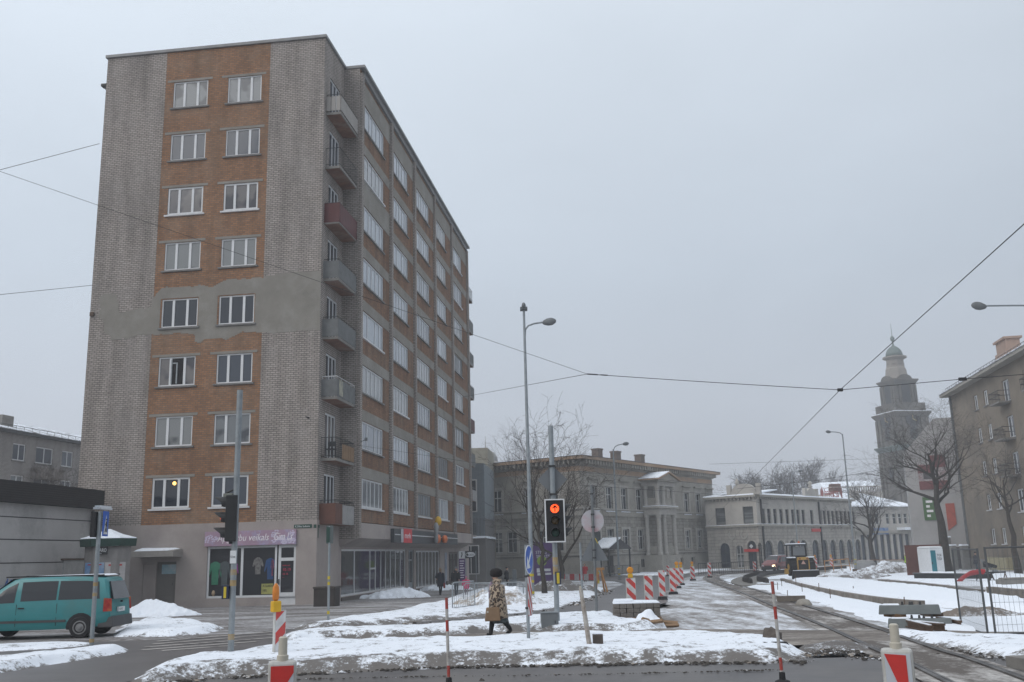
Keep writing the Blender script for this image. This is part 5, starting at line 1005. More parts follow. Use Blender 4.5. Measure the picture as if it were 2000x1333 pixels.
uc = f5.u(1972, 700, -3.5); zt = f5.z(1972, 660, -3.5); q = MB(); q.box(uc-1.6, uc+1.6, 2.7, 4.3, E5+.5, zt-1.3); q.box(uc-1.45, uc+1.45, 2.85, 4.15, zt-1.3, zt-.2); q.box(uc-1.65, uc+1.65, 2.65, 4.35, zt-.2, zt); q.build('chimney', M('peach_chimney', (.34, .24, .19), .9, var=.1), B5)
q = MB(); q.mbox(f5.mp, -.12, .12, -1, E5, .02, .2); q.build('downpipe', m_galv_dark, B5)
q = MB(); q.mbox(f5.mp, uA-1.2, uA+4.8, -1, f5.z(1940, 1080)-.4, .1, .6); q.build('cream_lobby', M('cream_boards', (.38, .34, .22), .8), B5)
# broken wall piers left of the flats
for k, (x0, x1, yt) in enumerate(((1848, 1862, 1050), (1862, 1871, 1066), (1882, 1894, 1066))):
    p = G((x0+x1)/2, 1116); w_ = (P(x1, 1100, p.y)-P(x0, 1100, p.y)).length; h_ = P((x0+x1)/2, yt, p.y).z-p.z
    q = MB(); q.box(-w_/2, w_/2, -.3, .3, -.2, h_); o = q.build('wall_pier', m_conc, loc=p, bevel=.03); tag(o, ('tallest grey pier of the broken wall by the tree', 'middle low pier of the broken wall', 'grey wall pier next to the brown flats')[k], 'pier', 'piers of the broken wall'); q = MB(); q.box(-w_/2-.03, w_/2+.03, -.33, .33, h_, h_+.12, taper=.04); q.build('pier_snow', m_snowcap, o)
p = G(1872, 1112); q = MB(); q.box(-3.0, 1.6, .35, .5, -.2, 2.2); tag(q.build('board_fence', M('dark_boards', (.06, .05, .045), .9, var=.3), loc=p), 'dark board fence between the grey piers', 'fence')

# --- low panelled building at the left and far block behind it
pe = P(169, 1180, 47.5); pe.z = gz(47.5); V_ = Vector((math.sin(math.radians(7.3)), math.cos(math.radians(7.3))))
ang6 = math.atan2(V_.y, V_.x); GA = empty('panel_shed', pe, ang6, 'low white panelled building with a dark corrugated roof edge at the left', 'building')
f6 = Fac(pe, ang6); zt6 = f6.z(170, 955, .35); zd6 = f6.z(168, 993)
m_panel = M('dirty_white_panel', (.44, .43, .42), .85, var=.08, scale=.6, col2=(.27, .265, .26), thr=.6)
b = MB(); b.box(-30, 0, 0, 10, -1, zd6-.02); b.build('panel_wall', m_panel, GA)
b = MB()
for zz in (f6.z(80, 1013), f6.z(80, 1055), f6.z(80, 1099)): b.mbox(f6.mp, -30, -.02, zz-.02, zz+.02, .0, .012)
b.build('panel_joint', m_dark, GA)
b = MB(); b.mbox(f6.mp, -30.2, .35, zd6, zt6, -10.2, .35)
for i in range(9): zz = zd6+(zt6-zd6)*(i+.5)/9; b.mbox(f6.mp, -30.2, .37, zz, zz+.05, .351, .375)
b.build('roof_edge', M('dark_ribbed_sheet', (.035, .033, .034), .6, .2, var=.2), GA)
b = MB(); b.mbox(f6.mp, -.6, .55, zd6-.06, zd6+.04, .36, .7, ); b.mbox(f6.mp, -.5, .5, zd6+.041, zd6+.12, .38, .68); b.build('roof_corner_snow', m_snowcap, GA)
b = MB(); b.tube([f6.mp(-.15, -.5, .12), f6.mp(-.15, zd6-.1, .12)], .07, 6); b.build('downpipe', m_dark, GA)
b = MB(); u0, z0 = f6.inv(121, 1128); b.mbox(f6.mp, u0, u0+3.0, z0, z0+.75, .0, .06); b.build('wall_hatch', M('hatch_white', (.40, .40, .39), .7), GA)
b = MB(); b.mbox(f6.mp, u0-.2, u0+3.2, z0+.76, z0+.84, .0, .1); b.mbox(f6.mp, u0+3.0, u0+3.15, z0+.1, z0+.75, .0, .1); b.build('hatch_frame', m_rust, GA)
b = MB(); b.mbox(f6.mp, -30, -3, -.8, f6.z(60, 1140), .0, .03); b.build('painted_base', M('pale_blue_grey_base', (.30, .33, .36), .8, var=.15), GA)
def scribble(f, u, z, s, seed):
    r = random.Random(seed); q = MB(); x = u
    for k in range(6):
        pts = [(x+r.uniform(0, .3)*s, z+r.uniform(-.3, .9)*s) for _ in range(4)]; q.tube([f.mp(a, c, .045) for a, c in pts], .025, 4); x += .28*s
    return q
scribble(f6, f6.u(6, 1150), f6.z(12, 1152), .55, 4).build('graffiti', M('blue_spray', (.05, .12, .32), .7), GA)
pf = P(-120, 1130, 84); pf.z = gz(84); pr = P(165, 1126, 104); ang7 = math.atan2(pr.y-pf.y, pr.x-pf.x); L7 = (pr.xy-pf.xy).length+8
FB = empty('far_flats', pf, ang7, 'grey brick block of flats with snowy roof far behind at the left', 'building'); f7 = Fac(pf, ang7); E7 = f7.z(60, 853)
W7 = []
for x, y in ((36, 898), (86, 900), (131, 904)): W7.append(f7.inv(x, y))
zw = W7[0][1]; h7 = 1.5
cols7 = [W7[0][0]-(W7[1][0]-W7[0][0])*k for k in (3, 2, 1)]+[w[0] for w in W7]+[W7[2][0]+3.2]
hs = [(u-(.9 if k != 4 else 1.3), u+(.9 if k != 4 else 1.3), zw-3.0*j-.1, zw-3.0*j+h7) for j in range(4) for k, u in enumerate(cols7)]
b = MB(); wall(b, f7.mp, -6, L7, -1, E7, hs, .15); b.quad((L7, 0, -1), (L7, 11, -1), (L7, 11, E7), (L7, 0, E7), 0, ((0, 0), (11, 0), (11, E7), (0, E7))); b.build('brick_wall', Mbrick('far_grey_brick', (.34, .315, .30), (.28, .26, .245), (.13, .125, .12), .27, .12, .02, (.25, .235, .22), .5), FB, fix=False)
for h in hs: window(FB, f7.mp, *h, m_white, gl[R.randrange(4)], -.12, (.5, ), fw=.1, mw=.1, sill=sill_m)
b = MB(); b.mbox(f7.mp, -6, L7+.3, E7, E7+.3, -11, .4); b.build('eaves', m_dark, FB)
b = MB(); b.hexa([f7.mp(-6, E7+.3, .4), f7.mp(L7+.3, E7+.3, .4), f7.mp(L7+.3, E7+.3, -11), f7.mp(-6, E7+.3, -11), f7.mp(-6, E7+.36, .4), f7.mp(L7+.3, E7+.36, .4), f7.mp(L7+.3, E7+2.2, -5.5), f7.mp(-6, E7+2.2, -5.5)]); b.build('roof', MATS['thin_snow_on_tiles'], FB)
b = MB(); b.tube([f7.mp(-6, E7+.75, .2), f7.mp(L7, E7+.75, .2)], .025, 4)
for i in range(30): b.tube([f7.mp(-6+i*(L7+6)/30, E7+.3, .2), f7.mp(-6+i*(L7+6)/30, E7+.75, .2)], .02, 4)
b.build('snow_guard', m_dark, FB)
uc = f7.u(2, 830, -2); q = MB(); q.box(uc-.9, uc+.7, 1.2, 2.6, E7+.3, f7.z(3, 813, -2)); q.build('chimney', m_conc, FB)
u = cols7[4]; q = MB(); q.mbox(f7.mp, u-1.9, u+1.6, zw-1.7, zw-.6, .02, 1.1); q.build('balcony', M('brown_grey_balcony', (.17, .15, .135), .9), FB)
# ------------------------------------------------------------------ trees
m_bark = M('wet_bark', (.045, .038, .032), .95, var=.35, scale=4, bump=.4)
m_twig = M('dark_twigs', (.05, .042, .037), .95, var=.2)
def tree(base, h, spread, seed, label, fork=.28, tr=.16, levels=5, limbs=7, up=.35, lean=(0, 0), name='bare_tree', cat='tree', group=None, twigs=3, droop=0.0, rmin=.0055, curve=.18):
    r = random.Random(seed); root = empty(name, base, 0, label, cat, group); T, C = MB(), MB()
    def branch(p, d, L, rad, lv):
        n = 4 if lv < 2 else 3; pts = [p]; q = p.copy(); dd = d.copy()
        for k in range(n):
            dd = (dd+Vector((r.gauss(0, curve), r.gauss(0, curve), r.gauss(0, curve*.6)+(up*.18 if lv < 3 else -droop*.2)))).normalized(); q = q+dd*(L/n); pts.append(q.copy())
        rr = [max(rmin, rad*(1-.75*k/n)) for k in range(n+1)]
        (T if lv <= 1 else C).tube(pts, rr, 7 if lv == 0 else 5 if lv == 1 else 3, caps=False)
        if lv >= levels: return
        m = twigs+(1 if r.random() < .5 else 0)+(1 if lv == 1 else 0)
        for j in range(m):
            t = .25+.75*(j+r.random()*.8)/m; i = min(n-1, int(t*n)); pp = pts[i].lerp(pts[i+1], t*n-i if t < 1 else 1)
            a = r.random()*6.283; ax = dd.orthogonal().normalized(); ax.rotate(Matrix.Rotation(a, 3, dd)); an = r.uniform(.35, .95)
            nd = (dd*math.cos(an)+ax*math.sin(an)).normalized(); nd.z += up*.3 if lv < 3 else -droop; nd.normalize()
            branch(pp, nd, L*r.uniform(.5, .78), max(rmin, rad*(1-.7*t)*.68), lv+1)
    hf = h*fork; tp = [Vector((lean[0]*t*t*hf, lean[1]*t*t*hf, -.2+t*(h*.72))) for t in [k/7 for k in range(8)]]
    for k in range(2, 8): tp[k] += Vector((r.gauss(0, h*.008), r.gauss(0, h*.008), 0))
    rad = [tr*1.25]+[tr*(1-.85*k/7) for k in range(1, 8)]; T.tube(tp, rad, 9)
    for j in range(limbs):
        t = fork/.72+(1-fork/.72)*(j+r.random()*.6)/limbs; i = min(6, int(t*7)); pp = tp[i].lerp(tp[i+1], t*7-i)
        a = j*2.4+r.random()*.8; el = up+r.uniform(-.1, .35)+.5*t*t; d = Vector((math.cos(a)*math.cos(el), math.sin(a)*math.cos(el), math.sin(el)))
        branch(pp, d, spread*(1.08-.55*t)*r.uniform(.8, 1.1), tr*(1-.8*t)*.62, 1)
    T.build('trunk', m_bark, root, smooth=True, fix=False); C.build('crown', m_twig, root, fix=False); return root
def hgt(px, py, b): return P(px, py, b.y).z-b.z
b_ = G(1064, 1166); tree(b_, hgt(1040, 856, b_), 4.3, 11, 'bare young tree with leaning trunk left of the traffic signal pole', .22, .15, 5, 9, .62, (-.22, 0), group='bare trees on the verge', twigs=2)
b_ = G(1096, 1156); tree(b_, hgt(1085, 925, b_), 4.8, 23, 'bare spreading tree right behind the traffic signal pole', .25, .2, 5, 10, .45, (-.05, 0), group='bare trees on the verge', twigs=2)
b_ = G(1022, 1128); tree(b_, hgt(1005, 838, b_), 7.0, 37, 'taller bare tree behind the street lamp before the mansion', .22, .22, 5, 10, .62, group='bare trees on the verge', twigs=2)
b_ = G(1849, 1119); tree(b_, hgt(1825, 792, b_), 6.2, 49, 'large old bare linden with thick trunk beside the portable toilet', .40, .50, 5, 11, .30, (-.06, 0), twigs=3, droop=.06, curve=.22)
b_ = G(1708, 1110); tree(b_, hgt(1695, 925, b_), 4.6, 53, 'bare tree before the hip roofed building, left of the toilet', .25, .34, 5, 11, .45, (-.1, 0), twigs=3)
b_ = G(1990, 1124); tree(b_, hgt(1965, 860, b_), 4.2, 61, 'dark bare tree behind the mesh fence at the right edge', .45, .26, 5, 9, .2, (-.05, 0), twigs=2, droop=.1)
b_ = P(88, 1120, 70); b_.z = gz(70); tree(b_, hgt(90, 872, b_), 2.6, 71, 'small bare tree behind the panelled shed', .5, .16, 5, 8, .5, twigs=3)
for k, (x, y, yb, Y, lb) in enumerate([(1465, 922, 1095, 200, 'pale bare tree behind the corner attic of the arcaded building'), (1532, 915, 1095, 205, 'pale bare tree behind the middle of the arcaded roof'), (1582, 902, 1095, 200, 'tallest pale bare tree behind the arcaded roof'), (1622, 925, 1095, 215, 'pale bare tree left of the roof sign')]):
    b_ = P(x+8, yb, Y); b_.z = gz(Y); tree(b_, hgt(x, y, b_)*1.02, 7.2, 80+k, lb, .35, .4, 4, 11, .6, group='hazy trees behind the arcaded building', twigs=4, rmin=.02)
b_ = P(1110, 1100, 160); b_.z = gz(160); tree(b_, hgt(1105, 868, b_), 5, 91, 'bare treetop showing above the mansion roof', .5, .3, 4, 8, .7, twigs=3, rmin=.02)
# ------------------------------------------------------------------ poles, lamps, signs
def top_h(xt, yt, b): return P(xt, yt, b.y).z-b.z
m_oring = M('old_orange_tape', (.34, .24, .11), .7, col2=(.25, .26, .26), thr=.55, scale=9); m_yel = M('yellow_band', (.50, .38, .03), .6)
def pole(root, h, r, mat=None, r1=None, name='pole'):
    q = MB(); q.tube([(0, 0, -.1), (0, 0, h*.5), (0, 0, h)], [r, (r+(r1 or r))/2, r1 or r], 14); return q.build(name, mat or m_galv, root, smooth='auto')
def bands(root, zs, r, mat, hh=.06):
    for z in zs: q = MB(); q.tube([(0, 0, z), (0, 0, z+hh)], r+.003, 14); q.build('band', mat, root, smooth='auto')
def lamp_head(root, tipx, z, ang=0, L=.62, mat=None):
    q = MB(); q.lathe([(.03, -.5*L), (.1, -.4*L), (.17, -.1*L), (.17, .2*L), (.1, .42*L), (.03, .5*L)], 12, sy=.55)
    M0 = Matrix.Translation((0, 0, 0)); q.xform(Matrix.Rotation(ang, 4, 'Z') @ Matrix.Translation((tipx, 0, z)) @ Matrix.Rotation(math.radians(-8), 4, 'Y') @ Matrix.Rotation(math.pi/2, 4, 'Y')); o = q.build('lamp_head', m_galv_dark, root, smooth=True); return o
def arm(root, z0, reach, rise, ang, r=.035):
    pts = [Vector((0, 0, z0-.5)), Vector((.04, 0, z0)), Vector((.2*reach, 0, z0+rise*.6)), Vector((.5*reach, 0, z0+rise*.9)), Vector((reach, 0, z0+rise*1.1))]
    q = MB(); q.tube(pts, r, 8); q.xform(Matrix.Rotation(ang, 4, 'Z')); return q.build('arm', m_galv, root, smooth='auto')
def street_lamp(px, top, reach, ang, label, group='street lamps', r=.09, rise=.3, double=False, ybands=()):
    b = G(*px); h = top_h(*top, b); root = empty('street_lamp', b, 0, label, 'street lamp', group)
    pole(root, h, r, r1=r*.5); arm(root, h-(.9 if double else .05), reach, rise, ang, r*.4); lamp_head(root, reach+.25, h-(.9 if double else .05)+rise*1.12, ang)
    if double: lamp_head(root, .0, h+.14, -math.pi/2, .6); q = MB(); q.box(-.16, .16, -.2, .3, h+.02, h+.1); q.build('lamp_bracket', m_galv_dark, root)
    bands(root, ybands, r, m_yel, .1)
    q = MB(); q.box(-.2, .2, -.2, .2, -.1, .08, taper=.03); q.build('foot', m_conc, root); return root
street_lamp((1040, 1182), (1022, 606), .85, 0, 'tall grey street lamp with two heads beside the blue arrow sign', double=True, r=.10, ybands=(.45, .9, 1.15))
street_lamp((1210, 1134), (1199, 878), 1.0, .2, 'street lamp with one arm in front of the grey mansion', r=.11, ybands=(.5, 1.0), rise=.5)
street_lamp((1672, 1114), (1646, 848), 1.3, math.pi, 'street lamp with its arm to the left before the bare tree', r=.13, ybands=(.6, 1.1))
street_lamp((1562, 1110), (1549, 928), 1.0, .2, 'street lamp in front of the arcaded building above the loader', r=.1, rise=.5)
b_ = G(2135, 1160); street_lamp((2135, 1160), (2060, 597), 2.6, math.pi, 'street lamp reaching into view at the upper right edge', r=.09, rise=.1)

def tsignal(root, M4, n=3, lit=None, arrow=False, w=.3, h=1.0, plate=False):
    """housing with visors; lenses look along local -y"""
    q = MB(); q.box(-w/2, w/2, -.06, .16, 0, h); q.xform(M4); o = q.build('signal_head', M('signal_housing', (.02, .021, .022), .5, var=.15), root, bevel=.015)
    if plate:
        q = MB(); t = .035
        q.box(-w/2-.1, w/2+.1, -.075, -.061, -.06, h+.06); q.xform(M4); q.build('backing_plate', M('black_plate', (.012, .012, .013), .6), o)
        q = MB(); W = w/2+.1
        for a in ((-W-t, W+t, -.06-t, -.06), (-W-t, W+t, h+.06, h+.06+t), (-W-t, -W, -.06, h+.06), (W, W+t, -.06, h+.06)): q.box(a[0], a[1], -.09, -.03, a[2], a[3])
        q.xform(M4); q.build('white_border', m_white, o, bevel=.01)
    for k in range(n):
        z = h*(n-k-.5)/n; rr = h/n*.36
        q = MB(); q.lathe([(rr, 0), (rr*.8, .02), (rr*.4, .035), (.005, .04)], 20); q.xform(M4 @ Matrix.Translation((0, -.078 if plate else -.061, z)) @ Matrix.Rotation(math.pi/2, 4, 'X'))
        cols = ((.06, .008, .006), (.05, .028, .004), (.004, .03, .02))
        o2 = q.build('lens', Memit('lit_red_lens', (1, .09, .02), 2.2) if lit == k else M('dark_lens_%d' % k, cols[k % 3], .25), o, smooth=True)
        if lit == k and arrow:
            q = MB(); d = -.125; a = rr*.7; mpp = lambda u, zz, dd: (u, dd, zz+z)
            for (x0, z0, x1, z1) in ((0, -a, 0, a), (0, a, -a*.75, a*.1), (0, a, a*.75, a*.1)): q.tube([(x0, d, z0+z), (x1, d, z1+z)], .015, 4)
            q.xform(M4); q.build('arrow', M('black_arrow', (.01, .005, .005), .7), o2)
        q = MB(); n_ = 14; v0 = len(q.v); dpt = .24
        for s, R_ in ((1, rr*1.12), (1, rr*1.2)):
            pass
        ang_ = [math.radians(-35+250*j/n_) for j in range(n_+1)]
        for j in range(n_):
            a0, a1 = ang_[j], ang_[j+1]
            f0 = .35+.65*max(0, math.sin(a0)); f1 = .35+.65*max(0, math.sin(a1))
            P0 = lambda a, R_, d: (R_*math.cos(a), -.06-d, z+R_*math.sin(a))
            q.hexa([P0(a0, rr*1.1, 0), P0(a1, rr*1.1, 0), P0(a1, rr*1.18, 0), P0(a0, rr*1.18, 0), P0(a0, rr*1.1, dpt*f0), P0(a1, rr*1.1, dpt*f1), P0(a1, rr*1.18, dpt*f1), P0(a0, rr*1.18, dpt*f0)])
        q.xform(M4); q.build('visor', MATS['signal_housing'], o)
    return o
RZ = lambda a: Matrix.Rotation(a, 4, 'Z'); TR = lambda *p: Matrix.Translation(p)
# left signal
b_ = G(450, 1289); h_ = top_h(457, 763, b_); t = empty('traffic_light', b_, 0, 'traffic light seen from the side before the clothes shop', 'traffic light', 'traffic lights')
pole(t, h_, .058); z_ = lambda py, px=452: top_h(px, py, b_)
hh = z_(968)-z_(1058); tsignal(t, TR(-.12, 0, z_(1058)) @ RZ(-math.pi/2+.12), 3, None, False, .29, hh)
q = MB(); q.box(-.25, -.06, -.05, .12, z_(986), z_(964)); q.box(-.06, .0, -.03, .03, z_(975), z_(970)); q.build('mounting_box', M('grey_green_box', (.16, .17, .15), .6), t, bevel=.01)
q = MB(); q.tube([(-.2, 0, z_(963)), (-.05, 0, z_(957)), (0, 0, z_(955))], .02, 6); q.build('bracket', m_dark, t); q = MB(); q.box(-.1, 0, -.05, .05, z_(1058)-.05, z_(1058)); q.build('bracket', m_dark, t)
q = MB(); q.lathe([(.03, .02), (.05, .0), (.03, -.02)], 10); q.xform(TR(-.245, -.09, z_(1012)) @ Matrix.Rotation(math.pi/2, 4, 'Y')); q.build('red_lamp', Memit('dim_red', (.9, .05, .02), .9), t)
q = MB(); q.prism([(-.06, z_(1101)), (.06, z_(1101)), (.06, z_(1076)), (-.06, z_(1076))], lambda u, z, d: (u, -d, z), .06, .068); sp = q.build('small_sign', m_white, t)
text('12 m', .062, m_dark, lambda u, z, d: (u, -d, z), -.055, z_(1090), .07, sp, xs=.75)
bands(t, (z_(1124), z_(1145), z_(1250)), .058, m_oring, .11)
q = MB(); q.box(-.19, -.06, -.1, .0, z_(1170), z_(1143)); bx = q.build('push_button_box', M('dark_blue_box', (.012, .02, .05), .5), t, bevel=.008); q = MB(); q.box(-.15, -.1, -.104, -.1, z_(1168), z_(1146)); q.build('yellow_strip', m_yel, bx)
q = MB(); q.lathe([(.16, -.05), (.155, .03), (.15, .05)], 16); q.build('foot', m_conc, t); 
# right signal
b_ = G(1089, 1228); h_ = top_h(1077, 832, b_); t = empty('traffic_light', b_, 0, 'traffic light with a glowing red arrow in a white border', 'traffic light', 'traffic lights')
pole(t, h_, .068); z_ = lambda py, px=1085: top_h(px, py, b_); hh = z_(983)-z_(1053)
tsignal(t, TR(.02, -.16, z_(1053)) @ RZ(.06), 3, 0, True, .26, hh, True); tsignal(t, TR(.2, .08, z_(1053)) @ RZ(math.pi/2+.1), 3, None, False, .26, hh)
q = MB(); q.box(-.09, .09, -.1, .1, z_(1056), z_(1051)); q.build('bracket', m_dark, t); q = MB(); q.box(-.09, .09, -.1, .1, z_(985), z_(979)); q.build('bracket', m_dark, t)
c_ = z_(937, 1079); a_ = (z_(908, 1079)-z_(967, 1079))/2; q = MB(); q.prism([(-a_, c_), (0, c_-a_), (a_, c_), (0, c_+a_)], lambda u, z, d: (u, -d, z), -.085, -.072); sg = q.build('diamond_sign_back', M('dull_sign_back', (.145, .155, .165), .6, .2, var=.06, scale=1.5), t)
q = MB(); q.box(-.09, .09, -.085, .07, c_-.42, c_-.37); q.box(-.09, .09, -.085, .07, c_+.33, c_+.38); q.build('clamp', m_dark, t)
bands(t, (z_(1122), z_(1104)), .068, m_oring, .2)
q = MB(); q.box(-.02, .13, -.12, -.065, z_(1142), z_(1117)); bx = q.build('push_button_box', MATS['dark_blue_box'], t, bevel=.008); q = MB(); q.box(.02, .09, -.125, -.12, z_(1140), z_(1119)); q.build('yellow_strip', m_yel, bx)
q = MB(); q.box(-.05, .22, -.14, .14, -.1, .06); q.build('foot', m_conc, t)
b_ = G(1074, 1234); w_ = 32/1882*b_.y; h_ = 34/1882*b_.y; t = empty('control_cabinet', b_, .05, 'squat grey control cabinet on the snow left of the signal pole', 'cabinet')
q = MB(); q.box(-w_/2, w_/2, -.15, .2, .04, h_); o = q.build('cabinet_body', M('cabinet_grey', (.17, .185, .195), .6, var=.08, col2=(.12, .13, .14), thr=.6), t, bevel=.01); q = MB(); q.box(-w_/2-.01, w_/2+.01, -.165, .21, h_, h_+.02); q.build('lid', m_galv, t); q = MB(); q.box(-w_/2+.02, w_/2-.02, -.13, .18, -.05, .04); q.build('base', m_dark, t)
q = MB(); q.box(w_*.28, w_*.32, -.165, -.15, h_*.45, h_*.6); q.build('lock', m_dark, t)
# blue arrow sign with hatched board
b_ = G(1033, 1270); t = empty('arrow_sign', b_, math.radians(74), 'round blue keep left arrow sign above a red and white striped board', 'road sign'); z_ = lambda py, px=1031: top_h(px, py, b_)
pole(t, z_(1064), .035); R_ = (z_(1065)-z_(1122))/2; cz = (z_(1065)+z_(1122))/2; ms = lambda u, z, d: (u, -d, z)
q = MB(); q.prism([(R_*math.cos(j*.2094), cz+R_*math.sin(j*.2094)) for j in range(30)], ms, .05, .058); d_ = q.build('sign_disc', m_white, t); q = MB(); q.prism([(R_*.93*math.cos(j*.2094), cz+R_*.93*math.sin(j*.2094)) for j in range(30)], ms, .0585, .061); q.build('blue_face', M('sign_blue', (.012, .09, .42), .35, var=.05), d_)
q = MB(); ca = math.cos(math.radians(-45)); rot = lambda p: (p[0]*ca+p[1]*ca, cz-(-p[0]*ca)+p[1]*ca*1.0) if 0 else ((p[0]-p[1])*.707, cz+(p[0]+p[1])*.707)
q.prism([rot(p) for p in [(-.05*1, .2), (-.05, -.05), (-.16, -.05), (0, -.24), (.16, -.05), (.05, -.05), (.05, .2)]][::1], ms, .0612, .064); 
aro = [(.18, .18), (.13, .24), (-.07, .04), (-.07, .14), (-.19, -.19), (.14, -.07), (.03, -.07), (.23, .13)]
q = MB(); q.prism([(u*R_/.3, cz+z*R_/.3) for u, z in [(.15, .2), (.2, .15), (-.03, -.08), (.07, -.17), (-.19, -.19), (-.17, .07), (-.08, -.03)]], ms, .0612, .064); q.build('white_arrow', m_white, d_)
q = MB(); q.box(-.13, .13, -.062, -.05, z_(1203), z_(1127)); q.build('striped_board', Mstripe('red_white_hatch', (.45, .03, .03), (.55, .55, .56), .30, 60), t)
q = MB(); q.box(-.04, .04, -.05, .04, z_(1128), z_(1124)); q.box(-.04, .04, -.05, .04, z_(1190), z_(1186)); q.build('clamp', m_dark, t)
# sign pole with disc and triangle seen from behind
b_ = G(1166, 1208); t = empty('sign_pole', b_, 0, 'sign pole with a pale disc above a grey triangle seen from behind', 'road sign'); z_ = lambda py, px=1157: top_h(px, py, b_); pole(t, z_(948), .04, m_galv_dark)
R_ = (z_(995)-z_(1040))/2; cz = z_(1018); q = MB(); q.prism([(R_*math.cos(j*.2094), cz+R_*math.sin(j*.2094)) for j in range(30)], ms, -.06, -.045); q.build('sign_disc', M('pale_disc_back', (.40, .39, .41), .5, var=.04, col2=(.42, .17, .17), thr=.6, scale=1.6, soft=.14), t)
zt, zb_ = z_(1048), z_(1096); hw = 27/1882*b_.y; q = MB(); q.prism([(-hw, zb_), (hw, zb_), (.03, zt), (-.03, zt)], ms, -.06, -.045); q.build('triangle_back', MATS['dull_sign_back'], t)
q = MB(); q.tube([(.05, -.03, z_(1052)), (.12, -.05, z_(1062))], .012, 4); q.build('yellow_tape', m_yel, t)
q = MB()
for py in (1005, 1030, 1075, 1090, 965): q.box(-.055, .055, -.045, .045, z_(py)-.02, z_(py)+.02)
q.build('clamp', m_dark, t)
b_ = G(1139, 1206); t = empty('bare_post', b_, 0, 'bare grey steel post left of the triangular sign back', 'post'); pole(t, top_h(1133, 1060, b_), .035, m_galv)
# left pedestrian sign pole
b_ = G(178, 1270); t = empty('pedestrian_sign', b_, 0, 'blue pedestrian crossing sign on a pole before the advert kiosk', 'road sign'); z_ = lambda py, px=182: top_h(px, py, b_); pole(t, z_(1000), .05); bands(t, (z_(1145), z_(1165), z_(1255)), .05, m_oring, .08)
mq = lambda u, z, d: tuple(TR(.05, 0, 0) @ RZ(math.radians(94)) @ Vector((u, -d, z)))
q = MB(); q.mbox(mq, -.02, .34, z_(1048), z_(999), .03, .045); o = q.build('blue_face', MATS['sign_blue'], t)
q = MB(); q.prism([(.03, z_(1044)), (.29, z_(1044)), (.16, z_(1006))], mq, .0452, .048); q.build('white_triangle', m_white, o)
q = MB(); zz = z_(1040); q.tube([mq(.11, zz, .05), mq(.16, zz+.13, .05), mq(.21, zz, .05)], .014, 4); q.tube([mq(.16, zz+.12, .05), mq(.165, zz+.25, .05)], .02, 4); q.tube([mq(.1, zz+.16, .05), mq(.16, zz+.22, .05), mq(.22, zz+.14, .05)], .01, 4); q.tube([mq(.165, zz+.27, .05), mq(.165, zz+.31, .05)], .022, 5); q.build('walking_figure', m_dark, o)
q = MB(); q.box(-.16, -.05, -.12, .2, z_(1050), z_(1000)); q.build('lamp_box', m_black, t, bevel=.01)
# thin pole at the corner with narrow sign box
b_ = G(641, 1215); t = empty('narrow_sign_pole', b_, 0, 'thin pole with a narrow edge on sign at the building corner', 'road sign'); z_ = lambda py, px=640: top_h(px, py, b_); pole(t, z_(1028), .04); bands(t, (z_(1132), z_(1143), z_(1200)), .04, m_yel, .1)
q = MB(); q.box(-.1, .12, -.03, .03, z_(1062), z_(1027)); q.xform(RZ(0)); q.build('sign_box', M('edge_on_sign', (.10, .12, .12), .6), t); q = MB(); q.box(-.09, .02, -.05, -.031, z_(1060), z_(1030)); q.build('dark_green_face', m_green, t)
# waste container at the corner
p = P(638, 1185, G(638, 1185).y-.3); b_ = G(638, 1186); w_ = 41/1882*b_.y; h_ = 38/1882*b_.y; t = empty('waste_bin', b_, math.radians(-7), 'dark brown waste container at the corner of the tall block', 'bin')
q = MB(); q.box(-w_/2, w_/2, -.4, .4, .0, h_*.9); q.build('bin_body', M('dark_brown_bin', (.035, .028, .025), .7, var=.2), t, bevel=.02); q = MB(); q.box(-w_/2-.03, w_/2+.03, -.44, .44, h_*.9, h_); q.build('lid', M('bin_lid', (.055, .045, .04), .6), t, bevel=.015)
# ------------------------------------------------------------------ beacons, posts, barriers
m_wplast = M('dirty_white_plastic', (.50, .50, .48), .5, var=.08, scale=5, col2=(.36, .34, .30), thr=.62)
m_st = Mstripe('red_white_beacon', (.58, .035, .03), (.62, .62, .62), .42, 45, dirt=.26)
m_st2 = Mstripe('red_white_beacon_left', (.58, .035, .03), (.62, .62, .62), .42, -45, dirt=.26)
def beacon(b, w, h, label, foot=.12, rz=0, lamp=False, flip=False, group='striped lane beacons', thick=.05, frame=.018):
    t = empty('lane_beacon', b, rz, label, 'beacon', group)
    q = MB(); q.box(-w/2, w/2, -thick/2, thick/2, foot, h); o = q.build('panel', m_wplast, t, bevel=.012)
    q = MB(); q.box(-w/2+frame, w/2-frame, -thick/2-.004, -thick/2-.001, foot+frame, h-frame); q.build('striped_face', m_st2 if flip else m_st, o)
    q = MB(); q.box(-w*.62, w*.62, -.16, .16, -.02, foot, taper=.03); q.build('rubber_foot', m_black, t)
    if lamp:
        q = MB(); q.box(-.08, .08, -.05, .05, h, h+.14); q.build('lamp_box', m_yellow, t, bevel=.015)
        q = MB(); q.lathe([(.09, -.04), (.115, -.02), (.115, .02), (.09, .04)], 18); q.xform(TR(0, 0, h+.26) @ Matrix.Rotation(math.pi/2, 4, 'X')); q.build('lamp_lens', M('amber_lens', (.62, .25, .02), .3), t, smooth='auto')
    return t
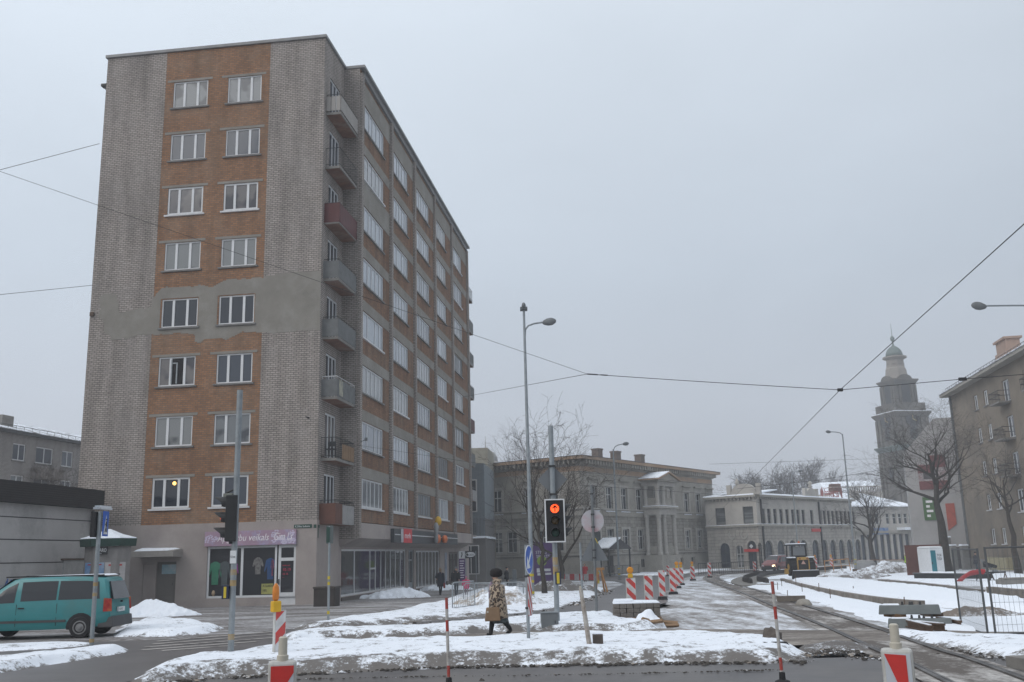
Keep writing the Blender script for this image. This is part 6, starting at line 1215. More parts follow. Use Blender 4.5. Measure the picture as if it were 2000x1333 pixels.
for k, (x0, x1, yt, yb, lm, lb) in enumerate([(1225, 1244, 1133, 1192, True, 'nearest striped beacon of the row, standing behind the paving blocks'), (1260, 1277, 1127.6, 1182, False, 'second striped beacon of the row, right of the nearest'), (1288, 1301, 1117.6, 1172, False, 'third striped beacon of the row, with a black foot'), (1309, 1322, 1113, 1162, False, 'fourth striped beacon at the bend of the row'), (1319, 1329, 1112, 1150, True, 'fifth striped beacon with a yellow lamp, overlapped by its neighbours'), (1327.5, 1336, 1111, 1144, True, 'sixth striped beacon with a yellow lamp at the end of the cluster'), (1349, 1358, 1108, 1135, True, 'lone striped beacon with lamp before the mansion porch'), (1383, 1390, 1101, 1129, False, 'striped beacon before the right corner of the mansion'), (1302, 1308, 1106, 1126, False, 'small far striped beacon at the foot of the porch')]):
    b = G((x0+x1)/2, yb); sc = b.y/1882; beacon(b, (x1-x0)*sc, (yb-yt)*sc, lb, foot=.14 if k else .05, lamp=lm, rz=.15, flip=False)
for k, (x, yt, yb, lb) in enumerate([(1475, 1096, 1116, 'small striped beacon left of the red van'), (1594, 1090, 1113, 'small striped beacon right of the loader'), (1625, 1089, 1110, 'small striped beacon behind the wooden barrier'), (1779, 1092, 1112, 'reddish beacon in the crowded far end of the site')]):
    b = G(x, yb+2); sc = b.y/1882; beacon(b, 7*sc, (yb-yt)*sc, lb, lamp=k in (1, 2), rz=.1)
# foreground beacons with carrying handles
def near_beacon(b, w, h, rz, label, tri):
    t = empty('plastic_beacon', b, rz, label, 'beacon'); q = MB(); q.box(-w/2, w/2, -.05, .05, .1, h); o = q.build('panel', m_wplast, t, bevel=.025)
    q = MB(); q.lathe([(.042, h-.01), (.042, h+.035), (.033, h+.04), (.032, h+.16), (.02, h+.17)], 16); q.build('handle', M('yellowed_plastic', (.46, .43, .36), .5, var=.1, scale=8), t, smooth='auto')
    q = MB(); z0 = .14; zt = h-.035
    q.prism([(-w/2+.02, z0), (w/2-.02, z0), (w/2-.02, zt), (-w/2+.02, zt)], ms, .051, .054); q.build('reflector', M('silver_reflector', (.46, .49, .53), .4, var=.06), o)
    q = MB()
    for k in range(3):
        zz = zt-.42*k; q.prism([(p[0], max(z0, zz+p[1])) for p in (((-w/2+.02, 0), (w/2-.02, -.0), (w/2-.02, -.0), (w/2-.02-.0, -.36)) if tri > 0 else ((-w/2+.02, 0), (w*.22, -.012), (w*.33, -.40), (w*.30, -.40)))][::1] if 0 else [(u, max(z0, zz+z)) for u, z in (((-w/2+.02, 0), (w/2-.02, 0), (w/2-.02, -.05), (-w/2+.025, -.30), (-w/2+.02, -.30)) if tri > 0 else ((-w/2+.02, 0), (w/2-.05, -.01), (w/2-.05, -.36), (w/2-.06, -.37)))], ms, .0545, .057)
    q.build('red_stripe', m_red, o); q = MB(); q.box(-.4, .4, -.2, .2, -.02, .1, taper=.04); q.build('rubber_foot', m_black, t); return t
d_ = ray(552, 1290); Y_ = 7.5; b_ = Vector((d_.x*Y_/d_.y, Y_, gz(Y_))); hn = P(552, 1290, Y_).z-b_.z; near_beacon(b_, .205, hn, math.radians(12), 'white plastic beacon with a red stripe cut off by the lower edge, left half', 1)
Y_ = 7.3; d_ = ray(1750, 1266); b_ = Vector((d_.x*Y_/d_.y, Y_, gz(Y_))); hn = P(1750, 1266, Y_).z-b_.z; near_beacon(b_, .215, hn, math.radians(-18), 'white plastic beacon with a red wedge at the lower right edge', -1)
b_ = G(544, 1294); sc = b_.y/1882; t = beacon(b_, .23, 94*sc, 'white edged beacon carrying a yellow warning lamp in the foreground snow', rz=math.radians(40), group=None, flip=True, thick=.09)
h_ = 94*sc; q = MB(); q.tube([(0, 0, h_), (0, 0, h_+.14)], .03, 8); q.build('handle', m_wplast, t); q = MB(); q.box(-.17, .0, -.07, .06, h_-.03, h_+.17); q.build('lamp_box', m_yellow, t, bevel=.02)
q = MB(); q.lathe([(.03, h_+.17), (.062, h_+.2), (.07, h_+.3), (.062, h_+.42), (.02, h_+.49)], 14, c=(-.09, 0), sy=.6); q.build('lamp_lens', M('orange_lens', (.60, .20, .03), .35, var=.15, scale=9), t, smooth=True)
# thin striped marker posts
def marker(px, top, label, r=.022, bandw=.3, mats=None):
    b = G(*px) if px[1] < 1400 else None; tp = P(*top, b.y); t = empty('marker_post', b, 0, label, 'marker post', 'red and white marker posts'); v = tp-b; n = 8
    for k in range(n):
        q = MB(); q.tube([v*(k/n), v*((k+1)/n)], r, 10); q.build('red_section' if k % 2 else 'white_section', M('worn_red_paint', (.36, .04, .03), .6, col2=(.2, .15, .13), thr=.58, scale=12) if (k % 4 in (1, 3) and k != 3) else M('worn_white_paint', (.45, .44, .42), .6, col2=(.2, .17, .15), thr=.6, scale=12), t, smooth='auto')
    q = MB(); q.lathe([(.11, -.02), (.1, .03), (.045, .05), (.04, .14), (.02, .15)], 12); q.build('foot', m_black, t, smooth='auto'); return t
marker((877, 1345), (872, 1168), 'thin red and white post on the road left of the woman'); marker((1529, 1335), (1508, 1136), 'leaning thin red and white post at the lower right')
b_ = G(1515, 1276); q = MB(); q.box(-.26, .26, -.12, .12, -.02, .07, taper=.06); tag(q.build('rubber_foot', m_black, loc=b_+Vector((0, 0, .12))), 'black rubber foot plate lying under the round stone', 'rubber foot')
b_ = G(1154, 1284); t = empty('leaning_post', b_+Vector((0, 0, .1)), 0, 'leaning dirty white post in a black rubber foot', 'marker post'); v = P(1134, 1150, b_.y+.1)-b_-Vector((0, 0, .1))
q = MB(); q.tube([Vector((0, 0, -.05)), v*.5, v], [.05, .047, .04], 6); q.build('post', M('grubby_white_post', (.42, .40, .37), .7, col2=(.2, .16, .13), thr=.55, scale=6), t); q = MB(); q.tube([v*.98, v*1.04], .022, 6); q.build('post_tip', M('yellowed_plastic'), t)
q = MB(); q.box(-.24, .36, -.16, .16, -.12, -.02, taper=.05); q.build('rubber_foot', m_black, t)
b_ = G(1169, 1281); q = MB(); q.box(-.09, .09, -.09, .09, 0, .26); o = q.build('paving_block', M('brown_block', (.085, .07, .06), .9, var=.25, scale=7), loc=b_+Vector((0, 0, .12)), bevel=.01); tag(o, 'single brown paving block standing on the rubber foot', 'block'); q = MB(); q.box(-.085, .085, -.085, .085, .26, .275); q.build('block_snow', m_snowcap, o)
# crowd barriers
def crowd_barrier(a, b, h, label):
    v = b-a; L = v.xy.length; t = empty('crowd_barrier', a, math.atan2(v.y, v.x), label, 'barrier', 'galvanised crowd barriers')
    q = MB(); q.tube([(0, 0, .12), (0, 0, h-.1), (.1, 0, h), (L-.1, 0, h), (L, 0, h-.1), (L, 0, .12)], .024, 8); q.tube([(0, 0, .14), (L, 0, .14)], .02, 6); q.build('barrier_frame', m_galv, t, smooth='auto')
    q = MB(); n = int(L/.14)
    for k in range(1, n): q.tube([(L*k/n, 0, .14), (L*k/n, 0, h)], .009, 4)
    q.build('bars', m_galv, t)
    for x in (.25, L-.25): q = MB(); q.tube([(x, -.35, 0), (x, 0, .16), (x, .35, 0)], .018, 6); q.build('foot', m_galv, t)
    return t
a = G(884, 1196); c = G(906, 1186); v = (c-a); c = a+Vector((.75, 1.6, 0)); c.z = gz(c.y); crowd_barrier(a, c, 1.05, 'crowd barrier standing end on beside the sandy snow pile')
a = G(906, 1188); c = a+Vector((2.4, -.1, 0)); crowd_barrier(a, c, .95, 'crowd barrier standing broadside behind the woman in the leopard coat')
# red and white board barrier and wooden trestle by the mansion
a = G(1096, 1139); c = G(1170, 1139); t = empty('board_barrier', a, math.atan2(c.y-a.y, c.x-a.x), 'low red and white barrier board across the pavement', 'barrier'); L = (c-a).length; q = MB(); q.box(0, L, -.03, .03, .25, .75); q.build('striped_board', Mstripe('red_white_blocks', (.5, .035, .03), (.55, .54, .53), 1.25, 89.0, 'XZ'), t)
mb_ = MATS['red_white_blocks']; mn = [n for n in mb_.node_tree.nodes if n.type == 'MATH' and n.operation == 'MULTIPLY_ADD'][0]; mn.inputs[1].default_value = 1.0; 
for l in list(mb_.node_tree.links):
    if l.to_node == mn and l.to_socket == mn.inputs[2]: mb_.node_tree.links.remove(l)
mn.inputs[2].default_value = 0
for x in (.1, L-.1): q = MB(); q.box(x-.05, x+.05, -.1, .1, -.1, .9); q.build('post', m_yel, t)
m_wood = M('new_sawn_wood', (.33, .20, .11), .8, var=.2, scale=4); m_wood2 = M('orange_timber', (.36, .19, .08), .8, var=.2)
b_ = G(1172, 1157); t = empty('wooden_trestle', b_, .3, 'small raw wood trestle at the end of the red and white board', 'trestle')
for (x, y) in ((-.35, -.3), (.35, -.3), (-.3, .3), (.4, .3)): q = MB(); q.tube([(x*.3, y*.1, 1.25), (x, y, -.05)], .05, 4); q.build('leg', m_wood2, t)
q = MB(); q.box(-.3, .3, -.06, .06, 1.2, 1.35); q.build('top_rail', m_wood2, t)
# wooden guard rail in the site
a, c = G(1612, 1119), G(1662, 1117); L = (c-a).length; t = empty('wooden_guard_rail', a, math.atan2(c.y-a.y, c.x-a.x), 'orange timber guard rail behind the loader', 'barrier')
for k in range(4): q = MB(); q.tube([(L*k/3, 0, -.1), (L*k/3-.15*(k > 1), 0, 1.25)], .055, 4); q.build('post', m_wood2, t)
q = MB(); q.tube([(0, 0, 1.15), (L*.95, 0, 1.3)], .055, 4); q.build('top_rail', m_wood2, t); q = MB(); q.tube([(0, .05, .6), (L, .05, .62)], .03, 4); q.build('lower_rail', m_wood2, t)
# dark railings by the far buildings
def railing(pa, pc, h, label, mat=None, step=.35, cat='railing', name='iron_railing'):
    a, c = G(*pa), G(*pc); v = c-a; L = v.xy.length; t = empty(name, a, math.atan2(v.y, v.x), label, cat); s = v.z/L
    q = MB()
    for z in (.2, h): q.tube([(0, 0, z), (L, 0, z+v.z)], .03, 4)
    n = int(L/step)
    for k in range(n+1): q.tube([(L*k/n, 0, -.05+s*L*k/n), (L*k/n, 0, h+s*L*k/n)], .016 if k % 6 else .035, 4)
    q.build('rails', mat or m_dark, t); return t
railing((1184, 1127), (1250, 1122), 1.1, 'dark iron railing at the foot of the mansion by its canopy'); railing((1405, 1122), (1482, 1118), 1.2, 'dark iron railing before the corner of the arcaded building'); railing((1365, 1124), (1405, 1122), 1.2, 'dark iron railing at the right corner of the mansion'); railing((885, 1134), (960, 1130), 1.0, 'dark railing with a snowy ledge by the annex', step=.6)
railing((1665, 1112), (1790, 1113), 1.0, 'far site railing with a plank rail before the hip roofed building', M('faded_orange_rail', (.28, .15, .09), .8), .9)
b_ = G(960, 1128); q = MB(); rr = random.Random(2)
for k in range(500): p = Vector((rr.uniform(-5, 4), rr.uniform(-.5, .5), rr.uniform(0, .9))); d = Vector((rr.gauss(0, 1), rr.gauss(0, 1), rr.gauss(.6, .6))).normalized()*.3; q.tube([p, p+d], .012, 3, caps=False)
tag(q.build('hedge', m_twig, loc=b_, fix=False), 'low dark leafless hedge at the foot of the annex', 'hedge')
# ------------------------------------------------------------------ overhead wires
m_wire = M('black_cable', (.02, .02, .022), .6)
def wire(pts, r, label, sag=.0, name='overhead_wire'):
    o = []; 
    for a, c in zip(pts, pts[1:]):
        for k in range(8): t = k/8; p = a.lerp(c, t); p = p-Vector((0, 0, sag*4*t*(1-t))); o.append(p)
    o.append(pts[-1]); q = MB(); q.tube(o, r, 5); return tag(q.build(name, m_wire, fix=False), label, 'wire', 'overhead tram wires')
N1, N2, N3, N4 = P(1147, 731, 40), P(1641, 762, 38), P(1880, 741, 36), P(2120, 722, 34)
wire([P(-160, 280, 34), N1], .009, 'thin span wire crossing the face of the tall block'); wire([P(903, 776, 80), N1], .012, 'thin span wire from the far end of the tall block to the wire joint')
t = wire([N1, N2], .014, 'thick black span wire between the two wire joints', .02); wire([N2, N3, N4], .014, 'black span wire running right over the flats')
q = MB(); q.tube([N1, N1.lerp(N2, .045)], [.03, .03], 6); q.tube([N1.lerp(N2, .055), N1.lerp(N2, .085)], .028, 6); q.build('insulator', m_wire).parent = t
q = MB(); q.box(-.1, .1, -.05, .05, -.06, .06); q.xform(TR(*N2)); q.build('wire_clamp', m_wire).parent = t
q = MB(); q.box(-.14, .14, -.05, .05, -.06, .06); q.xform(TR(*N3)); tag(q.build('wire_fitting', m_wire), 'small black fitting on the wire before the flats', 'fitting')
d_ = N2-P(2000, 440, 20); wire([N2+(P(2040, 402, 19)-N2)*1.9, N2, P(1480, 925, 82), P(1384, 1020, 130)], .013, 'contact wire sloping from the upper right to the far street')
wire([P(-60, 348, 42), P(194, 281, 49.3)], .014, 'short wire to the upper left edge of the tall block'); wire([P(-60, 582, 42), P(186, 557, 49.2)], .012, 'faint wire to the bracket on the left edge of the tall block')
wire([P(1385, 907, 110), P(1720, 896, 110)], .014, 'faint wire across the sky right of the mansion'); wire([P(1440, 955, 100), P(1600, 938, 100), P(1760, 912, 100)], .02, 'wire passing in front of the roof sign')
wire([P(1095, 918, 80), P(1400, 948, 90)], .014, 'upper faint wire across the mansion front'); wire([P(1130, 948, 80), P(1400, 966, 90), P(1500, 985, 95)], .014, 'lower faint wire across the mansion front'); wire([P(700, 870, 44), P(1130, 935, 60)], .008, 'thin wire from the lamp bracket on the tall block')
q = MB(); q.tube([Vector((0, 0, 0)), Vector((.35, -.1, .15))], .02, 5); q.box(.3, .44, -.16, -.02, .08, .24); o = q.build('floodlight', m_galv_dark, loc=P(702, 865, 51)); tag(o, 'small floodlight on a bracket at the corner of the street side', 'floodlight')
q = MB(); q.mbox(mF, 12.3, 12.5, 14.9, 15.1, .0, .12); q.build('wire_anchor', m_rust, tower)
# ------------------------------------------------------------------ vehicles
m_tyre = M('tyre', (.018, .018, .019), .85, var=.25, scale=8); m_cglass = Mglass('car_glass', (.018, .02, .024), rough=.05)
m_plastic = M('grey_bumper_plastic', (.06, .06, .062), .7, var=.15)
def loft(mb, rings, m=0, close=True):
    base = len(mb.v); n = len(rings[0])
    for r in rings: mb.v += [tuple(p) for p in r]
    for k in range(len(rings)-1):
        for j in range(n):
            i = base+k*n+j; q = base+k*n+(j+1) % n; mb.f.append((i, q, q+n, i+n)); mb.m.append(m)
    if close: mb.f.append(tuple(base+j for j in range(n))[::-1]); mb.m.append(m); mb.f.append(tuple(base+(len(rings)-1)*n+j for j in range(n))); mb.m.append(m)
def wheel(root, x, y, r, w=.2, rim=None, s=1):
    t = MB(); t.lathe([(r*.62, -w/2), (r*.93, -w/2), (r, -w*.35), (r, w*.35), (r*.93, w/2), (r*.62, w/2)], 28); t.xform(TR(x, y, r) @ Matrix.Rotation(math.pi/2, 4, 'X')); o = t.build('wheel', m_tyre, root, smooth='auto')
    t = MB(); t.lathe([(r*.63, -.02), (r*.63, .03), (r*.55, .035), (r*.5, .01), (r*.2, .025), (r*.16, .05), (.01, .055)], 24)
    t.xform(TR(x, y+s*w*.42, r) @ Matrix.Rotation(-s*math.pi/2, 4, 'X')); t.build('rim', rim or M('dull_wheel_rim', (.20, .20, .20), .5, .3, var=.3, scale=12), o, smooth='auto'); return o
def van(loc, rz, scale, paint, label, front=False, cat='van', name='delivery_van'):
    root = empty(name, loc, rz, label, cat); root.scale = (scale, )*3
    #      x sill  x belt x roof  w    wr   z0   zb    zr
    st = [(-2.33, -2.30, -2.12, .86, .70, .42, 1.10, 1.74), (-2.20, -2.22, -2.04, .92, .77, .36, 1.10, 1.81), (-1.6, -1.6, -1.5, .94, .80, .30, 1.10, 1.86), (-.4, -.4, -.4, .94, .80, .28, 1.09, 1.88), (.62, .62, .50, .94, .80, .28, 1.07, 1.86), (1.0, 1.25, .72, .94, .79, .28, 1.05, 1.81), (1.45, 1.72, 1.10, .93, .80, .28, 1.02, 1.56), (1.85, 2.02, 1.72, .92, .84, .30, .96, 1.10), (2.2, 2.26, 2.18, .86, .78, .32, .84, .92), (2.38, 2.38, 2.34, .74, .68, .38, .70, .74)]
    def ring(s):
        x0, xb, xr, w, wr, z0, zb, zr = s; zm = (z0+zb)/2
        h = [(x0, w-.05, z0), (x0, w+.005, z0+.12), ((x0+xb)/2, w+.02, zm), (xb, w, zb), ((xb+xr)/2, (w+wr)/2+.012, (zb+zr-.09)/2), (xr, wr, zr-.09), (xr, wr-.07, zr-.02), (xr, wr-.3, zr)]
        return [Vector(p) for p in h]+[Vector((p[0], -p[1], p[2])) for p in h[::-1]]
    rings = [ring(s) for s in st]; b = MB(); loft(b, rings); body = b.build('body', paint, root, smooth='auto')
    def side(xa, t, sgn, off=.006):     # point on the glazed side between belt (t=0) and roof edge (t=1)
        for s, e in zip(st, st[1:]):
            xs = s[1]+(s[2]-s[1])*t; xe = e[1]+(e[2]-e[1])*t
            if xs <= xa <= xe or e is st[-1]:
                k = (xa-xs)/(xe-xs) if xe > xs else 0; w = (s[3]+(e[3]-s[3])*k); wr = s[4]+(e[4]-s[4])*k; zb = s[6]+(e[6]-s[6])*k; zr = s[7]-.09+(e[7]-s[7])*k
                return Vector((xa, sgn*(w+(wr-w)*t+.024*t*(1-t)*2+off), zb+(zr-zb)*t))
    for sgn in (1, -1):
        for quad in (((-1.98, .1), (-.72, .1), (-.72, .92), (-1.9, .92)), ((-.66, .1), (.42, .1), (.42, .92), (-.66, .92)), ((.60, .06), (1.38, .06), (.98, .70), (.56, .92))):
            g = MB(); A = [quad[0], quad[1], quad[2], quad[3]]; n = 6
            for k in range(n):
                lo = lambda u: (A[0][0]+(A[1][0]-A[0][0])*u, A[0][1]+(A[1][1]-A[0][1])*u); hi = lambda u: (A[3][0]+(A[2][0]-A[3][0])*u, A[3][1]+(A[2][1]-A[3][1])*u)
                p, q_, r_, s_ = lo(k/n), lo((k+1)/n), hi((k+1)/n), hi(k/n); m1 = ((p[0]+s_[0])/2, (p[1]+s_[1])/2); m2 = ((q_[0]+r_[0])/2, (q_[1]+r_[1])/2)
                g.quad(side(*p, sgn), side(*q_, sgn), side(*m2, sgn), side(*m1, sgn)); g.quad(side(*m1, sgn), side(*m2, sgn), side(*r_, sgn), side(*s_, sgn))
            g.build('side_window', m_cglass, root)
        b = MB()
        for xv in (.52, -.70): b.hexa([(xv-.006, sgn*.962, .40), (xv+.006, sgn*.962, .40), (xv+.006, sgn*.94, .40), (xv-.006, sgn*.94, .40), (xv-.006, sgn*.952, 1.06), (xv+.006, sgn*.952, 1.06), (xv+.006, sgn*.93, 1.06), (xv-.006, sgn*.93, 1.06)])
        b.build('door_gap', m_black, root)
        b = MB(); b.box(-1.0, 1.0, sgn*.965-.008, sgn*.965+.008, .50, .57); b.build('rub_strip', m_plastic, root)
        b = MB(); b.box(.28, .46, sgn*.975-.012, sgn*.975+.012, .92, .96); b.build('door_handle', m_black, root)
        for x in (-1.45, 1.50):
            b = MB(); n = 18; 
            b.prism([(x+.43*math.cos(a), max(.27, .33+.43*math.sin(a))) for a in [math.pi*2*k/n for k in range(n)]], lambda u, z, d: (u, sgn*(.93+d), z), -.2, .040); b.build('wheel_arch', m_black, root)
            wheel(root, x, sgn*.90, .325, .2, s=sgn)
        b = MB(); b.box(1.25, 1.4, sgn*1.0-.1, sgn*1.0+.1, 1.06, 1.22, taper=.02); b.build('door_mirror', m_black, root, bevel=.02)
        # rear lamps and bumper corner
        b = MB(); b.hexa([(-2.36, sgn*.89, .78), (-2.12, sgn*.985, .78), (-2.1, sgn*.93, .78), (-2.3, sgn*.80, .78), (-2.33, sgn*.87, 1.16), (-2.12, sgn*.96, 1.18), (-2.1, sgn*.9, 1.18), (-2.28, sgn*.78, 1.16)]); b.build('tail_lamp', M('tail_lamp_red', (.32, .02, .015), .3, var=.4, scale=7, col2=(.4, .15, .03), thr=.6), root)
        b = MB(); b.box(-2.0, 1.0, sgn*.70-.015, sgn*.70+.015, 1.86, 1.90); b.build('roof_rail', m_black, root)
        b = MB(); b.hexa([(2.1, sgn*.60, .62), (2.37, sgn*.50, .62), (2.25, sgn*.84, .62), (2.0, sgn*.86, .62), (2.05, sgn*.60, .80), (2.33, sgn*.50, .78), (2.2, sgn*.82, .82), (2.0, sgn*.84, .82)]); b.xform(TR(.03, sgn*.03, .02)); b.build('headlight', Memit('headlight_on', (1, .82, .5), 3.0) if front and sgn > 0 else M('headlight_off', (.4, .42, .44), .2), root)
    b = MB(); b.box(-2.42, -1.95, -.93, .93, .30, .62, taper=.03); b.build('rear_bumper', m_plastic, root, bevel=.03)
    b = MB(); b.box(2.05, 2.45, -.88, .88, .26, .60, taper=.04); b.build('front_bumper', m_black if front else m_plastic, root, bevel=.04)
    b = MB(); b.hexa([(-2.335, -.74, 1.14), (-2.335, .74, 1.14), (-2.25, .70, 1.14), (-2.25, -.70, 1.14), (-2.165, -.62, 1.68), (-2.165, .62, 1.68), (-2.1, .6, 1.68), (-2.1, -.6, 1.68)]); b.xform(TR(-.012, 0, 0)); b.build('rear_window', m_cglass, root)
    b = MB(); b.box(-2.36, -2.30, -.28, .28, .74, .88); p_ = b.build('number_plate', m_white, root); text('HB-4052', .10, m_black, lambda u, z, d: (-2.362, -u, z), -.23, .78, 0, p_, xs=.9, ext=0)
    b = MB(); b.box(-2.37, -2.31, -.03, .03, 1.02, 1.08); b.build('tailgate_handle', m_black, root)
    # windscreen between the sloping stations
    b = MB(); w0 = [Vector((1.70, y, 1.04)) for y in (-.80, .80)]; w1 = [Vector((.78, y, 1.80)) for y in (.68, -.68)]; nn = Vector((.62, 0, .78))*.035
    b.poly([p+nn for p in w0+w1]); b.build('windscreen', m_cglass, root, fix=False)
    b = MB(); b.box(2.36, 2.41, -.4, .4, .62, .74); b.build('grille', m_black, root)
    b = MB(); b.hexa([(-2.0, -.6, 1.87), (.3, -.6, 1.87), (.3, .6, 1.87), (-2.0, .6, 1.87), (-1.9, -.5, 1.91), (.2, -.5, 1.9), (.2, .5, 1.9), (-1.9, .5, 1.91)]); b.build('roof_snow', m_snowcap, root)
    return root
ax = G(153, 1249); sc = .87; rzv = math.pi+math.radians(3); org = ax+Vector((math.cos(rzv)*1.45*sc-math.sin(rzv)*-.9*sc*0, math.sin(rzv)*1.45*sc, 0))+Vector((0, .78, 0)); org.z = gz(org.y)+.03
van(org, rzv, sc, M('teal_paint', (.025, .20, .21), .38, var=.08, scale=1.0, coat=.5, col2=(.05, .15, .15), thr=.66), 'teal passenger van parked at the left before the advert kiosk', name='passenger_van')
rb_ = G(1517, 1117); van(Vector((rb_.x, rb_.y, gz(rb_.y)+.02)), math.radians(-90-38), .93, M('dark_red_paint', (.15, .018, .018), .4, coat=.4), 'dark red van with a lit headlamp driving along the far street', True)
# wheel loader seen from behind
L0 = G(1567, 1132); t = empty('wheel_loader', L0, math.radians(4), 'yellow and black wheel loader standing on the snow, triangle on its back', 'loader')
m_yel_m = M('digger_yellow', (.48, .29, .07), .5, var=.12, col2=(.28, .2, .1), thr=.62); m_bl = M('digger_black', (.022, .022, .024), .6)
q = MB(); q.box(-.42, .42, -.5, 1.6, .75, 1.45, taper=.02); q.build('engine_cover', m_bl, t, bevel=.04)
q = MB(); q.box(-.40, .40, -.62, -.3, 1.42, 1.62); q.box(-.46, -.40, -.6, -.4, .7, 1.5); q.box(.40, .46, -.6, -.4, .7, 1.5); q.box(-.40, .40, -.66, -.35, .50, .72); q.build('yellow_bodywork', m_yel_m, t, bevel=.03)
q = MB(); q.prism([(-.17, 1.12), (.17, 1.12), (0, 1.40)], ms, .53, .55); q.build('warning_triangle', M('pale_orange_triangle', (.55, .33, .27), .5), t)
for s in (-1, 1):
    wheel(t, 0, 0, .01, .01); 
    o = [c for c in t.children if c.name.startswith('wheel')][-1]; 
    for c in list(o.children): bpy.data.objects.remove(c)
    bpy.data.objects.remove(o)
    q = MB(); r_ = .62; q.lathe([(r_*.55, -.22), (r_*.95, -.22), (r_, -.15), (r_, .15), (r_*.95, .22), (r_*.55, .22)], 26); 
    for k in range(18):
        a = k*math.pi/9; i0 = len(q.v); q.box(r_-.02, r_+.035, -.03, .03, -.2, .2); q.xform(Matrix.Rotation(a, 4, 'Z'), i0)
    q.xform(TR(s*.72, .1, r_+.3) @ Matrix.Rotation(math.pi/2, 4, 'Y')); w = q.build('wheel', m_tyre, t); q = MB(); q.lathe([(r_*.56, -.05), (r_*.5, .03), (.1, .06)], 18); q.xform(TR(s*.9, .1, r_+.3) @ Matrix.Rotation(s*math.pi/2, 4, 'Y')); q.build('rim', m_yel_m, w)
    q = MB(); q.box(s*.72-.28, s*.72+.28, -.35, .55, 1.52, 1.58); q.build('mudguard', m_bl, t); q = MB(); q.box(s*.72-.25, s*.72+.25, -.33, .3, 1.581, 1.66, taper=.03); q.build('mudguard_snow', m_snowcap, t)
    q = MB(); q.box(s*1.08-.1, s*1.08+.1, -.1, .5, .4, .8, taper=.03); q.build('yellow_stabiliser', m_yel_m, t, bevel=.03)
    q = MB(); q.lathe([(.07, -.02), (.07, .02)], 10); q.xform(TR(s*.28, -.635, 1.52) @ Matrix.Rotation(math.pi/2, 4, 'X')); q.build('tail_lamp', M('amber_dark', (.25, .08, .02), .3), t)
q = MB()
for x, y in ((-.55, .2), (.55, .2), (-.55, 1.4), (.55, 1.4)): q.tube([(x, y, 1.45), (x*.9, y, 2.5)], .05, 4)
q.box(-.6, .6, .18, .24, 1.4, 1.75); q.box(-.56, .56, .2, 1.4, 1.38, 1.46); cb = q.build('cab', m_bl, t)
q = MB(); q.box(-.48, .48, .21, .225, 1.75, 2.4); q.build('cab_glass', Mglass('pale_cab_glass', (.17, .18, .19)), cb)
q = MB(); q.box(-.68, .62, .05, 1.6, 2.48, 2.6, taper=.04); q.build('cab_roof', m_bl, t, bevel=.03); q = MB(); q.box(-.6, .55, .1, 1.5, 2.6, 2.65, taper=.05); q.build('roof_snow', m_snowcap, t)
q = MB(); q.lathe([(.07, 2.6), (.08, 2.72), (.05, 2.82)], 10, c=(.15, .5)); q.build('beacon_lamp', M('orange_beacon', (.5, .12, .04), .4), t)
q = MB(); q.hexa([(-1.0, -1.0, .02), (1.0, -1.0, .02), (1.0, -.55, .0), (-1.0, -.55, .0), (-1.0, -1.0, .60), (1.0, -1.0, .60), (1.0, -.75, .66), (-1.0, -.75, .66)]); q.build('rear_blade', M('black_blade', (.016, .016, .018), .7), t, bevel=.02); q = MB(); q.box(-.95, .95, -.98, -.8, .661, .70); q.build('blade_snow', m_snowcap, t)
# ------------------------------------------------------------------ kiosk, bins, stands
b_ = G(203, 1199); sc = b_.y/1882; t = empty('advert_kiosk', b_, math.radians(-14), 'hexagonal advert kiosk with a green snow topped roof and concert posters', 'kiosk'); z_ = lambda py: P(203, py, b_.y).z-b_.z
rk = 41*sc; q = MB(); q.lathe([(rk, -.1), (rk, z_(1066))], 6, a0=math.pi/6); q.build('kiosk_body', M('kiosk_grey', (.26, .245, .235), .8), t)
q = MB(); q.lathe([(rk*1.22, z_(1068)), (rk*1.25, z_(1054)), (rk*1.25, z_(1053))], 6, a0=math.pi/6); q.build('roof_fascia', m_green, t)
q = MB(); q.lathe([(rk*1.24, z_(1053)), (rk*1.2, z_(1051)), (rk*.6, z_(1044)), (rk*.18, z_(1036)), (.05, z_(1034))], 6, a0=math.pi/6); q.build('snowy_roof', m_snowcap, t)
ap = rk*math.cos(math.pi/6)
def kface(k, rot=None): 
    A_k = -math.pi/2+k*math.pi/3; Mk = RZ(A_k+math.pi/2); return lambda u, z, d: tuple(Mk @ Vector((u, -ap-d, z)))
k0 = kface(0); k1 = kface(1); km = kface(-1); zp0, zp1 = z_(1160), z_(1099)
q = MB(); q.mbox(k0, -rk*.5, rk*.5, zp0, zp1, .0, .012); po = q.build('blue_poster', M('pale_blue_poster', (.36, .46, .58), .5, col2=(.12, .25, .48), thr=.56, scale=1.8), t)
q = MB(); zf = z_(1121); q.tube([k0(.22*math.cos(a), zf+.3*math.sin(a), .02) for a in [j*.33-.5 for j in range(14)]], .012, 4); q.mbox(k0, -.1, .1, zf-.12, zf-.07, .013, .02); q.build('drawn_outline', m_dark, po)
q = MB(); q.mbox(k0, -.35, .35, z_(1104), z_(1102), .013, .02); q.build('red_line', m_red, po)
text('KIRKOROVS', .16, m_dark, k0, -.48, z_(1130), .016, po, xs=.9, ext=.002)
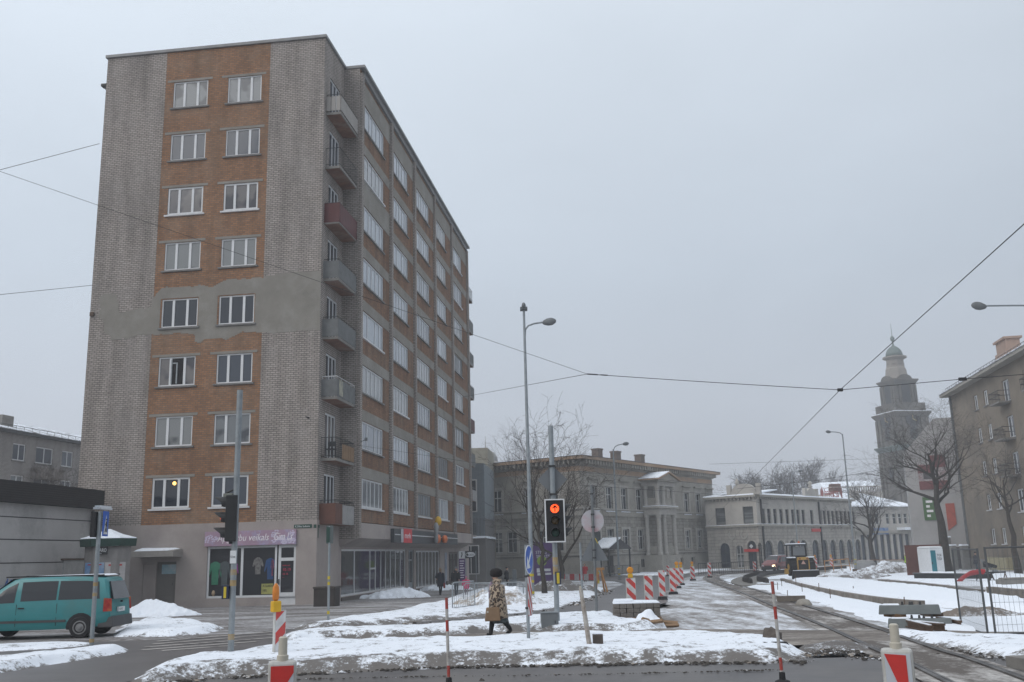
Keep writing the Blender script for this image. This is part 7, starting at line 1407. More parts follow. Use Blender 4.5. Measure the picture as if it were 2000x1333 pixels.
for f, nm in ((k1, 1), (km, -1)):
    q = MB(); q.mbox(f, -rk*.48, rk*.48, zp0, zp1, .0, .012); po = q.build('white_poster', M('white_poster', (.46, .44, .43), .6), t); q = MB(); q.prism([(-.18, zp0), (.22, zp0), (.2, z_(1124)), (.08, z_(1121)), (.1, z_(1114)), (-.02, z_(1113)), (-.03, z_(1121)), (-.15, z_(1125))], f, .013, .018); q.build('dark_figure', m_dark, po)
    q = MB(); q.mbox(f, -.3, .3, z_(1106), z_(1103), .013, .018); q.build('red_title', m_red, po)
q = MB(); q.mbox(k0, -.1, .62, z_(1084), z_(1068.5), .02, .06); sg = q.build('black_sign', m_dark, t); text('GEARO', .23, m_white, k0, .02, z_(1079), .065, sg, xs=.75); text('alus bārs', .08, m_white, k0, .12, z_(1083), .065, sg, xs=.8)
# advert stand in purple with pale panels
b_ = G(1063, 1141); sc = b_.y/1882; t = empty('advert_stand', b_, 0, 'tall purple advert stand behind the two bare trees', 'stand'); z_ = lambda py: P(1063, py, b_.y).z-b_.z; w_ = 21*sc
m_pur = M('purple_board', (.085, .035, .14), .5, var=.08)
q = MB(); q.prism([(-w_, -.1), (w_, -.1), (w_, z_(1078)), (w_*.8, z_(1062)), (-w_*.75, z_(1058)), (-w_, z_(1075))], ms, -.5, .5); q.build('board', m_pur, t)
q = MB(); q.prism([(-.15+.42*math.cos(j*.6283), z_(1096)+.42*math.sin(j*.6283)) for j in range(10)], ms, .502, .51); q.build('green_ball', M('lime_print', (.22, .33, .03), .5), t)
for (x0, x1, y0, y1) in ((-.6, -.2, 1118, 1110), (-.05, .55, 1116, 1111), (-.55, .0, 1124, 1119), (.1, .6, 1123, 1119), (-.1, .1, 1135, 1131)): q = MB(); q.mbox(ms, x0, x1, z_(y0), z_(y1), .502, .51); q.build('white_label', m_white, t)
text('STIPRS', .36, m_white, ms, -.65, z_(1082), .505, t, xs=.9); text('SPORTS', .36, m_white, ms, -.6, z_(1090), .505, t, xs=.9)
# pylon sign with an oval
b_ = G(903, 1150); sc = b_.y/1882; t = empty('pylon_sign', b_, 0, 'purple and white pylon sign with an oval side sign', 'sign'); z_ = lambda py: P(903, py, b_.y).z-b_.z
q = MB(); q.mbox(ms, -.22, .22, z_(1136), z_(1092), -.05, .05); q.build('purple_panel', m_pur, t); q = MB(); q.mbox(ms, -.22, .22, z_(1091), z_(1077), -.05, .05); wp = q.build('white_panel', m_white, t); q = MB(); q.tube([ms(-.05, z_(1089), .06), ms(.02, z_(1084), .06), ms(.0, z_(1079), .06)], .04, 5); q.build('logo', m_dark, wp)
for k in range(8): q = MB(); q.mbox(ms, -.16, .17-.04*(k % 3), z_(1097+k*4.6), z_(1095.4+k*4.6), .051, .056); q.build('print_line', m_ltr, t)
q = MB(); q.mbox(ms, .26, 1.02, z_(1091), z_(1077), -.06, .06); ov = q.build('dark_sign', m_dark, t); q = MB(); q.prism([(.64+.36*math.cos(j*.3142), z_(1084)+.19*math.sin(j*.3142)) for j in range(20)], ms, .061, .07); q.build('white_oval', m_white, ov); text('IOKAI', .22, m_dark, ms, .46, z_(1086.5), .072, ov, xs=.8); q = MB(); q.prism([(.40+.08*math.cos(j*.6283), z_(1084)+.1*math.sin(j*.6283)) for j in range(10)], ms, .072, .076); q.build('round_mark', m_dark, ov)
q = MB()
for x in (-.3, .24, .3, 1.05): q.tube([(x, 0, -.1), (x, 0, z_(1077))], .025, 5)
q.build('sign_post', m_galv, t)
b_ = G(1001, 1150); t = empty('litter_bin', b_, 0, 'grey litter bin beside the standing figure in black', 'bin'); q = MB(); q.box(-.3, .3, -.25, .25, 0, .55); q.box(.02, .3, -.05, .25, .55, 1.3); q.build('bin_body', m_galv_dark, t, bevel=.02); q = MB(); q.box(-.33, .33, -.28, .28, .55, .6); q.build('lid', m_galv, t)
# portable toilet with brown boards behind
b_ = G(1822, 1127); sc = b_.y/1882; t = empty('portable_toilet', b_, math.radians(20), 'white portable toilet with a teal door under the large linden', 'toilet'); z_ = lambda py: P(1822, py, b_.y).z-b_.z; w_ = .62; ht = z_(1067)
q = MB(); q.box(-w_, w_, -w_, w_, .05, ht*.93); q.build('cabin', m_white, t, bevel=.06); q = MB(); q.lathe([(w_*1.42, ht*.93), (w_*1.4, ht*.97), (w_*1.1, ht)], 4, a0=math.pi/4); q.build('cabin_roof', m_white, t, bevel=.05)
q = MB(); q.mbox(ms, -w_+.08, -w_+.52, .12, ht*.86, w_, w_+.02); dd = q.build('teal_door', M('teal_panel', (.02, .17, .21), .5), t); q = MB(); q.mbox(ms, -w_+.1, -w_+.16, .9, 1.05, w_+.021, w_+.05); q.build('door_lock', m_dark, dd)
text('TOI', .26, m_dark, ms, .0, ht*.66, w_+.01, t, xs=.95); text('TOI', .26, m_dark, ms, .0, ht*.54, w_+.01, t, xs=.95)
mside = lambda u, z, d: (-w_-d, -u, z); text('TOI TOI', .14, m_dark, lambda u, z, d: (-w_-.01-d, -z+ht*.55, 0+u), .95, 0, 0, t, xs=.8) if 0 else None
q = MB(); q.box(-w_-.05, w_+.05, -w_-.05, w_+.05, -.05, .05); q.build('base', m_galv_dark, t)
q = MB(); z0 = P(1822, 1064, b_.y+1.4).z-gz(b_.y+1.4); q.box(-1.25, 1.45, -.04, .04, -.1, z0); tag(q.build('brown_board_screen', M('brown_board', (.115, .05, .04), .8, var=.15), loc=Vector((b_.x, b_.y+1.4, gz(b_.y+1.4)))), 'brown board screen standing behind the portable toilet', 'screen')
# low dark trough, red hoses, trestles
a, c = G(1786, 1134), G(1915, 1135); L = (c-a).length; t = empty('dark_trough', a, math.atan2(c.y-a.y, c.x-a.x), 'long low dark trough in front of the portable toilet', 'trough'); q = MB(); q.box(0, L, 0, 1.0, -.1, .42); q.build('trough_side', m_dark, t, bevel=.02); q = MB(); q.box(-.05, L+.05, -.05, 1.05, .42, .47); q.build('trough_rim', m_galv_dark, t); q = MB(); q.box(L*.1, L*.8, .1, .9, .471, .53, taper=.05); q.build('trough_snow', m_snowcap, t)
b_ = G(1878, 1140); m_hose = M('red_hose', (.40, .02, .025), .45)
for k, (dy, hz_, lb) in enumerate(((0, .55, 'upper red plastic hose arching over the snow'), (.15, .38, 'lower red plastic hose arching over the snow'))):
    q = MB(); q.tube([(-.15, dy, .05), (.2, dy, .25+.2*hz_), (.6, dy, .3+.5*hz_), (1.1, dy, .38+.5*hz_), (1.35, dy, .35+.5*hz_)], .1, 10); tag(q.build('hose', m_hose, loc=b_, smooth=True), lb, 'hose', 'red hoses')
for k, x in enumerate((1925, 1952)):
    b_ = G(x, 1138); t = empty('black_trestle', b_, .2, ('left', 'right')[k]+' low black trestle behind the mesh fence', 'trestle', 'low black trestles')
    q = MB(); q.box(-.45, .45, -.05, .05, .5, .58); q.build('top_rail', m_black, t)
    for s in (-.42, .42): q = MB(); q.tube([(s, -.25, -.05), (s, 0, .5), (s, .25, -.05)], .035, 4); q.build('leg', m_rust if s > 0 else m_black, t)
b_ = G(1990, 1146); q = MB(); q.box(-.9, 1.2, -.4, .4, -.05, .35); q.box(-.8, 1.1, -.35, .35, .35, .42, taper=.03); tag(q.build('concrete_slab', m_conc, loc=b_, bevel=.03), 'snow dusted concrete slab behind the fence at the right edge', 'slab')
b_ = G(1690, 1113); q = MB(); q.lathe([(1.15, -.1), (1.15, .75), (1.0, .8), (.95, .95), (.3, 1.05)], 18); o = tag(q.build('concrete_ring', M('pale_concrete', (.30, .30, .30), .9), loc=b_, smooth='auto'), 'pale round concrete ring capped with snow left of the bare tree', 'ring')
a, c = G(1670, 1122), G(1705, 1120); L = (c-a).length; q = MB(); q.box(0, L, 0, .6, -.1, .45); tag(q.build('dark_box', m_rust, loc=a, bevel=.02), 'low rusty box beside the rubble pile', 'box')
for k, x in enumerate((1601, 1612)):
    b_ = G(x, 1131-k*0); q = MB(); q.box(-.25, .25, -.2, .2, -.05, .32, taper=.03); tag(q.build('black_block', m_black, loc=b_, rz=.3*k, bevel=.02), ('left', 'right')[k]+' small black block lying right of the loader', 'block', 'black blocks by the loader')
# small far things: worker, heaps of fencing
for k, (x, y0, y1, lb) in enumerate(((1519, 1138, 1156, 'nearest the rail end'), (1527, 1134, 1149, 'left of the raised strip corner'), (1538, 1153, 1165, 'in the snow before the raised strip'), (1555, 1122, 1147, 'at the corner of the raised strip, tallest'), (1567, 1139, 1160, 'in the snow right of the corner'), (1600, 1139, 1159, 'on the raised concrete edge behind the leaning post'), (1622, 1150, 1174, 'in the snow before the middle of the raised edge'), (1667, 1145, 1160, 'on the middle of the raised edge'), (1767, 1166, 1188, 'near the right end of the raised edge'))):
    b_ = G(x, y1); h_ = P(x, y0, b_.y).z-b_.z; q = MB(); q.tube([(0, 0, -.15), (.02, 0, h_)], .016, 5); tag(q.build('steel_stake', m_rust, loc=b_), 'thin steel stake '+lb, 'stake', 'steel survey stakes')
b_ = G(1519, 1179); q = MB(); q.box(0, 1.0, -.1, .12, .0, .2); o = tag(q.build('timber_beam', M('grey_timber', (.14, .12, .1), .9, var=.25, scale=6), loc=b_+Vector((.05, .2, .05)), rz=-.12, bevel=.01), 'grey timber beam lying behind the leaning thin post', 'beam')
b_ = G(1570, 1184); q = MB(); q.lathe([(.25, -.1), (.3, .05), (.2, .2), (.05, .24)], 10); tag(q.build('stone', M('pale_stone', (.27, .25, .22), .9, var=.2), loc=b_, smooth=True), 'pale flat stone in the snow behind the rails', 'stone')
# ------------------------------------------------------------------ paving blocks, sleepers, loose rails
b_ = G(1199, 1216); sc = b_.y/1882; W_ = 88*sc; H_ = 33*sc; t = empty('pallet', b_, math.radians(-3), 'weathered wooden pallet under the stack of paving blocks', 'pallet')
q = MB()
for y in (.0, .3, .6): q.box(0, W_, y, y+.1, .0, .09)
q.box(-.02, W_+.02, -.03, .75, .09, .12); q.build('slats', m_bal['wood'], t)
m_blk = M('grey_paving_block', (.15, .135, .12), .92, var=.25, scale=5, bump=.2); proto = None; rr = random.Random(4)
nb = 7; bw_ = W_/nb; bh_ = (H_-.12)/3
for lay in range(3):
    for i in range(nb):
        for r_ in range(2):
            if lay == 2 and i in (5, 6) and r_ == 0: pass
            if proto is None:
                q = MB(); q.box(.006, bw_-.006, 0, .33, .003, bh_-.003); proto = q.build('paving_block', m_blk, bevel=.012); o = proto
            else: o = proto.copy(); COL.objects.link(o)
            p = RZ(math.radians(-3)) @ Vector((i*bw_+rr.uniform(-.006, .006), r_*.345+rr.uniform(-.012, .012), .12+lay*bh_)); o.location = b_+p; o.rotation_euler = (0, 0, math.radians(-3)+rr.uniform(-.02, .02)); tag(o, 'grey concrete paving block in the stack on the pallet', 'paving block', 'paving blocks stacked on the pallet')
q = MB(); q.hexa([(0, 0, 0), (W_, 0, 0), (W_, .68, 0), (0, .68, 0), (.02, .03, .06), (W_-.03, .02, .05), (W_-.05, .64, .06), (.05, .62, .09)]); q.box(.02, W_*.45, .1, .6, .06, .12, taper=.03); o = q.build('stack_snow', m_snowcap, loc=b_+Vector((0, 0, H_)), rz=math.radians(-3), bevel=.02); tag(o, 'snow lying on top of the paving block stack', 'snow', kind='stuff')
b_ = G(1268, 1228); t = empty('plank_pile', b_, .05, 'pile of broken planks half under snow beside the paving blocks', 'planks')
for k, (x0, y0, x1, y1, z0, z1) in enumerate(((-.75, -.1, .75, .0, .05, .06), (-.4, .1, .3, -.3, .1, .2), (-.2, -.25, .3, .25, .25, .1), (.2, .2, .75, .1, .15, .1), (-.6, .3, .0, .1, .05, .3))): q = MB(); q.tube([(x0, y0, z0), (x1, y1, z1)], .05, 4); q.build('plank', m_bal['wood'], t)
o = snowfield('plank_snow', [Vector((b_.x+.45*math.cos(a), b_.y+.1+.3*math.sin(a))) for a in [k*.628 for k in range(10)]], .36, .3, m_snow_c, res=.04, rag=.12, ragf=3, lump=3, cone=.9); tag(o, 'snow caught on the broken planks', 'snow', kind='stuff')
m_sl = M('concrete_sleeper_grey', (.15, .165, .165), .85, var=.15, scale=3, bump=.15)
def sleeper(p, q_, wd, ht, label, zoff):
    v = q_-p; L = v.xy.length; t = empty('concrete_sleeper', p+Vector((0, 0, zoff)), math.atan2(v.y, v.x), label, 'sleeper', 'concrete sleepers'); b = MB(); b.hexa([(0, 0, 0), (L, 0, 0), (L, wd, 0), (0, wd, 0), (.03, .03, ht), (L-.03, .03, ht*1.05), (L-.03, wd-.03, ht*1.05), (.03, wd-.03, ht)]); b.build('sleeper_body', m_sl, t, bevel=.015)
    b = MB()
    for x in (.5, .66, L-.62, L-.45): b.box(L*x/1.0 if 0 else x, x+.06, .08, .2, ht, ht+.08, taper=.01)
    b.build('rail_clip', m_dark, t); b = MB(); b.box(.1, L*.35, .04, wd-.04, ht*1.02, ht*1.02+.03, taper=.02); b.build('sleeper_snow', m_snowcap, t); return t
a, c = G(1734, 1229), G(1863, 1229); sleeper(a, c, .26, .2, 'lower grey concrete sleeper lying on the ground', .02)
a2, c2 = a+Vector((-.12, .15, 0)), c+Vector((-.15, .2, 0)); sleeper(a2, c2, .26, .2, 'upper grey concrete sleeper resting on two timbers', .31)
for k, x in enumerate((.3, 1.15)): q = MB(); q.box(-.1, .16, -.05, .5, .0, .08); tag(q.build('timber_block', m_rust if k else M('rotten_wood', (.14, .08, .04), .9, var=.3), loc=a+Vector((x, .05, .24)), rz=.15, bevel=.01), ('left', 'right')[k]+' timber block between the two concrete sleepers', 'block')
def loose_rail(px0, px1, label, z=.05):
    a, c = G(*px0), G(*px1); v = c-a; L = v.xy.length; o = MB(); o.box(0, L, -.035, .035, .11, .15); o.box(0, L, -.01, .01, .02, .11); o.box(0, L, -.06, .06, 0, .02); r = o.build('loose_rail', m_rust, loc=a+Vector((0, 0, z)), rz=math.atan2(v.y, v.x)); q = MB(); q.box(.02, L*.95, -.03, .03, .151, .17); q.build('rail_snow', m_snowcap, r); return tag(r, label, 'rail', 'loose lengths of rail')
loose_rail((1762, 1226), (1822, 1240), 'rusty loose rail in front of the sleepers'); loose_rail((1832, 1222), (1878, 1230), 'loose rail right of the sleepers'); loose_rail((1790, 1232), (1846, 1237), 'short loose rail half under snow')
# ------------------------------------------------------------------ mesh fence
def fence_panel(a, c, h, label):
    v = c-a; L = v.xy.length; t = empty('mesh_fence_panel', a, math.atan2(v.y, v.x), label, 'fence', 'mesh fence panels'); q = MB()
    for x in (.03, L-.03): q.tube([(x, 0, .02), (x, 0, h)], .022, 6)
    for z in (.05, h-.02): q.tube([(.03, 0, z), (L-.03, 0, z)], .02, 6)
    q.build('panel_frame', M('dark_galvanised', (.10, .105, .11), .6, .3), t)
    q = MB(); rr = random.Random(int(L*100))
    n = int(L/.10)
    for k in range(1, n): x = L*k/n; d = rr.gauss(0, .006); q.tube([(x, 0, .05), (x+d, .01, h*.5), (x, 0, h-.02)], .0035, 3, caps=False)
    for k in range(1, 8): z = h*k/8; q.tube([(.03, 0, z), (L*.5, .008, z+rr.gauss(0, .012)), (L-.03, 0, z)], .0035, 3, caps=False)
    q.build('wire_mesh', m_galv_dark, t, fix=False); return t
pa, pb_ = G(1877.6, 1225), G(1937.5, 1244); hf = P(1910.5, 1069, pb_.y).z-pb_.z; fence_panel(pa, pb_+Vector((-.06, .02, 0)), hf, 'left wire mesh fence panel before the red hoses')
pc = pb_+Vector((3.4, .35, 0)); fence_panel(pb_+Vector((.05, 0, 0)), pc, hf, 'right wire mesh fence panel running out of view')
t = empty('fence_foot', G(1945, 1258), .05, 'concrete fence foot with a snow cap between the mesh panels', 'fence foot'); q = MB(); q.box(-.2, .2, -.1, .14, -.03, .13, taper=.04); q.build('foot_block', m_black, t, bevel=.01); q = MB(); q.box(-.17, .17, -.07, .1, .13, .17, taper=.03); q.build('foot_snow', m_snowcap, t)
# ------------------------------------------------------------------ people
m_skin = M('skin', (.42, .25, .18), .6, var=.05)
def skin_body(name, joints, edges, mats, parent, pick):
    """one continuous body grown round a skeleton; pick(point) gives the material slot"""
    me = bpy.data.meshes.new('sk'); me.from_pydata([j[0] for j in joints], edges, []); ob = bpy.data.objects.new('sk', me); COL.objects.link(ob)
    m = ob.modifiers.new('s', 'SKIN'); m.use_smooth_shade = True; m2 = ob.modifiers.new('d', 'SUBSURF'); m2.levels = 2; m2.render_levels = 2
    for k, j in enumerate(joints): v = me.skin_vertices[0].data[k]; r = j[1]; v.radius = r if isinstance(r, tuple) else (r, r)
    me.skin_vertices[0].data[0].use_root = True
    bpy.context.view_layer.update(); dg = bpy.context.evaluated_depsgraph_get(); nm = bpy.data.meshes.new_from_object(ob.evaluated_get(dg)); bpy.data.objects.remove(ob)
    nm.name = name; nm.materials.clear()
    for q in mats: nm.materials.append(q)
    for p in nm.polygons: p.material_index = pick(p.center); p.use_smooth = True
    o = bpy.data.objects.new(name, nm); COL.objects.link(o); o.parent = parent; return o
def person(loc, rz, H, label, legs, trousers, boots, coat, coatmat, hatmat=None, hair=None, leg=1.0, collar=0, arms=((-.02, .1), (.02, -.1)), sleeve=None, coat_len=.38, bulk=1.0, hat='knit', hood=False, group=None):
    """faces local +x. legs = (front foot x, back foot x) as parts of height, arms = hand (forward, ...) for left and right"""
    t = empty('person', loc, rz, label, 'person', group); s = H
    J = []; E = []
    def j(x, y, z, r): J.append((Vector((x*s, y*s, z*s)), (r[0]*s, r[1]*s) if isinstance(r, tuple) else r*s)); return len(J)-1
    pel = j(0, 0, .52, (.075*bulk, .06*bulk)); sp = j(0, 0, .64, (.075*bulk, .06*bulk)); ch = j(.005, 0, .76, (.085*bulk, .06*bulk)); nk = j(.015, 0, .845, .03); hb = j(.025, 0, .885, .042); hd = j(.03, 0, .94, .052); tp = j(.022, 0, .985, .036)
    E += [(pel, sp), (sp, ch), (ch, nk), (nk, hb), (hb, hd), (hd, tp)]
    for sd, fx in ((1, legs[0]), (-1, legs[1])):
        hp = j(.0, sd*.052, .49, .05*leg); bent = .05 if fx < 0 else .02
        kn = j(fx*.5+bent, sd*.05, .285, .034*leg); up = .035 if fx < -.08 else 0
        an = j(fx, sd*.048, .055+up, .024*leg); hl = j(fx-.005, sd*.048, .028+up, .022*leg); to = j(fx+.075, sd*.05, .018+(0 if up else 0), .017*leg)
        E += [(pel, hp), (hp, kn), (kn, an), (an, hl), (hl, to)]
    for sd, (hx, hz) in ((1, arms[0]), (-1, arms[1])):
        sh = j(.0, sd*.105, .81, .033); el = j(hx*.35-.03, sd*.14, .655, .025); wr = j(hx*.9, sd*.135, .535+hz, .016); pm = j(hx*1.0+.005, sd*.133, .505+hz, (.022, .012)); E += [(ch, sh), (sh, el), (el, wr), (wr, pm)]
        for k in range(4):
            f1 = j(hx+.012-.009*k+.008, sd*.13, .475+hz, .0062); f2 = j(hx+.016-.009*k+.008, sd*(.118), .45+hz+.004*abs(k-1), .0052); E += [(pm, f1), (f1, f2)]
        t1 = j(hx+.024, sd*.128, .49+hz, .0065); t2 = j(hx+.034, sd*.122, .468+hz, .0055); E += [(pm, t1), (t1, t2)]
    def pick(c):
        z = c.z/s; return 0 if z > .83 else 2 if z < .085 else 1 if z < .6 and abs(c.y/s) < .118 else 0
    body = skin_body('body', J, E, [m_skin, trousers, boots], t, pick)
    # face: nose, brow and lips
    q = MB(); q.hexa([Vector(p)*s for p in ((.078, -.012, .922), (.078, .012, .922), (.07, .012, .922), (.07, -.012, .922), (.079, -.006, .952), (.079, .006, .952), (.07, .006, .952), (.07, -.006, .952))]); q.xform(TR(.008*s, 0, 0)); q.build('nose', m_skin, t, smooth=True)
    q = MB()
    for y in (-.02, .02): q.box(.074*s, .081*s, (y-.008)*s, (y+.008)*s, .951*s, .957*s)
    q.build('eyes', m_dark, t); q = MB(); q.box(.066*s, .076*s, -.015*s, .015*s, .901*s, .906*s); q.build('mouth', M('lip', (.3, .1, .09), .6), t)
    # coat: stacked ovals, skirt flaring over the stride
    q = MB(); rings = []; z1 = .835; n = 20
    prof = [(coat_len, .10*bulk, .105*bulk, (legs[0]+legs[1])*.15), (coat_len+.06, .098*bulk, .106*bulk, (legs[0]+legs[1])*.12), (.56, .088*bulk, .108*bulk, 0), (.65, .078*bulk, .105*bulk, 0), (.74, .082*bulk, .116*bulk, .0), (.79, .074*bulk, .118, 0), (.822, .055, .088, .005), (.842, .042, .048, .012), (.858, .046, .048, .016)]
    if collar: prof[-2:] = [(.845, .075, .085, .0), (.89, .07, .078, -.004), (.90, .05, .06, -.004)]
    for z, rx, ry, dx in prof: rings.append([Vector(((dx+rx*math.cos(a))*s, ry*math.sin(a)*s, (z+(.006*math.sin(5*a+z*30) if z < .6 else 0))*s)) for a in [2*math.pi*k/n for k in range(n)]])
    loft(q, rings); co_ = q.build('coat', coatmat, t, smooth=True)
    for k, (sd, (hx, hz)) in enumerate(((1, arms[0]), (-1, arms[1]))):
        q = MB(); q.tube([Vector(p)*s for p in ((0, sd*.09, .822), (-.005, sd*.122, .79), (hx*.35-.03, sd*.146, .655), (hx*.85, sd*.138, .545+hz), (hx*.93, sd*.136, .525+hz))], [.03*s, .045*s*bulk, .04*s*bulk, .032*s*bulk, .03*s*bulk], 12); q.build('sleeve', sleeve or coatmat, t, smooth=True)
    if hat == 'fur': q = MB(); q.lathe([(.05*s, .925*s), (.086*s, .94*s), (.102*s, .975*s), (.096*s, 1.02*s), (.07*s, 1.055*s), (.01*s, 1.07*s)], 18, c=(.012*s, 0), sx=1.05); q.build('fur_hat', hatmat, t, smooth=True)
    elif hatmat: q = MB(); q.lathe([(.056*s, .945*s), (.06*s, .96*s), (.056*s, .985*s), (.035*s, 1.006*s), (.006*s, 1.012*s)], 16, c=(.02*s, 0)); q.build('knitted_hat', hatmat, t, smooth=True)
    if hair: q = MB(); q.lathe([(.035*s, .87*s), (.054*s, .89*s), (.06*s, .94*s), (.05*s, .985*s), (.02*s, 1.002*s)], 14, c=(.004*s, 0), sx=.9); q.build('hair', hair, t, smooth=True)
    if hood: q = MB(); q.lathe([(.03*s, .83*s), (.06*s, .85*s), (.05*s, .88*s), (.02*s, .885*s)], 12, c=(-.05*s, 0)); q.build('hood', coatmat, t, smooth=True)
    return t
def leopard():
    m, nt, b = _nodes('leopard_fur'); N = nt.nodes; L = nt.links; tc = N.new('ShaderNodeTexCoord'); nz = N.new('ShaderNodeTexNoise'); nz.inputs['Scale'].default_value = 7; L.new(tc.outputs['Object'], nz.inputs['Vector'])
    ml = N.new('ShaderNodeMixRGB'); ml.inputs[0].default_value = .12; L.new(tc.outputs['Object'], ml.inputs[1]); L.new(nz.outputs['Color'], ml.inputs[2])
    v = N.new('ShaderNodeTexVoronoi'); v.inputs['Scale'].default_value = 20; L.new(ml.outputs[0], v.inputs['Vector'])
    r = N.new('ShaderNodeValToRGB'); L.new(v.outputs['Distance'], r.inputs[0]); e = r.color_ramp.elements; e[0].position = .12; e[0].color = (.16, .09, .05, 1); e[1].position = .25; e[1].color = (.025, .016, .012, 1); k = r.color_ramp.elements.new(.5); k.color = (.03, .018, .013, 1); k = r.color_ramp.elements.new(.57); k.color = (.36, .28, .20, 1)
    L.new(r.outputs[0], b.inputs['Base Color']); b.inputs['Roughness'].default_value = .9; b.inputs['Sheen Weight'].default_value = .3; return m
m_boot = M('black_boot', (.015, .014, .014), .6); m_navy = M('dark_navy_cloth', (.02, .023, .034), .85, var=.2); m_blk = M('black_cloth', (.014, .014, .016), .9, var=.2)
b_ = G(973, 1244); Hw = (P(966, 1113, b_.y).z-b_.z-.01)/1.06
t = person(b_+Vector((0, 0, .03)), math.pi-.05, Hw, 'woman in a leopard print coat and black fur hat walking left along the path', (.115, -.20), m_blk, m_boot, None, leopard(), M('black_fur', (.010, .008, .008), .95, var=.4, scale=20), arms=((.03, .0), (.06, .02)), coat_len=.27, bulk=1.62, leg=1.55, hat='fur', collar=1)
q = MB(); n = 20; s = Hw; rings = [[Vector(((dx+rx*math.cos(a))*s, ry*math.sin(a)*s, z*s)) for a in [2*math.pi*k/n for k in range(n)]] for z, rx, ry, dx in ((.19, .155, .12, -.03), (.24, .155, .125, -.02), (.30, .14, .13, -.015))]; loft(q, rings); q.build('skirt', M('grey_checked_skirt', (.08, .095, .10), .9, var=.7, scale=14), t, smooth=True)
q = MB(); q.tube([Vector(p)*s for p in ((.09, -.03, .845), (.1, .02, .80), (.118, .03, .70), (.122, .03, .58))], [.02*s, .026*s, .024*s, .02*s], 8); q.build('scarf', M('mauve_scarf', (.22, .17, .22), .9), t, smooth=True)
# handbag carried in the left hand (towards the camera)
hb = empty('handbag', b_+Vector((-.10, -.27, .26*Hw)), .05, 'brown handbag carried by the woman in the leopard coat', 'bag'); q = MB(); q.hexa([(-.20, -.07, 0), (.17, -.07, 0), (.17, .07, 0), (-.20, .07, 0), (-.16, -.035, .31), (.15, -.035, .31), (.15, .035, .31), (-.16, .035, .31)]); q.build('bag_body', M('tan_leather', (.20, .125, .07), .6, var=.15, scale=5), hb, bevel=.025)
q = MB(); q.tube([(-.09, 0, .30), (-.06, 0, .42), (.04, 0, .42), (.07, 0, .30)], .009, 6); q.build('handle', M('tan_leather'), hb); q = MB(); q.box(-.15, -.11, -.055, -.045, .19, .23); q.build('clasp', M('pale_metal', (.5, .48, .42), .3, .6), hb)
def stand(px, top, rz, *a, **k): b = G(*px); H = P(*top, b.y).z-b.z; return b, H, person(b, rz, H, *a, **k)
m_brown_h = M('brown_hair', (.06, .035, .02), .8)
b1, H1, t1 = stand((860, 1164), (858, 1110), math.radians(70), 'woman in a long dark navy coat walking away along the shop windows', (.07, -.08), m_blk, m_boot, None, m_navy, None, M('fair_hair', (.18, .12, .07), .8), coat_len=.33, bulk=1.12)
q = MB(); q.box(-.05, .05, -.14, .14, 0, .3); o = q.build('red_bag', M('dark_red_bag', (.16, .015, .02), .6), loc=b1+Vector((.24, -.02, .42)), bevel=.02); tag(o, 'dark red bag carried by the woman in the navy coat', 'bag')
stand((891, 1166), (889, 1108), math.radians(65), 'man in a black jacket and grey hat holding the child by the hand', (.05, -.06), m_navy, m_boot, None, m_blk, M('grey_knit', (.16, .16, .17), .9), arms=((.02, .0), (-.02, .06)), coat_len=.47, bulk=1.15, hood=True)
stand((911, 1168), (909, 1126), math.radians(80), 'small child in a bright pink snowsuit beside the man in black', (.05, -.05), M('plum_trousers', (.09, .03, .045), .9), m_boot, None, M('bright_pink', (.48, .025, .12), .8), M('pink_knit', (.40, .2, .3), .9), arms=((.0, .02), (.1, .1)), coat_len=.42, bulk=1.35, hood=True)
stand((990, 1151), (990, 1108), math.radians(20), 'figure in black standing by the grey litter bin', (.04, -.05), m_blk, m_boot, None, m_blk, m_blk, coat_len=.45, bulk=1.15)
stand((1143, 1138), (1143, 1101), math.radians(-95), 'woman in a bright red coat behind the red and white board', (.05, -.06), M('red_trousers', (.16, .02, .025), .8), m_boot, None, M('bright_red_coat', (.36, .018, .025), .8), None, m_brown_h, coat_len=.32, bulk=1.05)
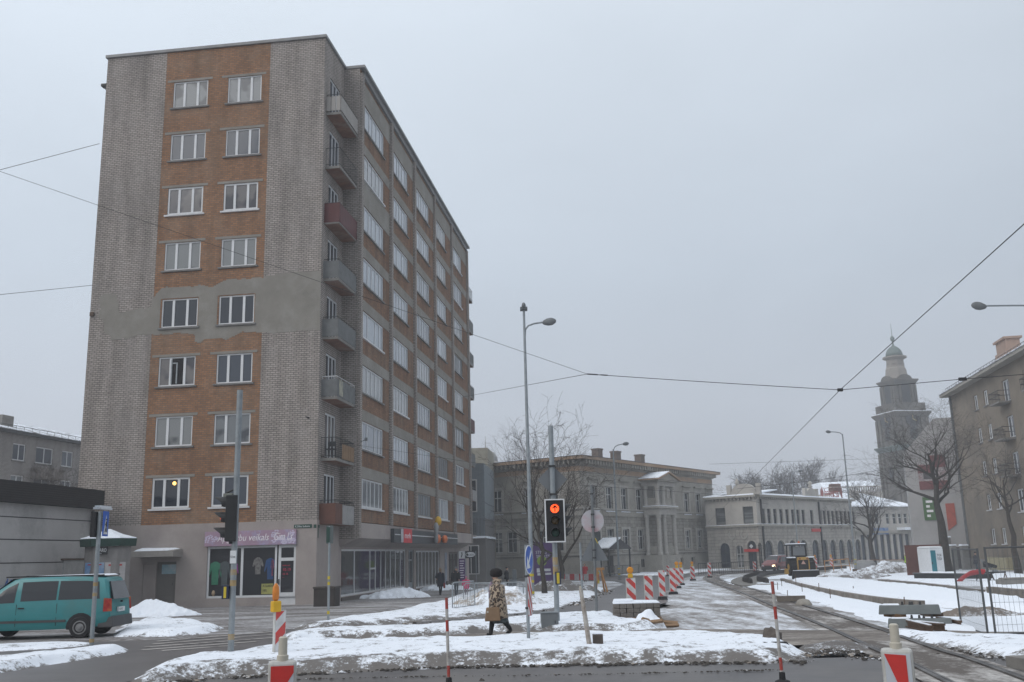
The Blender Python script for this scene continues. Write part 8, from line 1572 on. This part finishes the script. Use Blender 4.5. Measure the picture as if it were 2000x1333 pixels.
b_ = G(1772, 1117); person(b_, math.radians(100), 1.7, 'worker in a yellow vest at the far end of the site', (.03, -.03), m_navy, m_boot, None, M('hi_vis_yellow', (.38, .62, .06), .7), M('white_helmet', (.6, .6, .55), .5), sleeve=m_navy, coat_len=.5)
b_ = G(1909, 1122); H_ = P(1908, 1078, b_.y).z-b_.z; person(b_, math.radians(-10), H_, 'person in dark clothes pushing the pram behind the mesh fence', (.06, -.07), M('blue_jeans', (.035, .055, .08), .9), m_boot, None, m_navy, m_blk, arms=((.13, .06), (.13, .06)), coat_len=.45, bulk=1.1)
t = empty('pram', b_+Vector((.95, 0, 0)), math.radians(-10), 'black pram with small wheels behind the mesh fence', 'pram'); q = MB(); q.hexa([(-.35, -.25, .5), (.5, -.25, .42), (.5, .25, .42), (-.35, .25, .5), (-.35, -.25, .95), (.55, -.25, .62), (.55, .25, .62), (-.35, .25, .95)]); q.build('pram_seat', m_blk, t, bevel=.04); q = MB()
for y in (-.24, .24): q.tube([(-.5, y, 1.0), (-.25, y, .7), (.4, y, .2)], .015, 5); q.tube([(-.3, y, .2), (.3, y, .55)], .015, 5)
q.tube([(-.5, -.24, 1.0), (-.5, .24, 1.0)], .015, 5); q.build('pram_frame', m_galv, t)
for x in (-.3, .42):
    for y in (-.25, .25): q = MB(); q.lathe([(.1, -.02), (.16, -.02), (.16, .02), (.1, .02)], 16); q.xform(TR(x, y, .16) @ Matrix.Rotation(math.pi/2, 4, 'X')); q.build('wheel', m_galv, t)
# ------------------------------------------------------------------ winter haze
b = MB(); b.box(-330, 330, -70, 430, -2.2, 66); hz = b.build('haze', None)
mh = bpy.data.materials.new('haze'); mh.use_nodes = True; nt = mh.node_tree; nt.nodes.remove(nt.nodes['Principled BSDF'])
pv = nt.nodes.new('ShaderNodeVolumePrincipled'); pv.inputs['Color'].default_value = (.93, .96, 1, 1); pv.inputs['Density'].default_value = .0010; pv.inputs['Anisotropy'].default_value = 0
nt.links.new(pv.outputs[0], nt.nodes['Material Output'].inputs['Volume'])
hz.data.materials.clear(); hz.data.materials.append(mh); hz['kind'] = 'stuff'; tag(hz, 'pale winter haze filling the air over the square', 'haze')
